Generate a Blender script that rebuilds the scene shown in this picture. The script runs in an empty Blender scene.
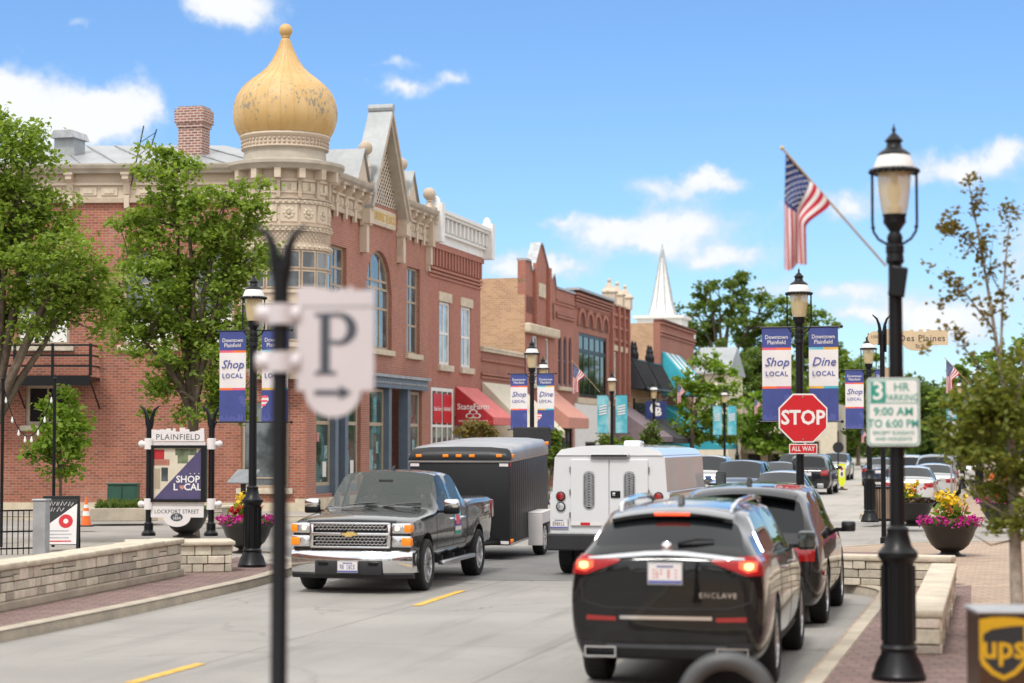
import bpy, bmesh, math, random
import numpy as np
from mathutils import Vector, Matrix
from mathutils.bvhtree import BVHTree

sc = bpy.context.scene
COL = sc.collection
PI = math.pi
R = math.radians
# ------------------------------------------------------------------ frames
# world: metres, camera above (0,0), looking along +Y.  street frame: u along the street, v to its right
TH = R(14)
ST, CT = math.sin(TH), math.cos(TH)
CAM_H = 2.35
PITCH = math.atan(99.5 / 2000)


def S(u, v, z=0.0):
    return Vector((u * ST + v * CT, u * CT - v * ST, z))


def at(px, py, Y):
    """a survey of the photograph: the point at depth Y seen at (px, py)"""
    a, b = (px - 512) / 2000, (341.5 - py) / 2000
    t = Y / (math.cos(PITCH) - b * math.sin(PITCH))
    return Vector((a * t, Y, CAM_H + t * (math.sin(PITCH) + b * math.cos(PITCH))))


def gnd(px, py, z=0.0):
    a, b = (px - 512) / 2000, (341.5 - py) / 2000
    t = (z - CAM_H) / (math.sin(PITCH) + b * math.cos(PITCH))
    return Vector((a * t, t * (math.cos(PITCH) - b * math.sin(PITCH)), z))


# ------------------------------------------------------------------ mesh builder
class MB:
    def __init__(s, M=None):
        s.v, s.f, s.m, s.mats = [], [], [], []
        s.M = M

    def mi(s, m):
        if m is None:
            return 0
        if m not in s.mats:
            s.mats.append(m)
        return s.mats.index(m)

    def add(s, vs, fs, m=None, M=None):
        k = len(s.v)
        T = s.M
        for p in vs:
            p = Vector(p)
            if M is not None:
                p = M @ p
            if T is not None:
                p = T @ p
            s.v.append(tuple(p))
        i = s.mi(m)
        for f in fs:
            s.f.append(tuple(k + q for q in f))
            s.m.append(i)

    def box(s, x0, x1, y0, y1, z0, z1, m=None, M=None):
        v = [(x, y, z) for z in (z0, z1) for y in (y0, y1) for x in (x0, x1)]
        s.add(v, [(0, 2, 3, 1), (4, 5, 7, 6), (0, 1, 5, 4), (2, 6, 7, 3), (0, 4, 6, 2), (1, 3, 7, 5)], m, M)

    def bbox(s, x0, x1, y0, y1, z0, z1, b=.01, m=None, M=None):
        """box with chamfered edges"""
        vs, bm_f = [], []
        bm = bmesh.new()
        bmesh.ops.create_cube(bm, size=1)
        for v in bm.verts:
            v.co = Vector(((x0 + x1) / 2 + v.co.x * (x1 - x0), (y0 + y1) / 2 + v.co.y * (y1 - y0), (z0 + z1) / 2 + v.co.z * (z1 - z0)))
        b = min(b, .45 * min(abs(x1 - x0), abs(y1 - y0), abs(z1 - z0)))
        bmesh.ops.bevel(bm, geom=bm.edges[:], offset=b, segments=2, profile=.5, affect='EDGES')
        bm.verts.index_update()
        s.add([v.co for v in bm.verts], [[v.index for v in f.verts] for f in bm.faces], m, M)
        bm.free()

    def prism(s, poly, t0, t1, axis='z', m=None, M=None):
        """polygon (a,b) extruded: axis z -> (a,b,t), y -> (a,t,b), x -> (t,a,b)"""
        P = {'z': lambda a, b, t: (a, b, t), 'y': lambda a, b, t: (a, t, b), 'x': lambda a, b, t: (t, a, b)}[axis]
        n = len(poly)
        v = [P(a, b, t0) for a, b in poly] + [P(a, b, t1) for a, b in poly]
        f = [tuple(range(n - 1, -1, -1)), tuple(range(n, 2 * n))] + [(i, (i + 1) % n, n + (i + 1) % n, n + i) for i in range(n)]
        s.add(v, f, m, M)

    def lathe(s, prof, n=20, c=(0, 0, 0), m=None, M=None, a0=0.0, a1=2 * PI, cap=True, wob=None):
        full = abs(a1 - a0 - 2 * PI) < 1e-6
        k = n if full else n + 1
        v = []
        for r, z in prof:
            for i in range(k):
                a = a0 + (a1 - a0) * i / n
                rr = r * (wob(a, z) if wob else 1)
                v.append((c[0] + rr * math.cos(a), c[1] + rr * math.sin(a), c[2] + z))
        f = []
        for j in range(len(prof) - 1):
            for i in range(n):
                i2 = (i + 1) % k
                f.append((j * k + i, j * k + i2, (j + 1) * k + i2, (j + 1) * k + i))
        if full and cap:
            if prof[0][0] > 1e-4:
                f.append(tuple(range(k - 1, -1, -1)))
            if prof[-1][0] > 1e-4:
                q = (len(prof) - 1) * k
                f.append(tuple(range(q, q + k)))
        s.add(v, f, m, M)

    def tube(s, pts, r, n=8, m=None, M=None, cap=True):
        pts = [Vector(p) for p in pts]
        rs = r if isinstance(r, (list, tuple)) else [r] * len(pts)
        v, f = [], []
        prev = None
        for i, p in enumerate(pts):
            d = (pts[min(i + 1, len(pts) - 1)] - pts[max(i - 1, 0)])
            d = d.normalized() if d.length > 1e-9 else Vector((0, 0, 1))
            if prev is None:
                ref = Vector((0, 0, 1)) if abs(d.z) < .9 else Vector((1, 0, 0))
                a = d.cross(ref).normalized()
            else:
                a = prev - d * prev.dot(d)
                a = a.normalized() if a.length > 1e-6 else d.orthogonal().normalized()
            prev = a
            b = d.cross(a)
            for k in range(n):
                t = 2 * PI * k / n
                v.append(p + (a * math.cos(t) + b * math.sin(t)) * rs[i])
        for i in range(len(pts) - 1):
            for k in range(n):
                f.append((i * n + k, i * n + (k + 1) % n, (i + 1) * n + (k + 1) % n, (i + 1) * n + k))
        if cap:
            f.append(tuple(range(n - 1, -1, -1)))
            f.append(tuple(range((len(pts) - 1) * n, len(pts) * n)))
        s.add(v, f, m, M)

    def ball(s, c, r, m=None, sc3=(1, 1, 1), n=12, M=None):
        pr = [(r * math.sin(PI * i / n) if 0 < i < n else 0.0, -r * math.cos(PI * i / n)) for i in range(n + 1)]
        T = Matrix.Translation(c) @ Matrix.Diagonal((*sc3, 1))
        s.lathe([(max(a, 1e-5), b) for a, b in pr], n=n + 4, m=m, M=(M @ T) if M is not None else T, cap=False)

    def grid(s, P, m=None, M=None):
        nr, nc = len(P), len(P[0])
        v = [p for row in P for p in row]
        f = [(i * nc + j, i * nc + j + 1, (i + 1) * nc + j + 1, (i + 1) * nc + j) for i in range(nr - 1) for j in range(nc - 1)]
        s.add(v, f, m, M)

    def text(s, txt, size, M, m, align='CENTER', bold=0.0, shear=0.0, ext=.0015, space=1.0, res=2, sx=1.0):
        """lettering in the XY plane of M, facing +Z of M"""
        c = bpy.data.curves.new('t', 'FONT')
        c.body = txt
        c.size = size
        c.align_x = align
        c.align_y = 'CENTER'
        c.shear = shear
        c.offset = bold * size
        c.extrude = ext
        c.resolution_u = res
        c.space_character = space
        o = bpy.data.objects.new('t', c)
        COL.objects.link(o)
        dg = bpy.context.evaluated_depsgraph_get()
        me = bpy.data.meshes.new_from_object(o.evaluated_get(dg))
        T = M @ Matrix.Diagonal((sx, 1, 1, 1))
        s.add([v.co.copy() for v in me.vertices], [tuple(p.vertices) for p in me.polygons], m, T)
        bpy.data.objects.remove(o)
        bpy.data.curves.remove(c)
        bpy.data.meshes.remove(me)

    def mesh(s, name, smooth=35, recalc=True):
        me = bpy.data.meshes.new(name)
        me.from_pydata(s.v, [], s.f)
        for m in s.mats:
            me.materials.append(m)
        if len(s.mats) > 1:
            me.polygons.foreach_set('material_index', s.m)
        if recalc:
            bm = bmesh.new()
            bm.from_mesh(me)
            bmesh.ops.recalc_face_normals(bm, faces=bm.faces[:])
            bm.to_mesh(me)
            bm.free()
        if smooth:
            me.shade_smooth()
            me.set_sharp_from_angle(angle=R(smooth))
        me.update()
        return me

    def build(s, name, parent=None, loc=None, rz=0.0, smooth=35, recalc=True, mat=None):
        if mat is not None and not s.mats:
            s.mats = [mat]
        o = bpy.data.objects.new(name, s.mesh(name, smooth, recalc))
        COL.objects.link(o)
        if parent is not None:
            o.parent = parent
        if loc is not None:
            o.location = loc
        o.rotation_euler.z = rz
        return o


def tag(o, label=None, cat=None, group=None, kind=None):
    if label:
        assert 4 <= len(label.split()) <= 16, label
        o['label'] = label
    if cat:
        o['category'] = cat
    if group:
        o['group'] = group
    if kind:
        o['kind'] = kind
    return o


def thing(name, label, cat, loc=(0, 0, 0), rz=0.0, group=None):
    o = bpy.data.objects.new(name, None)
    o.empty_display_size = .2
    COL.objects.link(o)
    o.location = loc
    o.rotation_euler.z = rz
    return tag(o, label, cat, group)


def kids(o):
    return [x for x in COL.objects if x.parent == o]


def dup(o, loc, rz=None, label=None, group=None, scale=None):
    ks = {}
    for x in COL.objects:
        if x.parent is not None:
            ks.setdefault(x.parent.name, []).append(x)

    def rec(a, par):
        c = a.copy()
        COL.objects.link(c)
        if par is not None:
            c.parent = par
        for k in ks.get(a.name, []):
            rec(k, c)
        return c
    c = rec(o, None)
    c.location = loc
    if rz is not None:
        c.rotation_euler.z = rz
    if scale is not None:
        c.scale = scale if isinstance(scale, (tuple, list)) else (scale,) * 3
    if label:
        tag(c, label)
    if group:
        c['group'] = group
    return c


# ------------------------------------------------------------------ materials
def nodes(name):
    m = bpy.data.materials.new(name)
    m.use_nodes = True
    nt = m.node_tree
    return m, nt, nt.nodes['Principled BSDF']


def N(nt, t, **kw):
    n = nt.nodes.new(t)
    for k, v in kw.items():
        if k.startswith('_'):
            setattr(n, k[1:], v)
        else:
            n.inputs[k].default_value = v
    return n


def rgba(c):
    return (c[0], c[1], c[2], 1)


def mathn(nt, op, a, b=None, c=None):
    n = nt.nodes.new('ShaderNodeMath')
    n.operation = op
    for i, x in enumerate((a, b, c)):
        if x is None:
            continue
        if isinstance(x, (int, float)):
            n.inputs[i].default_value = x
        else:
            nt.links.new(x, n.inputs[i])
    return n.outputs[0]


def mixc(nt, fac, a, b):
    n = nt.nodes.new('ShaderNodeMix')
    n.data_type = 'RGBA'
    for sock, x in ((n.inputs[0], fac), (n.inputs[6], a), (n.inputs[7], b)):
        if isinstance(x, (int, float)):
            sock.default_value = x
        elif isinstance(x, (tuple, list)):
            sock.default_value = rgba(x)
        else:
            nt.links.new(x, sock)
    return n.outputs[2]


def ramp(nt, src, lo, hi):
    n = nt.nodes.new('ShaderNodeMapRange')
    n.interpolation_type = 'SMOOTHSTEP'
    n.inputs[1].default_value = lo
    n.inputs[2].default_value = hi
    nt.links.new(src, n.inputs[0])
    return n.outputs[0]


def noise(nt, vec, scale, detail=4, rough=.6):
    n = N(nt, 'ShaderNodeTexNoise', Scale=scale, Detail=detail, Roughness=rough)
    nt.links.new(vec, n.inputs['Vector'])
    return n.outputs['Fac']


def coords(nt, kind='Object'):
    return nt.nodes.new('ShaderNodeTexCoord').outputs[kind]


def mk(name, col, rough=.6, metal=0.0, var=.12, scale=3.0, col2=None, lo=.4, hi=.65, bump=0.0, bscale=60, spec=.5, coat=0.0, isl=0.0, fine=0.0, fscale=30):
    """plain material with a little procedural variation of colour and relief"""
    m, nt, p = nodes(name)
    vec = coords(nt)
    c = col
    if col2 is not None:
        c = mixc(nt, ramp(nt, noise(nt, vec, scale), lo, hi), col, col2)
    elif var:
        k = noise(nt, vec, scale)
        c = mixc(nt, ramp(nt, k, .3, .7), tuple(x * (1 - var) for x in col), tuple(min(1, x * (1 + var)) for x in col))
    if fine:
        k = noise(nt, vec, fscale, 2)
        mul = N(nt, 'ShaderNodeMix', _data_type='RGBA', _blend_type='MULTIPLY')
        mul.inputs[0].default_value = 1
        if isinstance(c, tuple):
            mul.inputs[6].default_value = rgba(c)
        else:
            nt.links.new(c, mul.inputs[6])
        g = mathn(nt, 'MULTIPLY_ADD', ramp(nt, k, .25, .75), 2 * fine, 1 - fine)
        nt.links.new(g, mul.inputs[7])
        c = mul.outputs[2]
    if isl:
        geo = nt.nodes.new('ShaderNodeNewGeometry')
        hs = N(nt, 'ShaderNodeHueSaturation')
        nt.links.new(mathn(nt, 'MULTIPLY_ADD', geo.outputs['Random Per Island'], 2 * isl, 1 - isl), hs.inputs['Value'])
        nt.links.new(mathn(nt, 'MULTIPLY_ADD', mathn(nt, 'FRACT', mathn(nt, 'MULTIPLY', geo.outputs['Random Per Island'], 17.3)), .05 * isl * 2, .5 - .05 * isl), hs.inputs['Hue'])
        if isinstance(c, tuple):
            hs.inputs['Color'].default_value = rgba(c)
        else:
            nt.links.new(c, hs.inputs['Color'])
        c = hs.outputs[0]
    if isinstance(c, tuple):
        p.inputs['Base Color'].default_value = rgba(c)
    else:
        nt.links.new(c, p.inputs['Base Color'])
    p.inputs['Roughness'].default_value = rough
    p.inputs['Metallic'].default_value = metal
    p.inputs['Specular IOR Level'].default_value = spec
    p.inputs['Coat Weight'].default_value = coat
    p.inputs['Coat Roughness'].default_value = .04
    if bump:
        b = N(nt, 'ShaderNodeBump', Strength=bump, Distance=.02)
        nt.links.new(noise(nt, vec, bscale, 5), b.inputs['Height'])
        nt.links.new(b.outputs[0], p.inputs['Normal'])
    return m


def wallvec(nt):
    """object coordinates folded so that bricks lie right on walls of any heading: (along, z)"""
    tc = nt.nodes.new('ShaderNodeTexCoord')
    so, sn = nt.nodes.new('ShaderNodeSeparateXYZ'), nt.nodes.new('ShaderNodeSeparateXYZ')
    nt.links.new(tc.outputs['Object'], so.inputs[0])
    nt.links.new(tc.outputs['Normal'], sn.inputs[0])
    ax = mathn(nt, 'ABSOLUTE', sn.outputs[0])
    ay = mathn(nt, 'ABSOLUTE', sn.outputs[1])
    isx = mathn(nt, 'GREATER_THAN', ax, ay)
    along = mathn(nt, 'ADD', mathn(nt, 'MULTIPLY', isx, so.outputs[1]), mathn(nt, 'MULTIPLY', mathn(nt, 'SUBTRACT', 1, isx), so.outputs[0]))
    isz = mathn(nt, 'GREATER_THAN', mathn(nt, 'ABSOLUTE', sn.outputs[2]), .75)
    up = mathn(nt, 'ADD', mathn(nt, 'MULTIPLY', isz, so.outputs[1]), mathn(nt, 'MULTIPLY', mathn(nt, 'SUBTRACT', 1, isz), so.outputs[2]))
    cm = nt.nodes.new('ShaderNodeCombineXYZ')
    nt.links.new(along, cm.inputs[0])
    nt.links.new(up, cm.inputs[1])
    return cm.outputs[0], tc.outputs['Object']


def brick(name, c1, c2, mortar, bw=.21, bh=.075, ms=.012, stain=(.5, .5, .5), stain_amt=.25, rough=.85, flat=False, bump=.4, patch=None, offset=.5):
    m, nt, p = nodes(name)
    if flat:
        vec = obj = coords(nt)
    else:
        vec, obj = wallvec(nt)
    b = N(nt, 'ShaderNodeTexBrick', Scale=1.0)
    b.offset = offset
    b.inputs['Color1'].default_value = rgba(c1)
    b.inputs['Color2'].default_value = rgba(c2)
    b.inputs['Mortar'].default_value = rgba(mortar)
    b.inputs['Mortar Size'].default_value = ms
    b.inputs['Mortar Smooth'].default_value = .2
    b.inputs['Bias'].default_value = 0
    b.inputs['Brick Width'].default_value = bw
    b.inputs['Row Height'].default_value = bh
    nt.links.new(vec, b.inputs['Vector'])
    c = b.outputs['Color']
    k = ramp(nt, noise(nt, obj, .55, 6), .35, .75)
    mul = N(nt, 'ShaderNodeMix', _data_type='RGBA', _blend_type='MULTIPLY')
    nt.links.new(mathn(nt, 'MULTIPLY', k, stain_amt), mul.inputs[0])
    nt.links.new(c, mul.inputs[6])
    mul.inputs[7].default_value = rgba(stain)
    c = mul.outputs[2]
    if not flat:   # rain streaks down the wall and blotches of older brick
        sm = N(nt, 'ShaderNodeMapping')
        sm.inputs['Scale'].default_value = (1.3, 1.3, .10)
        nt.links.new(obj, sm.inputs[0])
        sk = ramp(nt, noise(nt, sm.outputs[0], 1.7, 5), .52, .78)
        c = mixc(nt, mathn(nt, 'MULTIPLY', sk, .35), c, tuple(x * .5 for x in c1))
        c = mixc(nt, mathn(nt, 'MULTIPLY', ramp(nt, noise(nt, obj, .9, 6, .7), .55, .7), .28), c, mortar)
    if patch is not None:  # pale worn patches
        c = mixc(nt, mathn(nt, 'MULTIPLY', ramp(nt, noise(nt, obj, .35, 7, .7), .56, .72), .55), c, patch)
    nt.links.new(c, p.inputs['Base Color'])
    p.inputs['Roughness'].default_value = rough
    if bump:
        bp = N(nt, 'ShaderNodeBump', Strength=bump, Distance=.01)
        bp.invert = True
        nt.links.new(b.outputs['Fac'], bp.inputs['Height'])
        nt.links.new(bp.outputs[0], p.inputs['Normal'])
    return m


def glass_mat(name, col, rough=.04, spec=.6, alpha=1.0, var=None):
    """window glass: dark depth with a mirror skin; alpha lets what is inside show"""
    m, nt, p = nodes(name)
    p.inputs['Base Color'].default_value = rgba(col)
    if var is not None:
        vec = coords(nt)
        nt.links.new(mixc(nt, ramp(nt, noise(nt, vec, 1.1, 3), .42, .62), col, var), p.inputs['Base Color'])
    p.inputs['Roughness'].default_value = rough
    p.inputs['Specular IOR Level'].default_value = spec
    p.inputs['Coat Weight'].default_value = .5
    p.inputs['Coat Roughness'].default_value = .01
    if alpha < 1:
        p.inputs['Alpha'].default_value = alpha
    return m


def emit_mat(name, col, k):
    m, nt, p = nodes(name)
    p.inputs['Base Color'].default_value = rgba(col)
    p.inputs['Emission Color'].default_value = rgba(col)
    p.inputs['Emission Strength'].default_value = k
    p.inputs['Roughness'].default_value = .25
    return m


def leaf_mat(name, c1, c2, trans=.46):
    m, nt, p = nodes(name)
    geo = nt.nodes.new('ShaderNodeNewGeometry')
    c = mixc(nt, geo.outputs['Random Per Island'], c1, c2)
    nt.links.new(c, p.inputs['Base Color'])
    p.inputs['Roughness'].default_value = .55
    p.inputs['Specular IOR Level'].default_value = .3
    tr = nt.nodes.new('ShaderNodeBsdfTranslucent')
    hs = N(nt, 'ShaderNodeHueSaturation', Value=1.3, Saturation=1.1)
    nt.links.new(c, hs.inputs['Color'])
    nt.links.new(hs.outputs[0], tr.inputs[0])
    mx = nt.nodes.new('ShaderNodeMixShader')
    mx.inputs[0].default_value = trans
    nt.links.new(p.outputs[0], mx.inputs[1])
    nt.links.new(tr.outputs[0], mx.inputs[2])
    nt.links.new(mx.outputs[0], nt.nodes['Material Output'].inputs[0])
    return m


M = {}
M['black'] = mk('black_paint', (.006, .0065, .008), .38, var=.1, spec=.3, bump=.03, bscale=40)
M['black_matte'] = mk('black_matte', (.02, .02, .022), .7, var=.15)
M['rubber'] = mk('tyre_rubber', (.018, .018, .019), .8, var=.2, scale=8)
M['white'] = mk('white_enamel', (.78, .77, .74), .4, var=.04)
M['offwhite'] = mk('sign_white', (.74, .70, .69), .5, var=.03)
M['chrome'] = mk('chrome', (.75, .75, .76), .08, 1.0, var=.03)
M['alloy'] = mk('alloy', (.62, .62, .63), .25, 1.0, var=.05)
M['silver'] = mk('silver_trim', (.55, .55, .56), .3, 1.0, var=.05)
M['galv'] = mk('galvanised', (.42, .43, .44), .5, .6, var=.15)
M['roof_metal'] = mk('roof_metal', (.32, .335, .34), .45, .1, var=.1, scale=.8, fine=.06, fscale=6)
M['cream'] = mk('cream_stone', (.60, .495, .385), .8, var=.1, scale=2.0, col2=(.48, .385, .295), lo=.5, hi=.8, bump=.2, bscale=30)
M['cream_dark'] = mk('cream_trim', (.48, .385, .29), .75, var=.12, scale=2)
M['cornice_grey'] = mk('cornice_grey', (.42, .37, .30), .7, var=.12, scale=2)
M['lime'] = mk('limestone', (.58, .50, .37), .85, var=.12, bump=.2, bscale=40)
M['tan_trim'] = mk('tan_frame', (.40, .32, .23), .6, var=.05)
M['sign_lav'] = mk('sign_lavender', (.60, .555, .57), .5, var=.03)
M['white_trim'] = mk('white_trim', (.76, .75, .72), .55, var=.05)
M['slate_blue'] = mk('slate_blue_paint', (.12, .155, .20), .5, var=.08)
M['brick_a'] = brick('red_brick', (.40, .15, .097), (.32, .108, .072), (.42, .26, .20), stain_amt=.3)
M['brick_side'] = brick('worn_red_brick', (.40, .128, .074), (.24, .075, .045), (.37, .235, .18), bw=.23, bh=.085, ms=.012, stain_amt=.35, patch=(.44, .30, .24))
M['brick_b'] = brick('dusty_red_brick', (.42, .158, .108), (.35, .125, .088), (.40, .22, .17), ms=.008, stain_amt=.2)
M['brick_c'] = brick('brown_red_brick', (.39, .145, .10), (.33, .115, .08), (.33, .20, .15), ms=.01, stain_amt=.3)
M['brick_or'] = brick('orange_brick', (.60, .35, .18), (.46, .24, .12), (.52, .42, .32), bw=.26, bh=.1, ms=.014, stain_amt=.35)
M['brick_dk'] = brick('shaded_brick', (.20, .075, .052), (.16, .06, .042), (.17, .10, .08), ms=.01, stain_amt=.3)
M['chim'] = brick('chimney_brick', (.36, .14, .10), (.22, .08, .06), (.55, .45, .40), bw=.24, bh=.09, ms=.02)
M['stone'] = mk('veneer_stone', (.55, .49, .395), .85, var=.12, scale=5, isl=.33, bump=.5, bscale=18, fine=.08)
M['cap'] = mk('cap_stone', (.56, .49, .38), .8, var=.14, scale=3, bump=.35, bscale=12, fine=.06)
M['kerb'] = mk('kerb_concrete', (.42, .365, .285), .85, var=.16, scale=1.5, bump=.15, fine=.08)
M['pane'] = glass_mat('pane', (.045, .055, .06), var=(.14, .16, .17))
M['pane_lt'] = glass_mat('pane_pale', (.22, .24, .25), var=(.42, .45, .46))
M['pane_dk'] = glass_mat('pane_dark', (.014, .016, .018), .06, .25)
M['pane_dk'].node_tree.nodes['Principled BSDF'].inputs['Coat Weight'].default_value = 0
M['shop'] = glass_mat('shop_pane', (.03, .05, .045), var=(.10, .19, .18))
M['carglass'] = glass_mat('car_glass', (.006, .008, .009), .02, .5)
M['carglass'].node_tree.nodes['Principled BSDF'].inputs['Coat Weight'].default_value = 0
M['amber'] = emit_mat('amber_lens', (.85, .25, .015), .12)
M['redlens'] = mk('red_lens', (.30, .006, .008), .12, var=0, coat=1)
M['redlit'] = emit_mat('red_lamp_lit', (1.0, .08, .03), 1.3)
M['redhot'] = emit_mat('red_lamp_core', (1.0, .42, .16), 2.2)
M['redglow'] = emit_mat('red_lens_glowing', (.34, .006, .008), .04)
M['mirror_glass'] = mk('mirror_glass', (.16, .18, .18), .04, .9, var=0)
M['headlit'] = emit_mat('head_lamp_lit', (1.0, .78, .42), 1.5)
M['lens'] = mk('clear_lens', (.62, .64, .66), .06, .55, var=.1, coat=1)
M['navy'] = mk('banner_navy', (.05, .07, .25), .75, var=.1, scale=2)
M['navy_lt'] = mk('banner_violet', (.085, .10, .32), .75, var=.15, scale=3)
M['red'] = mk('sign_red', (.56, .012, .02), .4, var=.03)
M['flag_red'] = mk('flag_red', (.50, .02, .04), .8, var=.06)
M['flag_white'] = mk('flag_white', (.74, .72, .72), .8, var=.03)
M['flag_blue'] = mk('flag_blue', (.02, .04, .15), .8, var=.08)
M['teal'] = mk('banner_teal', (.06, .40, .50), .75, col2=(.30, .60, .66), scale=1.2)
M['teal_cloth'] = mk('awning_teal', (.04, .40, .50), .8, var=.06)
M['pink'] = mk('banner_pink', (.72, .10, .16), .7, var=.05)
M['orange'] = mk('orange_plastic', (.85, .16, .025), .5, var=.06)
M['yellow'] = mk('yellow_paint', (.68, .40, .06), .75, var=.2, scale=6)
M['gold'] = mk('gold_letter', (.62, .42, .13), .5, var=.08)
M['green_sign'] = mk('sign_green', (.02, .30, .22), .5, var=.03)
M['aw_red'] = mk('awning_red', (.42, .022, .03), .8, var=.08)
M['aw_red_lt'] = mk('awning_faded_red', (.62, .16, .15), .8, var=.08)
M['aw_cream'] = mk('awning_cream', (.62, .56, .44), .8, var=.06)
M['aw_salmon'] = mk('awning_salmon', (.55, .26, .20), .8, var=.06)
M['aw_grey'] = mk('awning_grey', (.045, .045, .05), .8, var=.1)
M['aw_mauve'] = mk('awning_mauve', (.20, .15, .165), .8, var=.1)
M['bark'] = mk('bark', (.12, .09, .065), .9, var=.3, scale=6, bump=.6, bscale=14)
M['bark_pale'] = mk('pale_bark', (.34, .29, .24), .9, var=.3, scale=6, bump=.6, bscale=14)
M['wood'] = mk('wood_pole', (.42, .30, .17), .6, var=.1)
M['soil'] = mk('soil', (.04, .028, .02), .95, var=.3)
# ------------------------------------------------------------------ camera, sun, sky
cam = bpy.data.cameras.new('Camera')
cam.sensor_width = 36
cam.lens = 36 * 2000 / 1024
cam.clip_start = .1
cam.clip_end = 5000
cam.dof.use_dof = True
cam.dof.focus_distance = 42
cam.dof.aperture_fstop = 1.3
camo = bpy.data.objects.new('Camera', cam)
COL.objects.link(camo)
camo.location = (0, 0, CAM_H)
camo.rotation_euler = (PI / 2 + PITCH, 0, 0)
sc.camera = camo
sc.view_settings.view_transform = 'Standard'
sc.view_settings.look = 'None'
sc.view_settings.gamma = 1
sc.view_settings.use_curve_mapping = False
sc.view_settings.exposure = 0.26
sc.render.engine = 'CYCLES'
sc.cycles.max_bounces = 6
sc.cycles.transparent_max_bounces = 12
sc.cycles.use_denoising = True
sc.cycles.caustics_reflective = False
sc.cycles.caustics_refractive = False

SUN_DIR = Vector((-.22, -.55, .95)).normalized()   # towards the sun
sun = bpy.data.lights.new('Sun', 'SUN')
sun.energy = 2.1
sun.angle = R(11)
sun.color = (1.0, .96, .90)
suno = bpy.data.objects.new('Sun', sun)
COL.objects.link(suno)
suno.rotation_euler = SUN_DIR.to_track_quat('Z', 'Y').to_euler()

world = bpy.data.worlds.new('World')
sc.world = world
world.use_nodes = True
nt = world.node_tree
bg = nt.nodes['Background']
SKY_STRENGTH = .13
bg.inputs['Strength'].default_value = SKY_STRENGTH
sky = nt.nodes.new('ShaderNodeTexSky')
sky.sky_type = 'NISHITA'
sky.sun_disc = False
sky.sun_elevation = math.asin(SUN_DIR.z)
sky.sun_rotation = math.atan2(SUN_DIR.x, SUN_DIR.y)
sky.altitude = 200
sky.air_density = 1.0
sky.dust_density = .3
sky.ozone_density = 2.5
d = coords(nt, 'Generated')
sep = nt.nodes.new('ShaderNodeSeparateXYZ')
nt.links.new(d, sep.inputs[0])
ysafe = mathn(nt, 'MAXIMUM', sep.outputs[1], .05)
n1 = N(nt, 'ShaderNodeTexNoise', Scale=26, Detail=9, Roughness=.62)
nt.links.new(d, n1.inputs['Vector'])
sn = nt.nodes.new('ShaderNodeSeparateColor')
nt.links.new(n1.outputs['Color'], sn.inputs[0])
wa = mathn(nt, 'MULTIPLY_ADD', mathn(nt, 'SUBTRACT', sn.outputs[0], .5), .05, mathn(nt, 'DIVIDE', sep.outputs[0], ysafe))
wb = mathn(nt, 'MULTIPLY_ADD', mathn(nt, 'SUBTRACT', sn.outputs[1], .5), .034, mathn(nt, 'DIVIDE', sep.outputs[2], ysafe))
BLOBS = [(30, 118, 62, 36, 1.1), (128, 112, 48, 34, 1.1), (88, 128, 40, 22, 1), (170, 105, 18, 12, .5), (-40, 100, 70, 40, 1.1), (240, 8, 52, 22, 1), (215, -6, 30, 18, .8), (75, 16, 18, 6, .55), (400, 90, 30, 13, .95), (447, 76, 20, 11, .75), (388, 64, 20, 8, .6),
         (668, 186, 50, 13, .8), (700, 268, 30, 8, .5), (690, 222, 70, 22, .95), (605, 230, 54, 13, .75), (560, 222, 26, 8, .6), (722, 178, 30, 10, .8), (735, 258, 50, 14, .85), (640, 248, 50, 12, .7), (520, 272, 56, 18, 1), (560, 268, 24, 12, .7),
         (960, 168, 50, 17, 1), (1010, 150, 30, 16, .9), (850, 200, 40, 18, .85), (905, 182, 30, 10, .6), (850, 294, 48, 13, .9), (860, 318, 40, 10, .7), (790, 205, 20, 12, .45), (950, 320, 70, 34, 1.15), (1030, 250, 30, 60, .7), (780, 290, 30, 12, .5)]
tot = None
for px, py, rx, ry, amp in BLOBS:
    q = at(px, py, 1.0)
    ca, cb = q.x, q.z - CAM_H
    da = mathn(nt, 'MULTIPLY', mathn(nt, 'SUBTRACT', wa, ca), 2000 / rx)
    db = mathn(nt, 'MULTIPLY', mathn(nt, 'SUBTRACT', wb, cb), 2000 / ry)
    e = mathn(nt, 'MULTIPLY', mathn(nt, 'EXPONENT', mathn(nt, 'MULTIPLY', mathn(nt, 'MULTIPLY_ADD', da, da, mathn(nt, 'MULTIPLY', db, db)), -1)), amp)
    tot = e if tot is None else mathn(nt, 'ADD', tot, e)
front = ramp(nt, sep.outputs[1], .5, .75)
tot = mathn(nt, 'MULTIPLY', tot, front)
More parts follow.
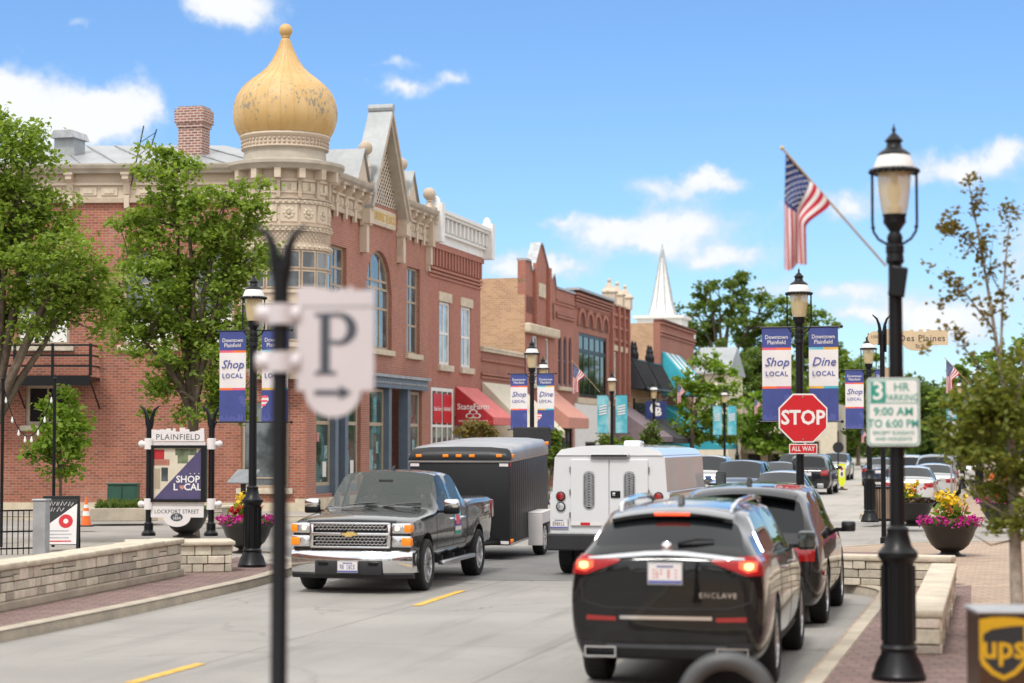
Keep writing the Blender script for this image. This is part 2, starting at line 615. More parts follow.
# elsewhere in the sky: broken bright cloud
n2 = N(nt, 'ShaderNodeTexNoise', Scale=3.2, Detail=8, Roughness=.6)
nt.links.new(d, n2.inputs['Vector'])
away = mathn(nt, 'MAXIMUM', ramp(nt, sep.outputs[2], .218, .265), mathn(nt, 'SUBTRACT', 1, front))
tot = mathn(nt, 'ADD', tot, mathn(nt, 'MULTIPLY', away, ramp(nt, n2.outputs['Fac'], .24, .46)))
n3 = N(nt, 'ShaderNodeTexNoise', Scale=60, Detail=7, Roughness=.65)
nt.links.new(d, n3.inputs['Vector'])
tot = mathn(nt, 'ADD', tot, mathn(nt, 'MULTIPLY', mathn(nt, 'SUBTRACT', n3.outputs['Fac'], .5), 1.1))
mask = mathn(nt, 'MULTIPLY', ramp(nt, tot, .2, .95), .96)
K = 1 / SKY_STRENGTH
cl = mixc(nt, ramp(nt, tot, .5, 1.1), (.62 * K, .70 * K, .82 * K), (.84 * K, .85 * K, .86 * K))
tint = N(nt, 'ShaderNodeMix', _data_type='RGBA', _blend_type='MULTIPLY')
tint.inputs[0].default_value = 1
nt.links.new(sky.outputs[0], tint.inputs[6])
tint.inputs[7].default_value = (.655, .85, 1.07, 1)
cl = mixc(nt, away, cl, (1.22 * K, 1.22 * K, 1.22 * K))   # cloud out of view, made brighter as added fill light
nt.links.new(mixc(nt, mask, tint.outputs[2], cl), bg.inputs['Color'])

# ------------------------------------------------------------------ ground, roads, pavements
M['earth'] = mk('earth', (.10, .11, .05), .95, col2=(.13, .12, .07), scale=.2)


def road_mat(name, c1, c2, joint, jw, jh):
    m, nt, p = nodes(name)
    tc = coords(nt)
    mp = N(nt, 'ShaderNodeMapping')
    mp.inputs['Rotation'].default_value = (0, 0, TH)
    nt.links.new(tc, mp.inputs[0])
    st = N(nt, 'ShaderNodeMapping')
    st.inputs['Scale'].default_value = (1.6, .12, 1)
    nt.links.new(mp.outputs[0], st.inputs[0])
    base = mixc(nt, ramp(nt, noise(nt, tc, .35, 6), .35, .68), c1, c2)
    # worn darker wheel tracks and drips along the lanes
    k = ramp(nt, noise(nt, st.outputs[0], 1.3, 5), .5, .78)
    base = mixc(nt, mathn(nt, 'MULTIPLY', k, .6), base, tuple(x * .58 for x in c1))
    sp = ramp(nt, noise(nt, tc, 45, 3), .25, .8)
    mul = N(nt, 'ShaderNodeMix', _data_type='RGBA', _blend_type='MULTIPLY')
    mul.inputs[0].default_value = 1
    nt.links.new(base, mul.inputs[6])
    nt.links.new(mathn(nt, 'MULTIPLY_ADD', sp, .26, .87), mul.inputs[7])
    c = mul.outputs[2]
    # hairline cracks, sealed and unsealed, and oil drips
    wn = N(nt, 'ShaderNodeTexNoise', Scale=.9, Detail=5)
    nt.links.new(tc, wn.inputs['Vector'])
    va = nt.nodes.new('ShaderNodeVectorMath')
    va.operation = 'MULTIPLY_ADD'
    nt.links.new(wn.outputs['Color'], va.inputs[0])
    va.inputs[1].default_value = (1.6, 1.6, 0)
    nt.links.new(tc, va.inputs[2])
    vo = N(nt, 'ShaderNodeTexVoronoi', Scale=.17)
    vo.feature = 'DISTANCE_TO_EDGE'
    nt.links.new(va.outputs[0], vo.inputs['Vector'])
    ck = mathn(nt, 'MULTIPLY', mathn(nt, 'SUBTRACT', 1, ramp(nt, vo.outputs['Distance'], .0005, .004)), ramp(nt, noise(nt, tc, .22, 2), .42, .55))
    c = mixc(nt, mathn(nt, 'MULTIPLY', ck, .4), c, (.09, .08, .07))
    oil = ramp(nt, noise(nt, st.outputs[0], 5, 3), .66, .80)
    c = mixc(nt, mathn(nt, 'MULTIPLY', oil, .5), c, tuple(x * .4 for x in c1))
    if joint:
        b = N(nt, 'ShaderNodeTexBrick', Scale=1.0)
        b.offset = 0
        b.inputs['Mortar Size'].default_value = .018
        b.inputs['Mortar Smooth'].default_value = .3
        b.inputs['Brick Width'].default_value = jw
        b.inputs['Row Height'].default_value = jh
        sh = N(nt, 'ShaderNodeMapping')
        sh.inputs['Location'].default_value = (1.9, 0.7, 0)
        nt.links.new(mp.outputs[0], sh.inputs[0])
        nt.links.new(sh.outputs[0], b.inputs['Vector'])
        c = mixc(nt, mathn(nt, 'MULTIPLY', b.outputs['Fac'], .6), c, joint)
    nt.links.new(c, p.inputs['Base Color'])
    p.inputs['Roughness'].default_value = .8
    bp = N(nt, 'ShaderNodeBump', Strength=.25, Distance=.01)
    nt.links.new(noise(nt, tc, 60, 4), bp.inputs['Height'])
    nt.links.new(bp.outputs[0], p.inputs['Normal'])
    return m


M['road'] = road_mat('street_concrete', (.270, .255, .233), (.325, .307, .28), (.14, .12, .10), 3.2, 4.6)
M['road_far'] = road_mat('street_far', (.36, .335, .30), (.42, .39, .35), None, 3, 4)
M['asphalt'] = road_mat('cross_asphalt', (.27, .25, .225), (.35, .325, .295), None, 3, 4)
M['pav_tan'] = brick('tan_pavers', (.46, .33, .24), (.36, .27, .20), (.25, .19, .14), bw=.3, bh=.2, ms=.012, stain_amt=.3, flat=True, bump=.25)
M['pav_brown'] = brick('brown_pavers', (.27, .175, .15), (.18, .115, .10), (.10, .075, .065), bw=.30, bh=.15, ms=.012, stain_amt=.35, flat=True, bump=.25)
M['pav_grey'] = brick('grey_slabs', (.38, .345, .30), (.34, .31, .27), (.22, .2, .17), bw=1.5, bh=1.5, ms=.015, stain_amt=.3, flat=True, bump=.15, offset=0)

g = MB()
g.add([(-1500, -300, -.06), (1500, -300, -.06), (1500, 2600, -.06), (-1500, 2600, -.06)], [(0, 1, 2, 3)], M['earth'])
tag(g.build('ground', smooth=0), kind='structure')


def sheet(name, pts, z, m, parent=None):
    b = MB()
    b.add([(p.x, p.y, z) for p in pts], [tuple(range(len(pts)))], m)
    return tag(b.build(name, smooth=0), kind='structure')


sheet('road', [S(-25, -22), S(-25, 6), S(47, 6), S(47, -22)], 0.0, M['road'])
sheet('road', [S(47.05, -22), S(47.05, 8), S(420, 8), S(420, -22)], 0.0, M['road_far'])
YC0, YC1 = 43.4, 57.6
M['asphalt_dk'] = road_mat('junction_asphalt', (.165, .16, .155), (.215, .21, .20), None, 3, 4)
sheet('road', [Vector((-3.4, 34.2, 0)), Vector((4.6, 33.4, 0)), Vector((7.4, 43.3, 0)), Vector((-7.2, 44.6, 0))], .0035, M['asphalt_dk'])
sheet('cross_street', [Vector((-90, YC0 + 2.6, 0)), Vector((90, YC0, 0)), Vector((90, YC1, 0)), Vector((-90, YC1 + 2.6, 0))], .004, M['asphalt'])


def arc(c, r, a0, a1, n=8):
    return [Vector((c[0] + r * math.cos(R(a0 + (a1 - a0) * i / n)), c[1] + r * math.sin(R(a0 + (a1 - a0) * i / n)), 0)) for i in range(n + 1)]


def fillet(pts, rads, n=6):
    """round the corners of an open polyline"""
    out = []
    for i, p in enumerate(pts):
        r = rads[i] if isinstance(rads, list) else rads
        if i in (0, len(pts) - 1) or r == 0:
            out.append(p)
            continue
        a, b = (pts[i - 1] - p).normalized(), (pts[i + 1] - p).normalized()
        for k in range(n + 1):
            t = k / n
            q0, q2 = p + a * r, p + b * r
            out.append(q0 * (1 - t) ** 2 + p * 2 * t * (1 - t) + q2 * t * t)
    return out


def kerb(name, line, inside=.0, w=.2, h=.145, side=1):
    """concrete kerb along a polyline with a rounded nose"""
    prof = [(0, -.03), (0.012, h - .03), (.035, h - .006), (.06, h), (w, h), (w, -.03)]
    b = MB()
    rows = []
    n = len(line)
    for i, p in enumerate(line):
        d1 = (line[min(i + 1, n - 1)] - line[max(i - 1, 0)])
        d1.z = 0
        d1.normalize()
        nn = Vector((d1.y, -d1.x, 0)) * side
        rows.append([(p.x + nn.x * a, p.y + nn.y * a, z) for a, z in prof])
    b.grid(rows, M['kerb'])
    return tag(b.build(name, smooth=50), kind='structure')


def pave(name, line, rest, z, m):
    b = MB()
    pts = line + rest
    b.add([(p.x, p.y, z) for p in pts], [tuple(range(len(pts)))], m)
    return tag(b.build(name, smooth=0), kind='structure')


def crossY(x, near=True):
    k = (90 - x) / 180 * 2.6
    return Vector((x, (YC0 if near else YC1) + k, 0))


# right side, near
rl = [S(-12, -1.9), S(2, -1.9), S(4, -4.5), S(13, -4.5), S(15.5, -1.9), S(31.0, -1.9), S(33.2, -4.55), S(41.0, -4.55), crossY(9.2), crossY(80)]
rl = fillet(rl, [0, 1, 1, 1, 1, 1.2, 1.1, 1.6, 2.2, 0])
kerb('kerb', rl, side=1)
pave('pavement', rl, [Vector((80, -20, 0)), Vector((0, -20, 0))], .134, M['pav_tan'])
# brown brick band behind the kerb on the near stretch
pave('pavement_brick_band', [S(-12, -1.69), S(30.6, -1.69)], [S(31.6, -.62), S(20, -.42), S(-12, -.42)], .138, M['pav_brown'])
pave('pavement_brick_band', [S(33.6, -4.2), S(40.6, -4.2)], [S(40.6, -2.6), S(34.0, -2.6), S(31.9, -.7), S(30.9, -1.5)], .138, M['pav_brown'])
# left side, near
ll = [S(-12, -11.3), S(21.3, -11.47), S(25.6, -11.56), S(30.9, -11.85), S(34.5, -12.5), S(38.5, -14.6), crossY(-8.4), crossY(-80)]
ll = fillet(ll, [0, 0, 1.5, 1.5, 1.2, 1.6, 1.6, 0])
kerb('kerb', ll, side=-1)
pave('pavement', ll, [Vector((-80, -20, 0))], .134, M['pav_grey'])
pave('pavement_brick_band', [S(-12, -11.52), S(21.3, -11.69), S(25.6, -11.78), S(30.9, -12.07), S(33.6, -12.6)], [S(36, -14.4), S(33.8, -13.9), S(30.9, -13.35), S(25.6, -13.1), S(-12, -12.9)], .138, M['pav_brown'])
# left side, beyond the cross street
fl = [crossY(-80, False), crossY(-5.0, False), S(60.5, -12.4), S(69, -12.4), S(72, -14.9), S(400, -14.9)]
fl = fillet(fl, [0, 2.2, 2.2, 1.5, 1.5, 0])
kerb('kerb', fl, side=1 if False else -1)
pave('pavement', fl, [S(400, -60), S(100, -60), Vector((-80, 75, 0))], .134, M['pav_grey'])
# right side, beyond
fr = [S(400, -2.1), S(68, -2.1), S(65, -4.5), S(60.6, -4.5), crossY(12.4, False), crossY(90, False)]
fr = fillet(fr, [0, 1.5, 1.5, 1.1, 1.1, 0])
kerb('kerb', fr, side=-1)
pave('pavement', fr, [Vector((120, 62, 0)), S(400, 60)], .134, M['pav_tan'])

mk_ = MB()


def dash(u0, u1, v, w=.12, m=None):
    p = [S(u0, v - w / 2), S(u1, v - w / 2), S(u1, v + w / 2), S(u0, v + w / 2)]
    mk_.add([(q.x, q.y, .007) for q in p], [(0, 1, 2, 3)], m)


d0 = gnd(128, 684)
d1 = gnd(201, 664)
for a, b in ((gnd(128, 684), gnd(201, 664)), (gnd(416, 606), gnd(462, 591))):
    n_ = (b - a).normalized()
    w_ = Vector((n_.y, -n_.x, 0)) * .065
    mk_.add([(q.x, q.y, .007) for q in (a + w_, b + w_, b - w_, a - w_)], [(0, 1, 2, 3)], M['yellow'])
for u in range(72, 240, 9):
    dash(u, u + 3, -8.0, .12, M['yellow'])
tag(mk_.build('road_markings', smooth=0, recalc=False), kind='structure')
# ------------------------------------------------------------------ building helpers, in a wall frame (a along, d outward, z up)
def frame(o, a, dd):
    a, dd = Vector(a).normalized(), Vector(dd).normalized()
    return Matrix(((a.x, dd.x, 0, o[0]), (a.y, dd.y, 0, o[1]), (0, 0, 1, o[2] if len(o) > 2 else 0), (0, 0, 0, 1)))


def wall(mb, a0, a1, z0, z1, ops, m, depth=.22, d=0.0, rm=None, top=None):
    """wall skin with openings (a0,a1,z0,z1[,rise of the arch]) and their reveals"""
    A = sorted({a0, a1, *[x for o in ops for x in o[:2]]})
    Z = sorted({z0, z1, *[x for o in ops for x in o[2:4]]})
    for i in range(len(A) - 1):
        for j in range(len(Z) - 1):
            ca, cz = (A[i] + A[i + 1]) / 2, (Z[j] + Z[j + 1]) / 2
            if any(o[0] < ca < o[1] and o[2] < cz < o[3] for o in ops):
                continue
            mb.add([(A[i], d, Z[j]), (A[i + 1], d, Z[j]), (A[i + 1], d, Z[j + 1]), (A[i], d, Z[j + 1])], [(0, 1, 2, 3)], m)
    rm = rm or m
    for o in ops:
        p, q, r, t = o[:4]
        e = d - depth
        rise = o[4] if len(o) > 4 else 0
        if rise:
            n = 12
            top_ = arch_pts(p, q, t, rise, n)
            for k in range(n):
                (xa, za), (xb, zb) = top_[k], top_[k + 1]
                mb.add([(xa, d, za), (xb, d, zb), (xb, d, t), (xa, d, t)], [(0, 1, 2, 3)], m)
                mb.add([(xa, d, za), (xb, d, zb), (xb, e, zb), (xa, e, za)], [(0, 1, 2, 3)], rm)
            t = t - rise
        else:
            mb.add([(p, d, t), (q, d, t), (q, e, t), (p, e, t)], [(0, 1, 2, 3)], rm)
        mb.add([(p, d, r), (p, d, t), (p, e, t), (p, e, r)], [(0, 1, 2, 3)], rm)
        mb.add([(q, d, r), (q, d, t), (q, e, t), (q, e, r)], [(0, 1, 2, 3)], rm)
        mb.add([(p, d, r), (q, d, r), (q, e, r), (p, e, r)], [(0, 1, 2, 3)], rm)


def arch_pts(p, q, ztop, rise, n=12):
    w = (q - p) / 2
    rad = (w * w + rise * rise) / (2 * rise)
    c = (p + q) / 2
    out = []
    for k in range(n + 1):
        x = p + (q - p) * k / n
        out.append((x, ztop - rad + math.sqrt(max(0, rad * rad - (x - c) ** 2))))
    return out


def window(parent, F, op, fm, pm, cols=1, rows=(), fw=.07, d=-.1, th=.07, bar=.045, name='window', bcols=None):
    """a frame with bars; the glass is its child"""
    p, q, r, t = op[:4]
    rise = op[4] if len(op) > 4 else 0
    b = MB(F)
    d0, d1 = d - th, d
    zt = t - rise
    b.box(p, p + fw, d0, d1, r, zt, fm)
    b.box(q - fw, q, d0, d1, r, zt, fm)
    b.box(p + fw, q - fw, d0, d1, r, r + fw, fm)
    if rise:
        pts = arch_pts(p, q, t, rise)
        c = (p + q) / 2
        for k in range(len(pts) - 1):
            (xa, za), (xb, zb) = pts[k], pts[k + 1]
            s_ = 1 - fw / ((q - p) / 2)
            ia, ib = (c + (xa - c) * s_, zt + (za - zt) * s_), (c + (xb - c) * s_, zt + (zb - zt) * s_)
            v = [(xa, d1, za), (xb, d1, zb), (ib[0], d1, ib[1]), (ia[0], d1, ia[1])]
            v += [(x, d0, z) for x, _, z in v]
            b.add(v, [(0, 1, 2, 3), (4, 7, 6, 5), (0, 4, 5, 1), (3, 2, 6, 7)], fm)
    else:
        b.box(p + fw, q - fw, d0, d1, t - fw, t, fm)
    e = .012
    for k in range(1, cols):
        x = p + (q - p) * k / cols
        zz = t - fw if not rise else zt + rise * .93 * (1 - abs(2 * k / cols - 1) ** 2)
        b.box(x - bar / 2, x + bar / 2, d0 + e, d1 - e, r + fw, zz, fm)
    for z in rows:
        z = r + (t - r) * z
        b.box(p + fw, q - fw, d0 + e / 2, d1 - e / 2, z - bar / 2, z + bar / 2, fm)
    w = b.build(name, parent, smooth=0)
    g = MB(F)
    dm = d - th * .5
    if rise:
        pts = [(p + .02, r + .02), (q - .02, r + .02)] + [(x, z - .02) for x, z in reversed(arch_pts(p + .02, q - .02, t, rise))]
    else:
        pts = [(p + .02, r + .02), (q - .02, r + .02), (q - .02, t - .02), (p + .02, t - .02)]
    g.add([(x, dm, z) for x, z in pts], [tuple(range(len(pts)))], pm)
    g.build('pane', w, smooth=0)
    return w


def dentils(b, a0, a1, n, w, d0, d1, z0, z1, m):
    for k in range(n):
        x = a0 + (a1 - a0) * (k + .5) / n
        b.box(x - w / 2, x + w / 2, d0, d1, z0, z1, m)


def bracket(b, a, w, d, z0, z1, m):
    h = z1 - z0
    poly = [(0, z0), (.3 * d, z0 + .05 * h), (.42 * d, z0 + .35 * h), (.55 * d, z0 + .55 * h), (d, z0 + .72 * h), (d, z1), (0, z1)]
    b.add([(a - w / 2, x, z) for x, z in poly] + [(a + w / 2, x, z) for x, z in poly],
          [tuple(range(7)), tuple(range(13, 6, -1))] + [(i, (i + 1) % 7, 7 + (i + 1) % 7, 7 + i) for i in range(7)], m)


VF = -21.7


def bld(name, label, cat, u0, group=None, vf=VF):
    return thing(name, label, cat, S(u0, vf, .1), -TH, group)


FACE = frame((0, 0), (0, 1), (1, 0))
# ================================================================== corner block with the onion dome
cb = bld('corner_block', 'red brick corner block with a yellow onion dome and a stepped gable', 'building', 60.0)
H0 = 9.9
wdir = Vector((-math.cos(R(2.5)), math.sin(R(2.5)), 0))
Rm = Matrix.Rotation(TH, 3, 'Z')
wl = Rm @ wdir
SIDE = frame((0, 0), (wl.x, wl.y), (-wl.y, wl.x))
W_A = 13.7
ops_f = [(2.35, 3.95, 5.5, 8.75), (6.05, 9.05, 5.5, 9.0, 1.45), (10.9, 12.6, 5.5, 8.75)]
shop_f = [(1.0, 5.55, .55, 4.15), (6.5, 12.9, .25, 4.15)]
b = MB(FACE)
wall(b, 0, W_A, 0, H0 + .1, ops_f + shop_f, M['brick_a'], .3)
b.box(W_A - .02, W_A, -14, -.001, 0, H0, M['brick_a'])
b.build('facade_wall', cb, smooth=0)
ops_s = [(.55, 2.05, .75, 3.5), (7.6, 9.0, 2.75, 4.05), (4.2, 5.9, 5.3, 8.3, .25), (7.6, 9.3, 5.3, 8.3, .25), (11.4, 13.1, 5.3, 8.3, .25), (14.8, 16.5, 5.3, 8.3, .25), (2.3, 3.6, 5.3, 8.3, .25)]
b = MB(SIDE)
wall(b, 0, 24, 0, H0 + .1, ops_s, M['brick_side'], .25)
for o in ops_s[2:]:   # soldier-brick arches over the openings
    pts = arch_pts(o[0] - .15, o[1] + .15, o[3] + .45, .35)
    for k in range(len(pts) - 1):
        (xa, za), (xb, zb) = pts[k], pts[k + 1]
        b.box(xa + .012, xb - .012, -.02, .03, za - .42, za - .02, M['brick_b'])
b.build('side_wall', cb, smooth=0)
b = MB(FACE)
b.box(-.12, W_A, -.3, .09, 0, .42, M['lime'])
b.M = SIDE
b.box(-.09, 24, -.3, .07, 0, .3, M['lime'])
b.build('stone_base', cb, smooth=0)
for i, o in enumerate(ops_f):
    if i == 1:
        window(cb, FACE, o, M['tan_trim'], M['pane'], 3, (.42, .62, .7), .1, bar=.09, d=-.14)
    else:
        window(cb, FACE, o, M['tan_trim'], M['pane'], 2, (.33, .6, .78), .09, bar=.08, d=-.14)
    s_ = MB(FACE)
    s_.bbox(o[0] - .12, o[1] + .12, -.2, .12, o[2] - .2, o[2] - .002, .02, M['lime'])
    s_.build('window_sill', cb, smooth=0)
for i, o in enumerate(ops_s):
    if i == 0:
        window(cb, SIDE, o, M['tan_trim'], M['pane'], 1, (.12,), .1, d=-.1)
    elif i == 1:
        window(cb, SIDE, o, M['cream_dark'], M['pane_dk'], 2, (), .12, d=-.08)
    else:
        window(cb, SIDE, o, M['tan_trim'], M['pane'], 2, (.33, .66), .1, d=-.08)
        p_ = MB(SIDE)
        p_.box(o[0] + .1, o[1] - .1, -.12, -.06, o[2] + .1, o[2] + .98, M['white_trim'])
        p_.build('window_panel', cb, smooth=0)
    s_ = MB(SIDE)
    s_.bbox(o[0] - .15, o[1] + .15, -.15, .1, o[2] - .18, o[2] - .002, .02, M['cap'])
    s_.build('window_sill', cb, smooth=0)

# cornice of both fronts: frieze, panels, brackets, crown
CUT = 1.55


def cornice(F, a0, a1, n, name):
    b = MB(F)
    b.box(a0, a1, -.1, .06, H0, 10.95, M['cream'])
    b.box(a0, a1, -.1, .13, H0 - .04, H0 + .1, M['cream_dark'])
    b.box(a0, a1, -.1, .16, 10.42, 10.5, M['cream'])
    st = (a1 - a0) / n
    for k in range(n):
        x = a0 + st * (k + .5)
        b.box(x - st * .33, x - st * .04, .05, .1, H0 + .2, 10.36, M['cream'])
        b.box(x - st * .27, x - st * .10, .09, .125, H0 + .26, 10.3, M['lime'])
        b.box(x + st * .04, x + st * .33, .05, .1, H0 + .2, 10.36, M['cream'])
        b.box(x + st * .10, x + st * .27, .09, .125, H0 + .26, 10.3, M['lime'])
    for k in range(n + 1):
        x = a0 + st * k
        x = min(max(x, a0 + .11), a1 - .11)
        bracket(b, x, .2, .42, 10.1, 10.78, M['cream'])
        b.box(x - .14, x + .14, .02, .46, 10.72, 10.8, M['cream_dark'])
        b.box(x - .08, x + .08, .05, .17, H0 - .22, 10.1, M['cream'])
    prof = [(-.1, 10.78), (.34, 10.78), (.38, 10.86), (.46, 10.92), (.5, 11.02), (.5, 11.07), (-.1, 11.1)]
    v = [(x, p, z) for x in (a0, a1) for p, z in prof]
    k = len(prof)
    b.add(v, [tuple(range(k)), tuple(range(2 * k - 1, k - 1, -1))] + [(i, (i + 1) % k, k + (i + 1) % k, k + i) for i in range(k)], M['cornice_grey'])
    b.build(name, cb, smooth=0)


cornice(FACE, CUT, 5.4, 4, 'cornice')
cornice(FACE, 9.85, W_A - .1, 4, 'cornice')
cornice(SIDE, .3, 24, 13, 'cornice')

# long hanging brackets with ball finials on the front
for a, zt in ((5.6, 12.0), (9.75, 12.0), (13.45, 11.35)):
    b = MB(FACE)
    b.box(a - .17, a + .17, -.1, .32, 9.7, 11.15, M['cream'])
    b.box(a - .12, a + .12, -.05, .22, 9.0, 9.72, M['cream'])
    b.box(a - .09, a + .09, -.05, .14, 8.75, 9.0, M['cream'])
    b.box(a - .22, a + .22, -.15, .4, 11.1, 11.2, M['cream_dark'])
    b.box(a - .15, a + .15, -.05, .27, 11.2, zt - .25, M['cream'])
    T = Matrix.Translation((a, .11, 0))
    b.lathe([(.2, zt - .28), (.1, zt - .02), (.08, zt + .08), (.14, zt + .1), (.06, zt + .16)], 12, m=M['cream'], M=T)
    b.ball((a, .11, zt + .38), .25, M['cream_dark'])
    b.build('finial_post', cb)
# gable
GC, GD = 7.62, .42
gb = MB(FACE)
gz0, gz1 = 10.55, 13.9
hw = 2.05
gb.prism([(GC - hw, 9.95), (GC + hw, 9.95), (GC + hw, gz0), (GC + .1, gz1 - .45), (GC - .1, gz1 - .45), (GC - hw + .1, gz0)], -.4, 0.05, 'y', M['brick_a'])
gable = gb.build('gable', cb, smooth=0)
b = MB(FACE)
# lattice field: cream ground with rows of dark square holes between cream bars
fz0, fz1 = 10.62, 13.1
b.add([(GC - hw + .35, .06, fz0), (GC + hw - .18, .06, fz0), (GC, .06, fz1 + .55)], [(0, 1, 2)], M['pane_dk'])
nn = 15
for k in range(-nn, nn + 1):
    for sgn in (-1, 1):
        x0 = GC + k * .26
        # diagonal bar clipped to the triangle
        segs = []
        for z in np.linspace(fz0, fz1 + .5, 60):
            x = x0 + sgn * (z - fz0)
            lim = (hw - .18) * (1 - (z - fz0) / (fz1 + .55 - fz0))
            if abs(x - GC) < lim:
                segs.append((x, z))
        if len(segs) > 3:
            (xa, za), (xb, zb) = segs[0], segs[-1]
            b.add([(xa - .05, .068 + .004 * sgn, za), (xa + .05, .068 + .004 * sgn, za), (xb + .05, .068 + .004 * sgn, zb), (xb - .05, .068 + .004 * sgn, zb)], [(0, 1, 2, 3)], M['cream'])
b.build('lattice', gable, smooth=0, recalc=False)
# raking boards and the roof behind
b = MB(FACE)
for sgn in (-1, 1):
    xo, xi = GC + sgn * (hw + .28), GC + sgn * .02
    for dd, wd, z_, mm in ((GD, .34, 0, M['cornice_grey']), (GD + .07, .13, .0, M['cream_dark']), (.3, .30, -.05, M['cream'])):
        nx, nz = sgn * (gz1 - gz0), (hw + .26)
        L = math.hypot(nx, nz)
        nx, nz = nx / L, nz / L
        v = [(xo, gz0 - .2), (xi, gz1 + .12), (xi - 0, gz1 + .12 - wd * 1.6), (xo - nx * wd, gz0 - .2 - nz * wd)]
        v8 = [(x, .02, z + z_) for x, z in v] + [(x, dd, z + z_) for x, z in v]
        b.add(v8, [(0, 1, 2, 3), (7, 6, 5, 4), (0, 4, 5, 1), (1, 5, 6, 2), (2, 6, 7, 3), (3, 7, 4, 0)], mm)
    xp = GC + sgn * (hw + .1)
    b.box(xp - .2, xp + .2, -.1, GD - .02, 9.75, gz0 + .12, M['cream'])
    b.box(xp - .14, xp + .14, -.1, .26, 8.75, 9.75, M['cream'])
b.build('raking_board', gable, smooth=0)
b = MB(FACE)
for sgn in (-1, 1):
    a_ = GC + sgn * (hw + .32)
    v = [(a_, GD + .06, gz0 - .2), (GC, GD + .06, gz1 + .2), (GC, -.42, gz1 + .2), (a_, -.42, gz0 - .2)]
    v += [(x, y, z - .07) for x, y, z in v]
    b.add(v, [(0, 1, 2, 3), (7, 6, 5, 4), (0, 4, 5, 1), (1, 5, 6, 2), (2, 6, 7, 3), (3, 7, 4, 0)], M['roof_metal'])
b.tube([(GC, GD + .08, gz1 + .2), (GC, -.42, gz1 + .2)], .15, 10, M['roof_metal'])
b.build('gable_roof', gable)
# two small side gablets
for a in (4.75, 10.6):
    b = MB(FACE)
    b.prism([(a - .62, 11.05), (a + .62, 11.05), (a + .05, 12.15), (a - .05, 12.15)], -.1, .3, 'y', M['cream'])
    for sgn in (-1, 1):
        v = [(a + sgn * .8, .38, 11.0), (a, .38, 12.25), (a, -1.6, 12.25), (a + sgn * .8, -1.6, 11.0)]
        v += [(x, y, z - .06) for x, y, z in v]
        b.add(v, [(0, 1, 2, 3), (7, 6, 5, 4), (0, 4, 5, 1), (1, 5, 6, 2), (2, 6, 7, 3), (3, 7, 4, 0)], M['roof_metal'])
    b.build('gablet', cb, smooth=0)
# name stone
b = MB(FACE)
b.bbox(GC - 1.5, GC + 1.5, 0, .12, 9.86, 10.48, .02, M['cream'])
b.box(GC - 1.36, GC + 1.36, .1, .13, 9.95, 10.39, M['lime'])
T = Matrix(((0, 0, 1, .14), (1, 0, 0, GC), (0, 1, 0, 10.17), (0, 0, 0, 1)))
b.M = None
b.text('MASONIC BLOCK', .43, T, M['gold'], bold=.012, sx=.8, ext=.012)
b.build('name_panel', cb, smooth=0)
# main roof
b = MB()
c0 = Vector((0, 0, 0))
q = SIDE @ Vector((24, 0, 0))
yb = 13.7
f0, f1 = (-.1, .2, 11.08), (-.1, W_A - .1, 11.08)
r0 = (-4.8, 4.9, 12.55)
r1 = (-4.8, W_A - .1, 12.55)
sl, sr = (q.x, q.y + .1, 11.08), (q.x, q.y + 5.0, 12.55)
b.add([f0, f1, r1, r0, sl, sr, (q.x, q.y + 13, 12.6), (-4.8, W_A, 12.6)], [(0, 1, 2, 3), (4, 0, 3, 5), (5, 3, 2, 7, 6)], M['roof_metal'])
for k in range(1, 20):   # standing seams on the side slope
    t = k / 20
    p0 = Vector(f0).lerp(Vector(sl), t)
    p1 = Vector(r0).lerp(Vector(sr), t)
    b.tube([p0 + Vector((0, 0, .02)), p1 + Vector((0, 0, .02))], .025, 4, M['galv'])
b.build('roof', cb, smooth=0)
ch = MB()
p = SIDE @ Vector((4.3, -3.2, 0))
ch.box(p.x - .42, p.x + .42, p.y - .35, p.y + .35, 11.2, 12.75, M['chim'])
ch.box(p.x - .47, p.x + .47, p.y - .4, p.y + .4, 12.75, 12.9, M['chim'])
ch.box(p.x - .52, p.x + .52, p.y - .45, p.y + .45, 12.9, 13.35, M['chim'])
ch.box(p.x - .45, p.x + .45, p.y - .38, p.y + .38, 13.35, 13.45, M['chim'])
ch.build('chimney', cb, smooth=0)
p = SIDE @ Vector((8.55, -3.4, 0))
vt = MB()
vt.box(p.x - .40, p.x + .34, p.y - .4, p.y + .4, 11.6, 12.42, M['roof_metal'])
vt.prism([(p.x - .46, 12.42), (p.x + .42, 12.42), (p.x + .30, 12.68), (p.x - .34, 12.68)], p.y - .6, p.y + .6, 'y', M['galv'])
vt.build('roof_vent', cb, smooth=0)
ld = MB(SIDE)
ld.tube([(5.6, .25, 10.4), (5.2, .3, 12.3)], .02, 6, M['black'])
ld.tube([(5.2, -.3, 11.4), (4.95, -.45, 12.3)], .02, 6, M['black'])
for k in range(3):
    ld.tube([(5.5 - k * .1, .2, 10.9 + k * .45), (5.1 - k * .06, -.35, 11.45 + k * .36)], .013, 5, M['black'])
ld.build('roof_ladder', cb)
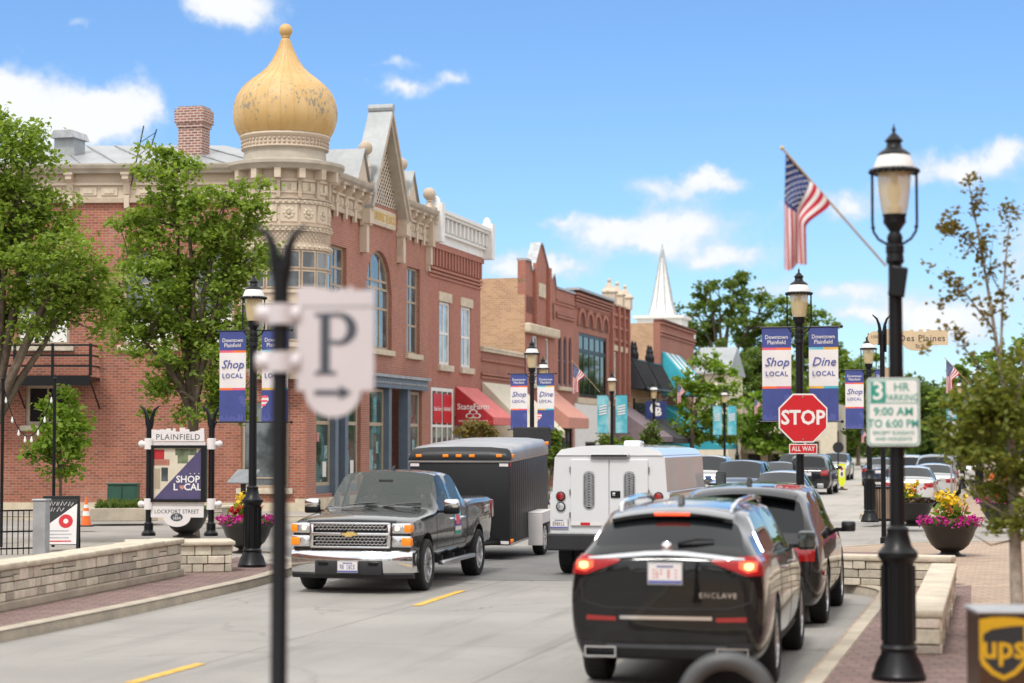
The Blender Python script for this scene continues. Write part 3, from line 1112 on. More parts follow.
# turret
TC = (-.86, .30)
tb = MB()
tr = 1.42
tb.lathe([(1.1, 4.2), (1.25, 4.5), (tr, 4.9), (tr, 11.0)], 40, (TC[0], TC[1], 0), M['cream'], cap=False)
for z, h, o_ in ((5.2, .14, .07), (6.55, .12, .07), (6.9, .1, .06), (8.28, .16, .07), (8.86, .16, .08), (9.0, .05, .12), (9.72, .12, .07), (9.86, .05, .1), (10.05, .07, .05), (10.42, .08, .06)):
    tb.lathe([(tr - .02, z), (tr + o_, z), (tr + o_, z + h), (tr - .02, z + h)], 40, (TC[0], TC[1], 0), M['cream'] if h > .06 else M['cream_dark'], cap=False)
for k in range(24):     # studs, panels and rosettes round the drum
    a = 2 * PI * k / 24
    T = Matrix.Translation((TC[0], TC[1], 0)) @ Matrix.Rotation(a, 4, 'Z')
    for z in (8.36, 8.94, 9.78):
        tb.ball((tr + .08, 0, z), .045, M['lime'], M=T, n=6)
        tb.ball((tr + .08, .19, z), .045, M['lime'], M=T, n=6)
for k in range(14):
    a = 2 * PI * (k + .5) / 14
    T = Matrix.Translation((TC[0], TC[1], 0)) @ Matrix.Rotation(a, 4, 'Z')
    tb.box(tr - .05, tr + .05, -.24, -.06, 10.12, 10.38, M['lime'], T)
    tb.box(tr - .05, tr + .05, .06, .24, 10.12, 10.38, M['lime'], T)
    tb.box(tr - .05, tr + .12, -.055, .055, 9.9, 10.7, M['cream_dark'], Matrix.Translation((TC[0], TC[1], 0)) @ Matrix.Rotation(2 * PI * k / 14, 4, 'Z'))
    tb.box(tr - .05, tr + .36, -.1, .1, 10.5, 10.8, M['cream'], Matrix.Translation((TC[0], TC[1], 0)) @ Matrix.Rotation(2 * PI * k / 14, 4, 'Z'))
    for j in range(8):
        t = 2 * PI * j / 8
        tb.ball((tr + .03, .13 * math.cos(t), 9.42 + .13 * math.sin(t)), .062, M['lime'], (0.5, 1, 1), 6, T)
    tb.ball((tr + .05, 0, 9.42), .07, M['cream_dark'], (.5, 1, 1), 6, T)
    tb.box(tr - .05, tr + .025, -.27, .27, 9.14, 9.7, M['cream'], T)
# diamond band
for k in range(60):
    for j in range(4):
        a = 2 * PI * (k + .5 * (j % 2)) / 60
        T = Matrix.Translation((TC[0], TC[1], 0)) @ Matrix.Rotation(a, 4, 'Z')
        z = 8.5 + .08 + j * .085
        tb.add([(tr + .01, -.06, z), (tr + .04, 0, z - .06), (tr + .01, .06, z), (tr + .04, 0, z + .06), (tr + .055, 0, z)], [(0, 1, 4), (1, 2, 4), (2, 3, 4), (3, 0, 4)], M['cream_dark'], T)
tb.lathe([(tr, 10.78), (tr + .36, 10.8), (tr + .42, 10.9), (tr + .5, 10.96), (tr + .5, 11.06), (tr + .1, 11.14), (1.34, 11.2), (1.30, 11.5), (1.38, 11.56)], 44, (TC[0], TC[1], 0), M['cornice_grey'], cap=False)
tb.lathe([(1.40, 11.56), (1.40, 11.60), (1.36, 11.62), (1.36, 11.86), (1.42, 11.9), (1.46, 11.96), (1.44, 12.02), (1.0, 12.03)], 44, (TC[0], TC[1], 0), M['cream'], cap=False)
for k in range(56):
    T = Matrix.Translation((TC[0], TC[1], 0)) @ Matrix.Rotation(2 * PI * k / 56, 4, 'Z')
    for z in (11.68, 11.8):
        tb.ball((1.37, 0, z), .05, M['cream_dark'], n=5, M=T)
turret = tb.build('turret', cb, smooth=40)
# turret windows
for k in range(16):
    a = -PI / 2 - .25 + (k - 5) * .385
    if not (-PI * .95 < a < .42):
        continue
    for (z0, z1) in ((7.05, 7.62), (7.68, 8.24), (5.4, 6.5)):
        T = Matrix.Translation((TC[0], TC[1], 0)) @ Matrix.Rotation(a, 4, 'Z')
        b = MB(T)
        x = tr * math.cos(.19) + .05
        b.box(x - .06, x + .02, -.255, -.215, z0, z1, M['cream_dark'])
        b.box(x - .06, x + .02, .215, .255, z0, z1, M['cream_dark'])
        b.box(x - .06, x + .02, -.215, .215, z0, z0 + .04, M['cream_dark'])
        b.box(x - .06, x + .02, -.215, .215, z1 - .04, z1, M['cream_dark'])
        b.box(x - .02, x, -.215, .215, z0 + .04, z1 - .04, M['pane'])
        b.build('turret_window', turret, smooth=0)
# dome
m, nt, p = nodes('dome_paint')
obj_ = coords(nt)
c = mixc(nt, ramp(nt, noise(nt, obj_, 1.2, 5), .35, .7), (.53, .335, .125), (.61, .41, .18))
fl_ = N(nt, 'ShaderNodeMapping')
fl_.inputs['Scale'].default_value = (1, 1, .55)
nt.links.new(obj_, fl_.inputs[0])
so = nt.nodes.new('ShaderNodeSeparateXYZ')
nt.links.new(obj_, so.inputs[0])
# flaked paint: small grey spots gathered in the lower middle of the bulb
band = mathn(nt, 'MULTIPLY', ramp(nt, so.outputs[2], 12.0, 12.9), mathn(nt, 'SUBTRACT', 1, ramp(nt, so.outputs[2], 13.0, 14.4)))
fk = mathn(nt, 'MULTIPLY_ADD', band, .1, mathn(nt, 'MULTIPLY_ADD', noise(nt, fl_.outputs[0], 10, 6, .7), .75, mathn(nt, 'MULTIPLY', noise(nt, obj_, 1.3, 2), .25)))
c = mixc(nt, ramp(nt, fk, .635, .66), c, (.27, .22, .15))
nt.links.new(c, p.inputs['Base Color'])
p.inputs['Roughness'].default_value = .5
M['dome'] = m
DP = [(1.44, 0), (1.56, .2), (1.64, .45), (1.665, .72), (1.64, .98), (1.56, 1.24), (1.43, 1.47), (1.24, 1.68), (1.02, 1.86), (.80, 2.02), (.60, 2.22), (.44, 2.44), (.31, 2.70), (.22, 2.9), (.15, 3.12), (.11, 3.22), (.10, 3.3)]
b = MB()
b.lathe(DP, 96, (TC[0], TC[1], 12.03), M['dome'], cap=False, wob=lambda a, z: 1 + .012 * (abs(math.cos(a * 12)) - .6) * (1 if z < 2.1 else 0.4))
for k in range(24):   # standing seams of the sheet metal
    a = 2 * PI * k / 24
    b.tube([(TC[0] + (r_ + .004) * math.cos(a), TC[1] + (r_ + .004) * math.sin(a), 12.03 + z) for r_, z in DP[:-2]], [.017] * 10 + [.009] * 5, 5, M['dome'])
dome = b.build('dome', cb, smooth=60)
b = MB()
b.ball((TC[0], TC[1], 15.48), .22, M['dome'], n=16)
b.lathe([(.14, 15.24), (.15, 15.30), (.1, 15.34)], 14, (TC[0], TC[1], 0), M['dome'])
b.build('dome_ball', dome)
# shop front
M['poster_teal'] = mk('poster_teal', (.10, .26, .28), .5, col2=(.35, .42, .42), scale=7)
M['poster_rose'] = mk('poster_rose', (.42, .12, .11), .5, col2=(.5, .42, .38), scale=9)
b = MB(FACE)
b.box(6.3, 13.1, -.05, .2, 4.15, 4.52, M['slate_blue'])
b.box(6.2, 13.2, -.05, .3, 4.52, 4.62, M['galv'])
b.box(.9, 5.65, -.05, .2, 4.15, 4.52, M['slate_blue'])
b.box(.8, 5.75, -.05, .3, 4.52, 4.62, M['galv'])
for k in range(22):
    x = 6.4 + k * .3
    b.ball((x, .22, 4.32), .05, M['galv'], n=5)
b.build('shop_lintel', cb, smooth=0)
for a in (2.75, 3.75, 8.6, 10.9):
    b = MB(FACE)
    b.box(a - .16, a + .16, -.25, .1, .1, 4.15, M['slate_blue'])
    b.box(a - .2, a + .2, -.28, .14, .1, .45, M['slate_blue'])
    b.build('iron_column', cb, smooth=0)
for (a0, a1, d_, door) in ((1.1, 2.6, -.1, 0), (2.93, 3.58, -.7, 1), (3.92, 5.45, -.1, 0), (6.62, 8.4, -.1, 0), (8.8, 10.7, -.7, 1), (11.1, 12.8, -.1, 0)):
    z0 = .1 if door else .8
    if door:
        w = window(cb, FACE, (a0, a1, z0, 2.75), M['tan_trim'], M['shop'], 1, (.32,), .13, d=d_, name='shop_door')
        window(cb, FACE, (a0, a1, 2.8, 4.1), M['tan_trim'], M['shop'], 1, (), .1, d=d_)
    else:
        window(cb, FACE, (a0, a1, z0, 4.1), M['tan_trim'], M['shop'], 1, (.62,), .11, d=d_, bar=.12, name='shop_window')
        b = MB(FACE)
        b.box(a0, a1, -.2, -.08, .12, z0, M['slate_blue'])
        b.build('stall_riser', cb, smooth=0)
        rs = random.Random(int(a0 * 10))
        for (x, z, w_, h_, mm) in ((.25, .3, .45, .8, 'poster_teal'), (.85, .2, .35, .5, 'offwhite'), (.3, 1.35, .25, .3, 'poster_rose'), (.95, .95, .3, .42, 'poster_teal')):
            x, z = x + rs.uniform(-.06, .1), z + rs.uniform(-.1, .25)
            if a0 + x + w_ < a1 - .12 and rs.random() < .8:
                b = MB(FACE)
                b.box(a0 + x, a0 + x + w_, d_ - .028, d_ - .02, z0 + z, z0 + z + h_, M[mm])
                b.build('window_poster', cb, smooth=0)
# fire escape on the side wall
b = MB(SIDE)
fa0, fa1 = 6.6, 16
b.box(fa0, fa1, .02, 1.2, 4.16, 4.26, M['black'])
b.box(fa0, fa1, 1.2, 1.29, 3.98, 4.30, M['black'])
for x in np.arange(fa0, fa1 + .1, 1.2):
    b.box(x - .04, x + .04, 1.19, 1.27, 4.30, 5.3, M['black'])
    b.tube([(x, .05, 3.3), (x, 1.2, 4.1)], .03, 5, M['black'])
for z in (4.6, 4.93, 5.25):
    b.box(fa0, fa1, 1.205, 1.255, z - .032, z + .032, M['black'])
    b.box(fa0 + .001, fa0 + .05, .02, 1.2, z - .03, z + .03, M['black'])
for k in range(12):
    x = 12.4 + k * .28
    b.box(x, x + .28, .15, 1.0, 4.2 - k * .3 - .05, 4.2 - k * .3, M['black'])
tag(b.build('fire_escape', smooth=0), 'black iron fire escape balcony bolted across the side wall', 'fire escape')
fe = COL.objects['fire_escape']
fe.location = cb.location
fe.rotation_euler.z = -TH
# ================================================================== two-storey block with the white cornice
WB = 7.8
bb = bld('two_storey_block', 'brick shop block with a bright white cornice and a red awning', 'building', 73.7)
b = MB(FACE)
opb = [(1.55, 3.1, 5.25, 7.75), (4.75, 6.3, 5.25, 7.75)]
sh_b = [(.35, 3.5, .1, 4.35), (3.8, 7.5, .4, 3.4)]
wall(b, 0, WB, 0, 9.95, opb + sh_b, M['brick_b'], .22)
b.box(0, WB, -13, -.25, 9.8, 9.85, M['galv'])
b.box(WB - .02, WB, -13, -.001, 0, 9.8, M['brick_or'])
b.build('wall', bb, smooth=0)
b = MB(FACE)
for z, o_ in ((8.62, .05), (8.76, .09), (8.9, .13)):
    b.box(0.02, WB - .02, 0, o_, z, z + .09, M['brick_b'])
b.box(.02, WB - .02, 0, .17, 9.72, 9.95, M['brick_b'])
dentils(b, .1, WB - .1, 17, .2, 0, .14, 9.05, 9.72, M['brick_b'])
b.build('brick_corbel', bb, smooth=0)
b = MB(FACE)
b.box(-.05, WB + .05, -.15, .2, 9.95, 10.35, M['white_trim'])
dentils(b, 0, WB, 13, .2, .15, .38, 10.42, 10.92, M['white_trim'])
b.box(-.05, WB + .05, -.15, .16, 10.35, 10.95, M['white_trim'])
b.box(-.1, WB + .1, -.2, .46, 10.95, 11.06, M['white_trim'])
b.box(-.14, WB + .14, -.2, .54, 11.06, 11.2, M['white_trim'])
b.box(-.1, WB + .1, -.2, .34, 10.28, 10.36, M['white_trim'])
for a in (.05, WB - .05):
    b.box(a - .2, a + .2, -.1, .6, 9.9, 11.4, M['white_trim'])
    b.ball((a, .3, 11.42), .19, M['white_trim'], (.8, .9, 1.4), 8)
b.build('white_cornice', bb, smooth=30)
for o in opb:
    window(bb, FACE, o, M['white_trim'], M['pane_lt'], 2, (.5,), .12, d=-.05, bar=.1)
    b = MB(FACE)
    b.box(o[0] - .15, o[1] + .15, -.05, .05, o[3], o[3] + .36, M['lime'])
    b.build('lintel', bb, smooth=0)
    b = MB(FACE)
    b.bbox(o[0] - .2, o[1] + .2, -.1, .13, o[2] - .25, o[2] - .002, .02, M['cap'])
    b.build('window_sill', bb, smooth=0)
window(bb, FACE, (.37, 3.48, 2.0, 4.33), M['white_trim'], M['shop'], 4, (.36,), .14, d=.03, name='shop_window', bar=.1)
window(bb, FACE, (.37, 3.48, .12, 1.98), M['white_trim'], M['shop'], 4, (.5,), .14, d=.03, name='shop_window', bar=.1)
b = MB(FACE)
b.box(.6, 1.8, .03, .045, 2.95, 4.1, M['red'])
b.box(2.0, 3.2, .03, .045, 2.95, 4.1, M['red'])
T = Matrix(((0, 0, 1, .047), (1, 0, 0, 1.2), (0, 1, 0, 3.5), (0, 0, 0, 1)))
b.M = None
b.text('State Farm', .24, T, M['white'], bold=.01)
T = Matrix(((0, 0, 1, .047), (1, 0, 0, 2.6), (0, 1, 0, 3.5), (0, 0, 0, 1)))
b.text('INSURANCE', .2, T, M['white'], bold=.01)
b.build('window_sign', bb, smooth=0)
window(bb, FACE, (3.82, 7.48, .42, 3.38), M['tan_trim'], M['shop'], 3, (), .12, d=-.1, name='shop_window')


def awning(name, label, u0, a0, a1, z0, z1, proj, m, side=None, valance=.3, words=None, stripes=None, group=None, vf=VF):
    t = thing(name, label, 'awning', S(u0, vf, .1), -TH, group)
    side = side or m
    b = MB(FACE)
    n = stripes or 1
    for k in range(n):
        x0, x1 = a0 + (a1 - a0) * k / n, a0 + (a1 - a0) * (k + 1) / n
        mm = m if k % 2 == 0 else M['white_trim']
        v = [(x0, .03, z1), (x1, .03, z1), (x1, proj, z0), (x0, proj, z0)]
        v += [(x, y - .02, z - .03) for x, y, z in v]
        b.add(v, [(0, 1, 2, 3), (7, 6, 5, 4), (0, 4, 5, 1), (1, 5, 6, 2), (2, 6, 7, 3), (3, 7, 4, 0)], mm)
    b.build('cloth', t, smooth=0)
    b = MB(FACE)
    b.box(a0, a1, proj - .02, proj + .005, z0 - valance, z0 - .002, m if stripes is None else M['white_trim'])
    b.build('valance', t, smooth=0)
    for x in (a0, a1):
        b = MB(FACE)
        v = [(x, .02, z1 - .03), (x, proj - .02, z0 - .03), (x, proj - .02, z0 - valance), (x, .02, z0 - valance)]
        e = .012 if x == a1 else -.012
        v += [(X + e, y, z) for X, y, z in v]
        b.add(v, [(0, 1, 2, 3), (7, 6, 5, 4), (0, 4, 5, 1), (1, 5, 6, 2), (2, 6, 7, 3), (3, 7, 4, 0)], side)
        if words and x == a0:
            zc = z0 - valance * .2
            b.M = None
            # written on the side that faces down the street: text plane (d, z), facing -a
            T = Matrix(((1, 0, 0, proj * .47), (0, 0, -1, a0 - .014), (0, 1, 0, z0 + .42), (0, 0, 0, 1)))
            b.text('StateFarm', .33, T, M['white'], bold=.015)
            T2 = T.copy()
            T2[2][3] = z0 - .14
            b.text('www.statefarm.com', .15, T2, M['white'], bold=.012)
            for (ox, oz) in ((-.14, .05), (.14, .05), (0, .2)):
                for r_, mm, e_ in ((.15, M['white'], -.004), (.1, side, -.008)):
                    pts = [(proj * .47 + ox + 1.2 * r_ * math.cos(q_), a0 - .014 + e_, z0 + .03 + oz - .02 + .72 * r_ * math.sin(q_)) for q_ in np.linspace(0, 2 * PI, 20)[:-1]]
                    b.add(pts, [tuple(range(len(pts)))], mm)
        b.build('side_panel', t, smooth=0)
    return t


aw = awning('shop_awning', 'dark red sloping shop awning with white lettering on its end panel', 73.7, 3.9, 7.2, 3.2, 4.45, 1.6, M['aw_red_lt'], M['aw_red'], words=True)
# ================================================================== low brick shop between
WG = 8.0
bg_ = bld('low_brick_shop', 'single storey brown brick shop with a pale coping, between taller blocks', 'building', 81.5)
b = MB(FACE)
wall(b, 0.01, WG - .01, 0, 6.05, [(.6, 7.2, .5, 3.4)], M['brick_c'], .25)
b.box(0.02, WG - .02, -12, -.3, 5.6, 5.65, M['galv'])
for z, o_ in ((4.9, .06), (5.05, .1), (5.65, .08)):
    b.box(.05, WG - .05, 0, o_, z, z + .1, M['brick_c'])
b.build('wall', bg_, smooth=0)
b = MB(FACE)
b.box(.03, WG - .03, -.25, .12, 6.05, 6.16, M['cap'])
for k in range(26):
    x = .06 + k * .305
    b.bbox(x, x + .22, -.25, .16, 6.16, 6.26, .02, M['cap'])
b.build('coping', bg_, smooth=0)
window(bg_, FACE, (.62, 7.18, .52, 3.38), M['tan_trim'], M['shop'], 4, (.7,), .12, d=-.1, name='shop_window')
awning('shop_awning', 'cream sloping shop awning under the low brick parapet', 81.5, .25, 7.0, 2.7, 4.75, 2.1, M['aw_cream'])
# ================================================================== stepped-gable block
WC = 10.6
bc = bld('stepped_gable_block', 'brick block with a shaped parapet gable and bare orange side wall', 'building', 89.5)
b = MB(FACE)
opc = [(1.5, 2.6, 5.0, 7.2), (4.2, 5.0, 5.0, 7.2), (7.0, 7.75, 5.0, 7.5, .35), (8.2, 8.95, 5.0, 7.5, .35), (9.4, 10.1, 5.0, 7.5, .35)]
shc = [(.5, 6.2, .4, 3.9), (6.5, 10.3, .3, 4.0)]
wall(b, 0, WC, 0, 9.0, opc + shc, M['brick_b'], .22)
b.box(.001, .4, -14, -.001, 0, 9.55, M['brick_or'])
for k in range(7):
    b.box(.0, .401, -14 + k * 2, -12.02 + k * 2, 9.55, 9.55 + .03 * k + .05, M['brick_or'])
b.box(.4, WC, -13, -.25, 8.9, 8.95, M['galv'])
b.prism([(0, 9.0), (6.3, 9.0), (6.3, 9.75), (5.9, 10.35), (5.2, 10.1), (4.7, 10.2), (4.55, 10.6), (3.35, 11.6), (2.85, 11.6), (1.75, 10.5), (1.6, 10.3), (1.1, 10.2), (.9, 10.6), (0, 10.6)], -.35, .02, 'y', M['brick_b'])
b.box(6.3, WC, -.3, .05, 9.0, 9.75, M['brick_b'])
b.build('wall', bc, smooth=0)
b = MB(FACE)
cp = [(0, 10.6), (.9, 10.6), (1.1, 10.2), (1.6, 10.3), (1.75, 10.5), (2.85, 11.6), (3.35, 11.6), (4.55, 10.6), (4.7, 10.2), (5.2, 10.1), (5.9, 10.35), (6.3, 9.75)]
for (xa, za), (xb, zb) in zip(cp, cp[1:]):
    v = [(xa, -.4, za), (xb, -.4, zb), (xb, .1, zb), (xa, .1, za)]
    v += [(x, y, z + .1) for x, y, z in v]
    b.add(v, [(0, 1, 2, 3), (7, 6, 5, 4), (0, 4, 5, 1), (1, 5, 6, 2), (2, 6, 7, 3), (3, 7, 4, 0)], M['galv'])
b.box(6.32, WC + .05, -.4, .14, 9.75, 9.85, M['galv'])
b.build('coping', bc, smooth=0)
b = MB(FACE)
for x in (1.75, 4.55):
    b.box(x - .16, x + .16, 0, .2, 8.0, 10.6, M['brick_b'])
    b.prism([(x - .16, 8.0), (x + .16, 8.0), (x, 7.4)], 0.0, .18, 'y', M['brick_b'])
for x0 in (.35, 4.95):
    for k in range(3):
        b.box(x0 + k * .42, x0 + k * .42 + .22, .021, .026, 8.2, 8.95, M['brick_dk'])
for z in (8.35, 8.5, 9.15):
    b.box(6.4, WC - .02, 0, .1, z, z + .12, M['brick_c'])
b.build('brick_relief', bc, smooth=0)
b = MB(FACE)
b.box(2.5, 3.9, .03, .09, 9.1, 9.75, M['lime'])
b.build('date_stone', bc, smooth=0)
b = MB(FACE)
b.bbox(-.15, 6.2, 0, .3, 7.25, 7.7, .08, M['lime'])
b.build('stone_band', bc, smooth=0)
for i, o in enumerate(opc):
    window(bc, FACE, o, M['white_trim'] if i < 2 else M['slate_blue'], M['pane_lt'] if i < 2 else M['pane_dk'], 1, (.5,), .1, d=-.06)
b = MB(FACE)
b.bbox(.9, 3.2, 0, .2, 4.7, 4.95, .05, M['lime'])
b.bbox(3.9, 6.1, 0, .25, 4.1, 4.6, .12, M['lime'])
b.bbox(6.8, 10.2, 0, .15, 4.75, 4.95, .03, M['lime'])
b.build('stone_sill', bc, smooth=0)
window(bc, FACE, (.52, 6.18, .42, 3.88), M['tan_trim'], M['shop'], 4, (.7,), .12, d=-.1, name='shop_window')
window(bc, FACE, (6.52, 10.28, .32, 3.98), M['black'], M['pane_dk'], 4, (.7,), .12, d=-.05, name='shop_window')
awning('shop_awning', 'salmon coloured shop awning with a deep valance', 89.5, 1.6, 6.2, 3.35, 4.7, 1.7, M['aw_salmon'], valance=.5)
# ================================================================== arched block with three pinnacles
WD = 15.0
bd = bld('arched_block', 'dark red brick block with four blind arches and three pale pinnacles', 'building', 100.1)
b = MB(FACE)
opd = [(1.3, 8.6, 4.55, 7.9)]
opd2 = [(10.4, 11.3, 4.6, 7.3), (11.9, 12.8, 4.6, 7.3), (13.4, 14.3, 4.6, 7.3)]
wall(b, 0, WD, 0, 10.0, opd + opd2 + [(.6, 9.2, .4, 3.2), (10.2, 14.6, .3, 3.4)], M['brick_c'], .3)
b.box(0.001, .4, -14, -.001, 9.0, 9.7, M['brick_or'])
b.box(.4, WD, -13, -.3, 9.3, 9.35, M['galv'])
b.build('wall', bd, smooth=0)
b = MB(FACE)
for k in range(4):
    x0 = .9 + k * 2.05
    for j in range(12):
        t0, t1 = PI * j / 12, PI * (j + 1) / 12
        xc = x0 + .85
        v = []
        for t in (t0, t1):
            for r_ in (.72, .98):
                v.append((xc + r_ * math.cos(t), .0, 8.25 + r_ * math.sin(t)))
                v.append((xc + r_ * math.cos(t), .12, 8.25 + r_ * math.sin(t)))
        b.add(v, [(1, 3, 7, 5), (0, 1, 5, 4), (2, 3, 7, 6)], M['brick_b'])
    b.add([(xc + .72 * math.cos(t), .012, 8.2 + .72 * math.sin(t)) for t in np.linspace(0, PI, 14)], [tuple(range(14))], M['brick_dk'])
for z, o_ in ((9.3, .08), (9.45, .14), (9.6, .2), (9.75, .26)):
    b.box(.05, 9.3, 0, o_, z, z + .1, M['brick_c'])
dentils(b, .2, 9.2, 30, .14, 0, .12, 9.1, 9.3, M['brick_c'])
for x in (9.6, 11.6, 13.1, 14.6):
    b.box(x - .16, x + .16, 0, .2, 4.5, 9.95, M['brick_b'])
for z in (7.9, 8.6, 9.3):
    b.box(9.8, 14.8, 0, .1, z, z + .16, M['brick_b'])
b.build('brick_relief', bd, smooth=0)
b = MB(FACE)
b.box(-.05, 9.45, -.4, .34, 10.0, 10.12, M['galv'])
b.box(9.45, WD, -.35, .15, 9.9, 10.02, M['cap'])
b.build('coping', bd, smooth=0)
for x in (9.75, 12.1, 14.5):
    b = MB(FACE)
    b.box(x - .36, x + .36, -.4, .3, 9.9, 10.55, M['cream'])
    b.box(x - .43, x + .43, -.47, .37, 10.55, 10.63, M['cream'])
    T = Matrix.Translation((x, -.08, 0))
    b.lathe([(.5, 10.63), (.28, 10.82), (.11, 11.1), (.07, 11.15)], 4, m=M['cream'], M=T)
    b.ball((x, -.08, 11.24), .12, M['cream'], n=8)
    b.build('pinnacle', bd, smooth=0)
window(bd, FACE, opd[0], M['black'], M['pane_dk'], 5, (.72,), .16, d=-.05, bar=.22)
for o in opd2:
    window(bd, FACE, o, M['white_trim'], M['pane_lt'], 1, (.5,), .12, d=-.03)
b = MB(FACE)
b.box(10.2, 14.6, 0, .1, 7.35, 7.65, M['lime'])
b.box(.6, 9.2, 0, .1, 4.2, 4.5, M['lime'])
b.box(.05, 9.35, 0, .06, .42, 4.18, M['white_trim'])
b.build('stone_band', bd, smooth=0)
window(bd, FACE, (2.6, 5.0, .5, 2.2), M['black'], M['pane_dk'], 2, (), .1, d=.1, name='shop_window')
window(bd, FACE, (10.22, 14.58, .32, 3.38), M['tan_trim'], M['pane_dk'], 3, (), .1, d=-.05, name='shop_window')
awning('shop_awning', 'mauve shop awning below the three pale pinnacles', 100.1, 10.0, 15.2, 2.5, 4.3, 2.6, M['aw_mauve'])
# ================================================================== low shop with black mansard
be = bld('mansard_shop', 'low brick shop with a black ornamental mansard over its sign', 'building', 115.2)
WE = 11.0
b = MB(FACE)
wall(b, 0.01, WE, 0, 6.0, [(.5, 10.4, .4, 3.2)], M['brick_or'], .25)
b.box(0, WE, -9, -.3, 5.8, 5.85, M['galv'])
b.build('wall', be, smooth=0)
b = MB(FACE)
for (x0, x1) in ((.15, 5.2), (5.5, 10.9)):
    v = [(x0, .05, 7.1), (x1, .05, 7.1), (x1, 1.0, 5.3), (x0, 1.0, 5.3)]
    v += [(x, -.3, z) for x, y, z in v]
    b.add(v, [(0, 1, 2, 3), (7, 6, 5, 4), (0, 4, 5, 1), (1, 5, 6, 2), (2, 6, 7, 3), (3, 7, 4, 0)], M['aw_grey'])
    for k in range(14):
        x = x0 + (x1 - x0) * (k + .5) / 14
        b.tube([(x, .1, 7.08), (x, 1.02, 5.36)], .05, 5, M['black'])
    b.tube([(x0, .12, 7.05), (x1, .12, 7.05)], .09, 6, M['black'])
    b.tube([(x0, 1.02, 5.32), (x1, 1.02, 5.32)], .1, 6, M['black'])
    for x in (x0 + .6, x0 + 1.5):
        b.lathe([(.2, 7.1), (.22, 7.4), (.13, 7.65), (.17, 7.72), (.08, 7.95), (.1, 8.0), (.02, 8.15)], 8, (x, .1, 0), M['black'])
b.build('mansard', be, smooth=0)
b = MB(FACE)
T = Matrix(((0, 0, 1, .06), (1, 0, 0, 3.2), (0, 1, 0, 4.35), (0, 0, 0, 1)))
b.M = None
b.text('Jameson', 1.1, T, M['black'], bold=.01, ext=.05)
b.build('lettering', be, smooth=0)
window(be, FACE, (.52, 10.38, .42, 3.18), M['tan_trim'], M['pane_dk'], 5, (), .12, d=-.1, name='shop_window')
awning('shop_awning', 'charcoal shop awning under the black mansard', 115.2, .3, 8.8, 2.4, 4.0, 2.8, M['aw_grey'])
# ================================================================== tall block beyond
bf = bld('far_brick_block', 'tall far brick block with an orange side wall beside the steeple', 'building', 126.2)
WFf = 14.0
b = MB(FACE)
wall(b, 0, WFf, 0, 9.95, [(2, 3.4, 5, 7.5), (5.5, 7, 5, 7.5), (9, 10.5, 5, 7.5), (1, 13, .4, 3.5)], M['brick_c'], .25)
b.box(.001, .4, -16, -.45, 0, 9.8, M['brick_or'])
b.box(.002, .4, -.45, -.002, 0, 9.95, M['brick_c'])
b.box(.4, WFf, -15, -.3, 9.6, 9.65, M['galv'])
b.box(WFf - .3, WFf, -16, -.002, 0, 9.6, M['brick_or'])
b.build('wall', bf, smooth=0)
b = MB(FACE)
for z, o_ in ((9.0, .1), (9.2, .18), (9.75, .15)):
    b.box(.02, WFf, 0, o_, z, z + .14, M['brick_c'])
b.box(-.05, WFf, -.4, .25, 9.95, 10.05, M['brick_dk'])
b.build('coping', bf, smooth=0)
for o in [(2, 3.4, 5, 7.5), (5.5, 7, 5, 7.5), (9, 10.5, 5, 7.5)]:
    window(bf, FACE, o, M['white_trim'], M['pane'], 1, (.5,), .12, d=-.05)
window(bf, FACE, (1.02, 12.98, .42, 3.48), M['tan_trim'], M['pane_dk'], 5, (), .12, d=-.05, name='shop_window')
awning('window_awning', 'turquoise and white striped awning high on the far brick block', 126.2, .6, 8.0, 5.5, 8.0, 2.2, M['teal_cloth'], stripes=7)
awning('shop_awning', 'large turquoise shop awning low on the far brick block', 126.2, .3, 9.5, 2.0, 4.6, 3.6, M['teal_cloth'])
# shop sign on a bracket, dark blue square
sg = thing('hanging_sign', 'square dark blue hanging shop sign with white letters on a wall bracket', 'sign', at(656, 410, 116), -TH)
sg.scale = (.46, .46, .46)
b = MB()
b.bbox(-1.35, 1.35, -.08, .08, -1.1, 1.1, .04, M['flag_blue'])
T = Matrix(((1, 0, 0, -.15), (0, 0, -1, -.083), (0, 1, 0, .15), (0, 0, 0, 1)))
b.text('C', 1.9, T, M['white'], bold=.03)
T = Matrix(((1, 0, 0, .3), (0, 0, -1, -.086), (0, 1, 0, -.25), (0, 0, 0, 1)))
b.text('B', 1.5, T, M['white'], bold=.03)
b.build('sign_board', sg, smooth=0)
b = MB()
b.tube([(-2.1, 0, 1.3), (1.4, 0, 1.3)], .05, 6, M['black'])
for x in (-1, 1):
    b.tube([(x, 0, 1.3), (x, 0, 1.08)], .03, 5, M['black'])
b.build('bracket', sg)
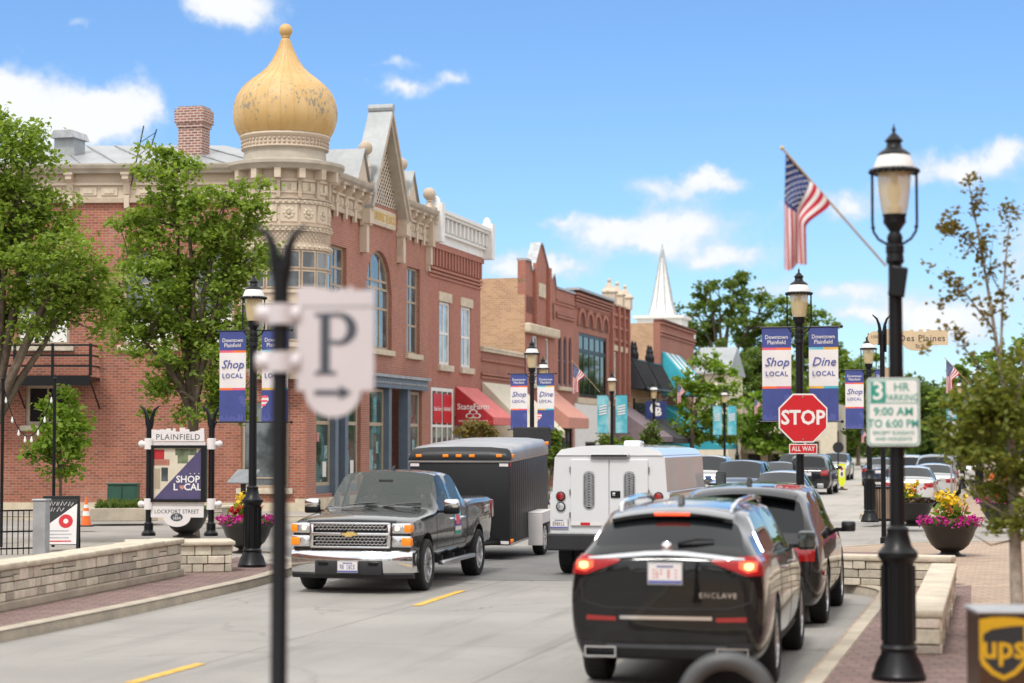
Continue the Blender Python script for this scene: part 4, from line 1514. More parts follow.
# ================================================================== church steeple
cp_ = at(663, 441, 172)
ch_ = thing('church', 'white church steeple, slender spire rising behind the far brick block', 'church', (cp_.x, cp_.y, 0), -TH)
b = MB()
sc_ = 172 / 2000
b.box(-1.9, 1.9, -1.9, 1.9, 0, 11.2, M['white'])
b.box(-2.5, 2.5, -2.5, 2.5, 11.2, 11.6, M['white'])
b.box(-1.9, 1.9, -1.9, 1.9, 11.6, 12.8, M['white'])
b.box(-2.2, 2.2, -2.2, 2.2, 12.8, 13.05, M['white'])
b.build('tower', ch_, smooth=0)
b = MB()
b.lathe([(1.22, 13.05), (.92, 14.2), (.05, 18.9)], 8, m=M['white'], a0=PI / 8, a1=2 * PI + PI / 8)
for k in range(8):
    a = PI / 8 + k * PI / 4
    b.tube([(1.24 * math.cos(a), 1.24 * math.sin(a), 13.05), (.94 * math.cos(a), .94 * math.sin(a), 14.2), (.06 * math.cos(a), .06 * math.sin(a), 18.9)], .06, 5, M['galv'])
b.tube([(0, 0, 18.8), (0, 0, 19.3)], .05, 5, M['galv'])
b.build('spire', ch_, smooth=0)
b = MB()
b.box(-4.5, 4.5, 2.0, 22, 0, 6, M['white'])
b.prism([(-4.9, 6), (4.9, 6), (0, 9.5)], 1.8, 22.2, 'y', M['galv'])
b.build('nave', ch_, smooth=0)
# ================================================================== houses beyond
hp = at(718, 441, 160)
hs = thing('gabled_house', 'pale house with a grey shingle roof among the trees beyond the shops', 'house', (hp.x, hp.y, 0), -TH)
b = MB()
b.box(-1.4, 1.2, -3, 6, 0, 7.7, M['aw_cream'])
b.build('wall', hs, smooth=0)
b = MB()
b.prism([(-3.4, 7.6), (6.4, 7.6), (6.4, 7.75), (1.5, 9.9), (-3.4, 7.75)], -1.6, 1.4, 'x', M['roof_metal'])
b.build('roof', hs, smooth=0)
for x in (-.6,):
    window(hs, frame((0, -3), (1, 0), (0, -1)), (x, x + 1, 5, 6.8), M['white_trim'], M['pane'], 1, (.5,), .1, d=.05)
hp = at(776, 441, 165)
hs = thing('cream_shop', 'cream rendered shop with a brown pent roof far down the street', 'building', (hp.x, hp.y, 0), -TH)
b = MB()
b.box(-3.0, 5.0, 0, 9, 0, 5.4, M['aw_cream'])
b.build('wall', hs, smooth=0)
b = MB()
v = [(-3.4, -.02, 3.0), (1.0, -.02, 3.0), (1.0, -1.7, 1.4), (-3.4, -1.7, 1.4)]
v += [(x, y, z - .1) for x, y, z in v]
b.add(v, [(0, 1, 2, 3), (7, 6, 5, 4), (0, 4, 5, 1), (1, 5, 6, 2), (2, 6, 7, 3), (3, 7, 4, 0)], M['bark'])
b.build('pent_roof', hs, smooth=0)
for x in (-2.4, -.6, 2.4):
    window(hs, frame((0, 0), (1, 0), (0, -1)), (x, x + 1.2, .4, 2.4), M['tan_trim'], M['pane_dk'], 1, (), .1, d=.05)

# ================================================================== the other side of the street (right of the frame, mirrored in the cars)
def right_block(name, label, u0, W, H, mat, vf=9.0):
    t = thing(name, label, 'building', S(u0, vf, .1), -TH)
    Fr = frame((0, 0), (0, 1), (-1, 0))
    ops = []
    n = int(W / 7)
    for k in range(n):
        a = (k + .5) * W / n
        ops += [(a - 1.4, a + 1.4, .5, 3.2), (a - .7, a + .7, 4.8, 7.0)]
    b = MB(Fr)
    wall(b, 0, W, 0, H, ops, mat, .2)
    b.box(0, .3, -12, -.01, 0, H, mat)
    b.box(W - .3, W, -12, -.01, 0, H, mat)
    b.box(.3, W - .3, -12, -.3, H - .4, H - .3, M['galv'])
    b.box(-.1, W + .1, -.3, .25, H, H + .35, M['cream'])
    b.build('wall', t, smooth=0)
    for o in ops:
        window(t, Fr, o, M['white_trim'], M['pane'], 2, (.5,), .1, d=-.08)


right_block('brick_shop_block', 'red brick shop block right of the frame, facing the stopped SUVs', -34, 72, 8.6, M['brick_b'])
right_block('brick_shop_block', 'brown brick shop block right of the frame, beyond the side street', 62, 125, 9.2, M['brick_c'])


def left_block():
    t = thing('brick_shop_block', 'brown brick shop block on the left terrace, behind the camera', 'building', S(-40, -25, .1), -TH)
    ops = [(k * 8 + 2, k * 8 + 5.5, .5, 3.2) for k in range(8)] + [(k * 8 + 3, k * 8 + 4.6, 4.8, 7) for k in range(8)]
    b = MB(FACE)
    wall(b, 0, 64, 0, 9, ops, M['brick_c'], .2)
    b.box(63.7, 64, -12, -.01, 0, 9, M['brick_c'])
    b.box(-.1, 64.1, -.3, .25, 9, 9.35, M['cream'])
    b.build('wall', t, smooth=0)
    for o in ops:
        window(t, FACE, o, M['white_trim'], M['pane'], 2, (.5,), .1, d=-.08)


left_block()
# ------------------------------------------------------------------ vehicles: local frame x right, y forward, z up
PAINT = {}


def paint(name, col, metal=.4, rough=.28):
    if name in PAINT:
        return PAINT[name]
    m, nt, p = nodes(name)
    p.inputs['Base Color'].default_value = rgba(col)
    p.inputs['Metallic'].default_value = metal
    p.inputs['Roughness'].default_value = rough
    p.inputs['Coat Weight'].default_value = 1
    p.inputs['Coat Roughness'].default_value = .03
    if sum(col) < .2:
        p.inputs['Specular IOR Level'].default_value = .12
    vec = coords(nt)
    r_ = mathn(nt, 'MULTIPLY_ADD', noise(nt, vec, 3, 4), .14, rough - .05)
    nt.links.new(r_, p.inputs['Roughness'])
    # road dust gathers low on the body
    so = nt.nodes.new('ShaderNodeSeparateXYZ')
    nt.links.new(vec, so.inputs[0])
    dust = mathn(nt, 'MULTIPLY', mathn(nt, 'SUBTRACT', 1, ramp(nt, so.outputs[2], .25, .75)), ramp(nt, noise(nt, vec, 4, 5), .35, .75))
    nt.links.new(mixc(nt, mathn(nt, 'MULTIPLY', dust, .07 if sum(col) < .2 else .2), col, (.30, .27, .23)), p.inputs['Base Color'])
    PAINT[name] = m
    return m


def loft_body(st, glass, W, creases=(.55, .25, .85), level=2, arches=(), arch_r=.4, arch_in=.5, mats=None):
    """st: rows (y, zb, zs, zm, zbelt, ztop, zc, wb, ws, wm, wbelt, wtop). glass: {interval: {'S','W'}}
    returns an evaluated mesh; material 0 paint, 1 side glass, 2 screen glass, 3 dark lining"""
    V, F, FM = [], [], []
    for (y, zb, zs, zm, zl, zt, zc, wb, ws, wm, wl_, wt) in st:
        half = [(wb, zb), (ws, zs), (wm, zm), (wl_, zl), (wt, zt), (wt * .55, zt + (zc - zt) * .78)]
        ring = [(0, zb)] + half + [(0, zc)] + [(-a, b) for a, b in reversed(half)]
        V += [(x, y, z) for x, z in ring]
    K = 14
    crease = {}
    for i in range(len(st) - 1):
        for k in range(K):
            k2 = (k + 1) % K
            F.append((i * K + k, i * K + k2, (i + 1) * K + k2, (i + 1) * K + k))
            gm = 0
            fl_ = glass.get(i, '')
            if k in (4, 9) and 'S' in fl_:
                gm = 1
            if k in (5, 6, 7, 8) and 'W' in fl_:
                gm = 2
            FM.append(gm)
    n = len(st) - 1
    for q in (0, n):
        r = [q * K + k for k in range(K)]
        caps = [(r[13], r[0], r[1], r[2], r[12]), (r[12], r[2], r[3], r[11]), (r[11], r[3], r[4], r[10]), (r[10], r[4], r[5], r[9]), (r[9], r[5], r[6], r[7], r[8])]
        F += caps
        FM += [0] * 5
    me = bpy.data.meshes.new('tmp')
    me.from_pydata(V, [], F)
    for mm in mats:
        me.materials.append(mm)
    me.polygons.foreach_set('material_index', FM)
    bm = bmesh.new()
    bm.from_mesh(me)
    bmesh.ops.recalc_face_normals(bm, faces=bm.faces[:])
    cl_ = bm.edges.layers.float.new('crease_edge')
    for e in bm.edges:
        a, b = e.verts[0].index, e.verts[1].index
        ka, kb = a % K, b % K
        if ka == kb:
            if ka in (1, 13):
                e[cl_] = .6
            elif ka in (4, 10):
                e[cl_] = creases[0]
            elif ka in (5, 9):
                e[cl_] = creases[1]
        if len(e.link_faces) == 2 and e.link_faces[0].material_index != e.link_faces[1].material_index:
            e[cl_] = max(e[cl_], creases[2])
    bm.to_mesh(me)
    bm.free()
    o = bpy.data.objects.new('tmp', me)
    COL.objects.link(o)
    sd = o.modifiers.new('s', 'SUBSURF')
    sd.levels = sd.render_levels = level
    tmp = [o]
    if arches:
        cb_ = MB()
        for (y, z) in arches:
            for sx in (-1, 1):
                T = Matrix.Translation((sx * (arch_in + .75), y, z)) @ Matrix.Rotation(PI / 2, 4, 'Y')
                cb_.lathe([(arch_r, -.75), (arch_r, .75)], 40, m=mats[3], M=T)
        cm_ = cb_.mesh('cut', 0)
        cm_.materials.clear()
        for mm in mats:
            cm_.materials.append(mm)
        cm_.polygons.foreach_set('material_index', [3] * len(cm_.polygons))
        co = bpy.data.objects.new('cut', cm_)
        COL.objects.link(co)
        tmp.append(co)
        bo = o.modifiers.new('b', 'BOOLEAN')
        bo.object = co
        bo.operation = 'DIFFERENCE'
        bo.solver = 'EXACT'
    bpy.context.view_layer.update()
    dg = bpy.context.evaluated_depsgraph_get()
    out = bpy.data.meshes.new_from_object(o.evaluated_get(dg))
    for t in tmp:
        bpy.data.objects.remove(t)
    return out


def split_mats(me, groups):
    """split a mesh into connected islands per glass material; returns (body mesh data, [(mat, verts, faces)])"""
    body, isl = MB(), []
    vs = [v.co.copy() for v in me.vertices]
    P = [(tuple(p.vertices), p.material_index) for p in me.polygons]
    for gi in (1, 2):
        F = [f for f, m in P if m == gi]
        par = {}

        def find(a):
            while par.setdefault(a, a) != a:
                par[a] = par[par[a]]
                a = par[a]
            return a
        for f in F:
            for v in f[1:]:
                par[find(v)] = find(f[0])
        comps = {}
        for f in F:
            comps.setdefault(find(f[0]), []).append(f)
        for fs in comps.values():
            used = sorted({v for f in fs for v in f})
            ix = {v: k for k, v in enumerate(used)}
            isl.append((gi, [vs[v] for v in used], [tuple(ix[v] for v in f) for f in fs]))
    used = sorted({v for f, m in P if m in (0, 3) for v in f})
    ix = {v: k for k, v in enumerate(used)}
    body.v = [tuple(vs[v]) for v in used]
    for f, m in P:
        if m in (0, 3):
            body.f.append(tuple(ix[v] for v in f))
            body.m.append(0 if m == 0 else 1)
    body.mats = [groups[0], groups[3]]
    return body, isl


AX = {'rear': ((0, -9), (0, 1)), 'front': ((0, 9), (0, -1))}


def proj(bvh, a, b, side, off):
    if side == 'rear':
        o, d_ = Vector((a, -9, b)), Vector((0, 1, 0))
    elif side == 'front':
        o, d_ = Vector((a, 9, b)), Vector((0, -1, 0))
    elif side == 'right':
        o, d_ = Vector((9, a, b)), Vector((-1, 0, 0))
    elif side == 'left':
        o, d_ = Vector((-9, a, b)), Vector((1, 0, 0))
    else:
        o, d_ = Vector((a, b, 9)), Vector((0, 0, -1))
    h, nrm, i, t = bvh.ray_cast(o, d_)
    if h is None:
        return None
    if nrm.dot(d_) > 0:
        nrm = -nrm
    return h + (nrm * .35 - d_ * .65).normalized() * off


def decal(mb, bvh, top, bot, side, m, off=.006, n=4, res=6):
    """a skin laid on the body between two outlines given in side view"""
    def resamp(pl):
        out = []
        for i in range(len(pl) - 1):
            for k in range(res):
                t = k / res
                out.append((pl[i][0] * (1 - t) + pl[i + 1][0] * t, pl[i][1] * (1 - t) + pl[i + 1][1] * t))
        return out + [pl[-1]]
    T, B = resamp(top), resamp(bot)
    rows, last = [], None
    for j in range(n + 1):
        t = j / n
        row = []
        for a, b in zip(T, B):
            x, z = a[0] * (1 - t) + b[0] * t, a[1] * (1 - t) + b[1] * t
            q = proj(bvh, x, z, side, off)
            if q is None:
                q = last if last is not None else Vector((0, 0, 0))
            last = q
            row.append(q)
        rows.append(row)
    # skirt so that it has thickness
    sk = {'rear': Vector((0, 1, 0)), 'front': Vector((0, -1, 0)), 'right': Vector((-1, 0, 0)), 'left': Vector((1, 0, 0)), 'top': Vector((0, 0, -1))}[side] * (off + .015)
    rows2 = [[p + sk for p in rows[0]]] + rows + [[p + sk for p in rows[-1]]]
    rows3 = [[r[0] + (sk if 0 < i < len(rows2) - 1 else Vector())] + r + [r[-1] + (sk if 0 < i < len(rows2) - 1 else Vector())] for i, r in enumerate(rows2)]
    mb.grid(rows3, m)


WHEELS = {}


def wheel_mesh(r, w, spokes, style):
    key = (r, w, spokes, style)
    if key in WHEELS:
        return WHEELS[key]
    Rx = Matrix.Rotation(PI / 2, 4, 'Y')     # lathe axis z -> x ; +x outward
    t = MB()
    rr = r * .70
    t.lathe([(rr, -w * .5), (r * .93, -w * .5), (r * .985, -w * .42), (r, -w * .3), (r, w * .3), (r * .985, w * .42), (r * .93, w * .5), (rr * 1.04, w * .5), (rr, w * .42)], 40, m=M['rubber'], M=Rx, cap=False)
    for k in range(44):   # tread blocks
        a = 2 * PI * k / 44
        t.box(-.01, .012, -w * .3, w * .3, r - .004, r + .006, M['rubber'], Rx @ Matrix.Rotation(a, 4, 'Z') @ Matrix.Rotation(PI / 2, 4, 'X') if False else Matrix.Rotation(a, 4, 'X') @ Matrix(((0, 1, 0, 0), (1, 0, 0, 0), (0, 0, 1, 0), (0, 0, 0, 1))))
    b = MB()
    b.lathe([(rr, w * .44), (rr * .95, w * .44), (rr * .92, w * .25), (rr * .9, -w * .2), (rr, -w * .45)], 36, m=M['alloy'], M=Rx, cap=False)
    b.lathe([(rr * .9, -w * .1), (rr * .4, -w * .08), (.02, -w * .08)], 24, m=M['black_matte'], M=Rx, cap=False)
    b.lathe([(.001, w * .36), (rr * .16, w * .37), (rr * .22, w * .33), (rr * .24, w * .1)], 18, m=M['alloy'], M=Rx, cap=False)
    for k in range(spokes):
        a = 2 * PI * k / spokes
        prs = (-.16, .16) if style == 'pair' else (0,)
        for o_ in prs:
            Ma = Matrix.Rotation(a + o_, 4, 'X')
            z0, z1, h0, h1 = rr * .16, rr * .95, rr * .10, rr * (.085 if style == 'pair' else .14)
            v = [(w * .20, -h0, z0), (w * .20, h0, z0), (w * .36, h0 * .7, z0), (w * .36, -h0 * .7, z0), (w * .22, -h1, z1), (w * .22, h1, z1), (w * .42, h1 * .7, z1), (w * .42, -h1 * .7, z1)]
            b.add(v, [(0, 1, 2, 3), (4, 7, 6, 5), (0, 4, 5, 1), (1, 5, 6, 2), (2, 6, 7, 3), (3, 7, 4, 0)], M['alloy'], Ma)
    WHEELS[key] = (t.mesh('tyre'), b.mesh('rim', 30))
    return WHEELS[key]


def wheels(parent, half, ys, r, w=.24, spokes=10, style='single'):
    tm, rm = wheel_mesh(r, w, spokes, style)
    for y in ys:
        for sx in (-1, 1):
            o = bpy.data.objects.new('wheel', tm)
            COL.objects.link(o)
            o.parent = parent
            o.location = (sx * half, y, r)
            o.rotation_euler.z = 0 if sx > 0 else PI
            q = bpy.data.objects.new('rim', rm)
            COL.objects.link(q)
            q.parent = o


def plate(parent, pos, face, w=.31, h=.155, ink='navy'):
    """face -1 looks back, +1 looks forward"""
    b = MB()
    b.bbox(-w / 2 - .012, w / 2 + .012, -.012, .0, -h / 2 - .012, h / 2 + .012, .004, M['silver'])
    b.box(-w / 2, w / 2, -.016, -.004, -h / 2, h / 2, M['offwhite'])
    b.box(-w / 2, w / 2, -.0175, -.01, -h / 2, -h / 2 + .025, M['navy_lt'])
    b.box(-w * .25, w * .25, -.0175, -.01, h / 2 - .028, h / 2 - .014, M['navy'])
    o = b.build('licence_plate', parent, pos, 0 if face < 0 else PI, smooth=0)
    return o


def simple(parent, name, mb, smooth=35):
    return mb.build(name, parent, smooth=smooth)


# profile library: rows (y, zb, zs, zm, zbelt, ztop, zc, wb, ws, wm, wbelt, wtop) as fractions of L/2, H, W/2
def scale_st(rows, L, H, W):
    return [(y * L / 2, *[z * H for z in (a, b, c, d_, e, f_)], *[w * W / 2 for w in (g_, h, i, j, k)]) for y, a, b, c, d_, e, f_, g_, h, i, j, k in rows]


SUV = [(-1.0, .26, .30, .43, .53, .55, .56, .72, .84, .88, .84, .62),
       (-.985, .18, .26, .43, .56, .60, .615, .80, .92, .95, .91, .74),
       (-.93, .15, .23, .43, .585, .645, .67, .86, .965, .985, .945, .80),
       (-.80, .14, .22, .43, .60, .90, .935, .88, .98, 1, .955, .70),
       (-.73, .14, .22, .43, .60, .94, .975, .88, .98, 1, .955, .72),
       (-.70, .14, .22, .43, .60, .945, .98, .88, .98, 1, .955, .725),
       (-.40, .14, .22, .43, .60, .955, .995, .88, .98, 1, .96, .735),
       (-.355, .14, .22, .43, .60, .955, .998, .88, .98, 1, .96, .735),
       (-.02, .14, .22, .43, .60, .955, 1.0, .88, .98, 1, .96, .735),
       (.03, .14, .22, .43, .60, .953, .998, .88, .98, 1, .96, .735),
       (.14, .14, .22, .43, .60, .935, .985, .88, .98, 1, .96, .73),
       (.36, .14, .22, .43, .60, .745, .78, .88, .98, 1, .955, .765),
       (.49, .14, .22, .43, .595, .63, .66, .88, .98, 1, .945, .82),
       (.56, .14, .22, .43, .59, .605, .625, .88, .98, .995, .94, .84),
       (.80, .15, .23, .42, .56, .575, .595, .86, .965, .98, .92, .80),
       (.92, .16, .24, .41, .52, .545, .56, .80, .92, .935, .87, .74),
       (.985, .19, .27, .39, .48, .505, .51, .70, .84, .86, .79, .66),
       (1.0, .26, .31, .38, .45, .465, .47, .62, .76, .78, .70, .56)]
SUV_G = {2: 'W', 5: 'S', 7: 'S', 9: 'S', 10: 'SW', 11: 'W', 4: '', 3: ''}
SEDAN = [(-1.0, .26, .31, .45, .58, .60, .61, .70, .82, .85, .80, .60),
         (-.985, .18, .27, .45, .62, .65, .66, .78, .90, .93, .88, .72),
         (-.93, .16, .25, .45, .645, .68, .69, .84, .95, .97, .92, .78),
         (-.70, .14, .23, .45, .66, .70, .72, .88, .98, 1, .94, .80),
         (-.62, .14, .23, .45, .665, .72, .745, .88, .98, 1, .945, .79),
         (-.36, .14, .23, .45, .665, .925, .965, .88, .98, 1, .95, .66),
         (-.30, .14, .23, .45, .665, .94, .98, .88, .98, 1, .95, .665),
         (-.06, .14, .23, .45, .66, .955, 1.0, .88, .98, 1, .95, .68),
         (-.01, .14, .23, .45, .66, .955, 1.0, .88, .98, 1, .95, .68),
         (.10, .14, .23, .45, .655, .935, .98, .88, .98, 1, .95, .68),
         (.34, .14, .23, .45, .645, .76, .79, .88, .98, 1, .94, .735),
         (.46, .14, .23, .45, .635, .665, .69, .88, .98, .995, .93, .79),
         (.54, .14, .23, .45, .625, .645, .665, .88, .98, .99, .92, .80),
         (.80, .15, .24, .44, .58, .60, .62, .85, .95, .96, .88, .76),
         (.93, .16, .25, .42, .53, .55, .56, .78, .90, .91, .82, .70),
         (.985, .19, .28, .40, .48, .50, .51, .68, .82, .83, .74, .62),
         (1.0, .26, .32, .39, .45, .465, .47, .60, .74, .75, .66, .52)]
SEDAN_G = {4: 'SW', 6: 'S', 8: 'S', 9: 'SW', 10: 'W'}


def car(name, label, loc, rz, kind, L, Wd, H, col, group=None, r=.34, lit=None, glass=None, level=2, roofcol=None, cat='car', detail=1):
    t = thing(name, label, cat, loc, rz, group)
    rows, G = (SUV, SUV_G) if kind == 'suv' else (SEDAN, SEDAN_G)
    st = scale_st(rows, L, H, Wd)
    ax = (-.56 * L / 2, .60 * L / 2)
    pm = col if not isinstance(col, tuple) else paint('paint_%02x%02x%02x' % tuple(int(c * 255) for c in col), col)
    gl = glass or M['carglass']
    me = loft_body(st, G, Wd, level=level, arches=[(ax[0], r + .02), (ax[1], r + .02)], arch_r=r + .055, arch_in=Wd / 2 - .32, mats=[pm, gl, gl, M['black_matte']])
    bvh = BVHTree.FromPolygons([v.co for v in me.vertices], [tuple(p.vertices) for p in me.polygons])
    body, isl = split_mats(me, [pm, gl, gl, M['black_matte']])
    body.build('body', t, smooth=40, recalc=False)
    for gi, vs, fs in isl:
        c = sum(vs, Vector()) / len(vs)
        nm = 'side_window' if gi == 1 else ('windshield' if c.y > 0 else 'rear_window')
        b = MB()
        b.add(vs, fs, gl)
        b.build(nm, t, smooth=60, recalc=False)
    wheels(t, Wd / 2 - .13, ax, r, .22, 10)
    hw = Wd / 2
    for sx in (-1, 1):
        b = MB()
        b.bbox(sx * (hw + .11) - .1, sx * (hw + .11) + .1, .335 * L / 2, .335 * L / 2 + .09, H * .60, H * .60 + .15, .03, pm)
        b.box(min(sx * hw * .93, sx * (hw + .04)), max(sx * hw * .93, sx * (hw + .04)), .345 * L / 2, .345 * L / 2 + .05, H * .60, H * .63, M['black'])
        b.build('mirror', t)
        b = MB()
        decal(b, bvh, [(sx * hw * .50, H * .50), (sx * hw * .84, H * .53)], [(sx * hw * .52, H * .42), (sx * hw * .83, H * .43)], 'front', M['lens'] if not lit else M['headlit'], .01)
        b.build('headlight', t)
        b = MB()
        z1, z0 = (.60, .47) if kind == 'suv' else (.62, .50)
        decal(b, bvh, [(sx * hw * .55, H * (z1 - .02)), (sx * hw * .90, H * z1)], [(sx * hw * .58, H * z0), (sx * hw * .90, H * z0)], 'rear', M['redlens'], .012)
        b.build('taillight', t)
    b = MB()
    decal(b, bvh, [(-hw * .46, H * .46), (0, H * .47), (hw * .46, H * .46)], [(-hw * .42, H * .36), (0, H * .35), (hw * .42, H * .36)], 'front', M['black_matte'], .008)
    for k in range(3):
        z = H * (.375 + k * .032)
        decal(b, bvh, [(-hw * .42, z + .012), (0, z + .014), (hw * .42, z + .012)], [(-hw * .42, z), (0, z), (hw * .42, z)], 'front', M['chrome'], .016, n=1)
    b.build('grille', t)
    b = MB()
    decal(b, bvh, [(-hw * .8, H * .27), (0, H * .27), (hw * .8, H * .27)], [(-hw * .74, H * .17), (0, H * .17), (hw * .74, H * .17)], 'front', M['black_matte'], .008)
    decal(b, bvh, [(-hw * .8, H * .27), (0, H * .27), (hw * .8, H * .27)], [(-hw * .74, H * .17), (0, H * .17), (hw * .74, H * .17)], 'rear', M['black_matte'], .008)
    b.build('valance', t)
    p = proj(bvh, 0, H * .50, 'rear', .02)
    plate(t, p, -1)
    p = proj(bvh, 0, H * .26, 'front', .03)
    plate(t, p, 1)
    return t
BLK_ = M['black']
M['hoop_dark'] = mk('grey_trim', (.10, .105, .115), .35, .4, var=.1)
DARKSUV = paint('black_car_paint', (.005, .005, .0055), .2, .2)
GREYSUV = paint('graphite_car_paint', (.022, .022, .024), .5, .25)
TRUCKP = paint('charcoal_car_paint', (.030, .027, .026), .6, .25)
WHITEP = paint('white_van_paint', (.68, .69, .70), 0, .35)


def body_parts(t, me, pm, glm):
    bvh = BVHTree.FromPolygons([v.co for v in me.vertices], [tuple(p.vertices) for p in me.polygons])
    body, isl = split_mats(me, [pm, glm, glm, M['black_matte']])
    o = body.build('body', t, smooth=40, recalc=False)
    for gi, vs, fs in isl:
        c = sum(vs, Vector()) / len(vs)
        nm = 'side_window' if gi == 1 else ('windshield' if c.y > 0 else 'rear_window')
        b = MB()
        b.add(vs, fs, glm)
        b.build(nm, t, smooth=60, recalc=False)
    return bvh, o


def seam(b, bvh, pts, side, w=.011, m=None, off=.0025):
    """a dark shut line along a polyline in side view"""
    for (a0, b0), (a1, b1) in zip(pts, pts[1:]):
        L = math.hypot(a1 - a0, b1 - b0)
        nx, nz = -(b1 - b0) / L * w / 2, (a1 - a0) / L * w / 2
        decal(b, bvh, [(a0 + nx, b0 + nz), (a1 + nx, b1 + nz)], [(a0 - nx, b0 - nz), (a1 - nx, b1 - nz)], side, m or M['black_matte'], off, n=1, res=8)


def mirror(t, x, y, z, m, cap=None, sx=1, h=.18, w=.22):
    b = MB()
    b.bbox(min(sx * (x + .06), sx * (x + .06 + w)), max(sx * (x + .06), sx * (x + .06 + w)), y, y + .12, z, z + h * .55, .035, m)
    b.bbox(min(sx * (x + .06), sx * (x + .06 + w)), max(sx * (x + .06), sx * (x + .06 + w)), y - .002, y + .125, z + h * .35, z + h, .045, cap or m)
    b.box(min(sx * (x - .1), sx * (x + .1)), max(sx * (x - .1), sx * (x + .1)), y + .03, y + .09, z + .02, z + .06, m)
    o = b.build('mirror', t)
    g_ = MB()
    g_.box(min(sx * (x + .08), sx * (x + .04 + w)), max(sx * (x + .08), sx * (x + .04 + w)), y - .008, y - .003, z + .03, z + h - .03, M['mirror_glass'])
    g_.build('mirror_glass', o, smooth=0)


def plate_mark(b, x, h, m, k):
    """an unreadable stroke pattern the size of a plate character"""
    rs = random.Random(k)
    w = .011
    for (a0, a1, z0, z1) in ((-w, -w + .006, -.5, .5), (w - .006, w, -.5, .5), (-w, w, .36, .5), (-w, w, -.07, .07), (-w, w, -.5, -.36)):
        if rs.random() < .62:
            b.box(x + a0, x + a1, -.0185, -.0165, z0 * h, z1 * h, m)


# ================================================================== big black SUV in front of the camera
q = gnd(665, 677)
enc = thing('suv', 'black SUV with lit tail lamps and chrome bar, stopped nearest the camera', 'car', S(0, 0), R(-12.4))
EL, EH, EW = 5.19, 1.755, 2.02
rows = [list(r) for r in SUV]
rows[0] = [-1.0, .27, .33, .46, .60, .635, .645, .70, .83, .90, .86, .66]
rows[1] = [-.985, .19, .27, .46, .63, .675, .685, .80, .92, .965, .92, .76]
rows[2] = [-.94, .16, .24, .46, .65, .71, .73, .86, .96, .99, .935, .78]
rows[3] = [-.80, .145, .22, .46, .645, .895, .935, .88, .98, 1, .945, .665]
rows[4] = [-.73, .14, .22, .45, .64, .935, .975, .88, .98, 1, .945, .685]
for i in range(5, 12):
    rows[i][4] = .635 if i < 11 else .62
    rows[i][11] = rows[i][11] - .02
for i in range(3, 11):
    rows[i][5] *= .933
    rows[i][6] *= .933
rows[11][5] *= .965
rows[11][6] *= .965
st = scale_st(rows, EL, EH, EW)
eax = (-1.48, 1.59)
me = loft_body(st, {2: 'W', 4: '', 5: 'S', 7: 'S', 9: 'S', 10: 'SW', 11: 'W'}, EW, arches=[(eax[0], .40), (eax[1], .40)], arch_r=.425, arch_in=.68, mats=[DARKSUV, M['carglass'], M['carglass'], M['black_matte']])
bvh, bodyo = body_parts(enc, me, DARKSUV, M['carglass'])
wheels(enc, EW / 2 - .135, eax, .385, .25, 10, 'pair')
hw = EW / 2
GT = M['black_matte']
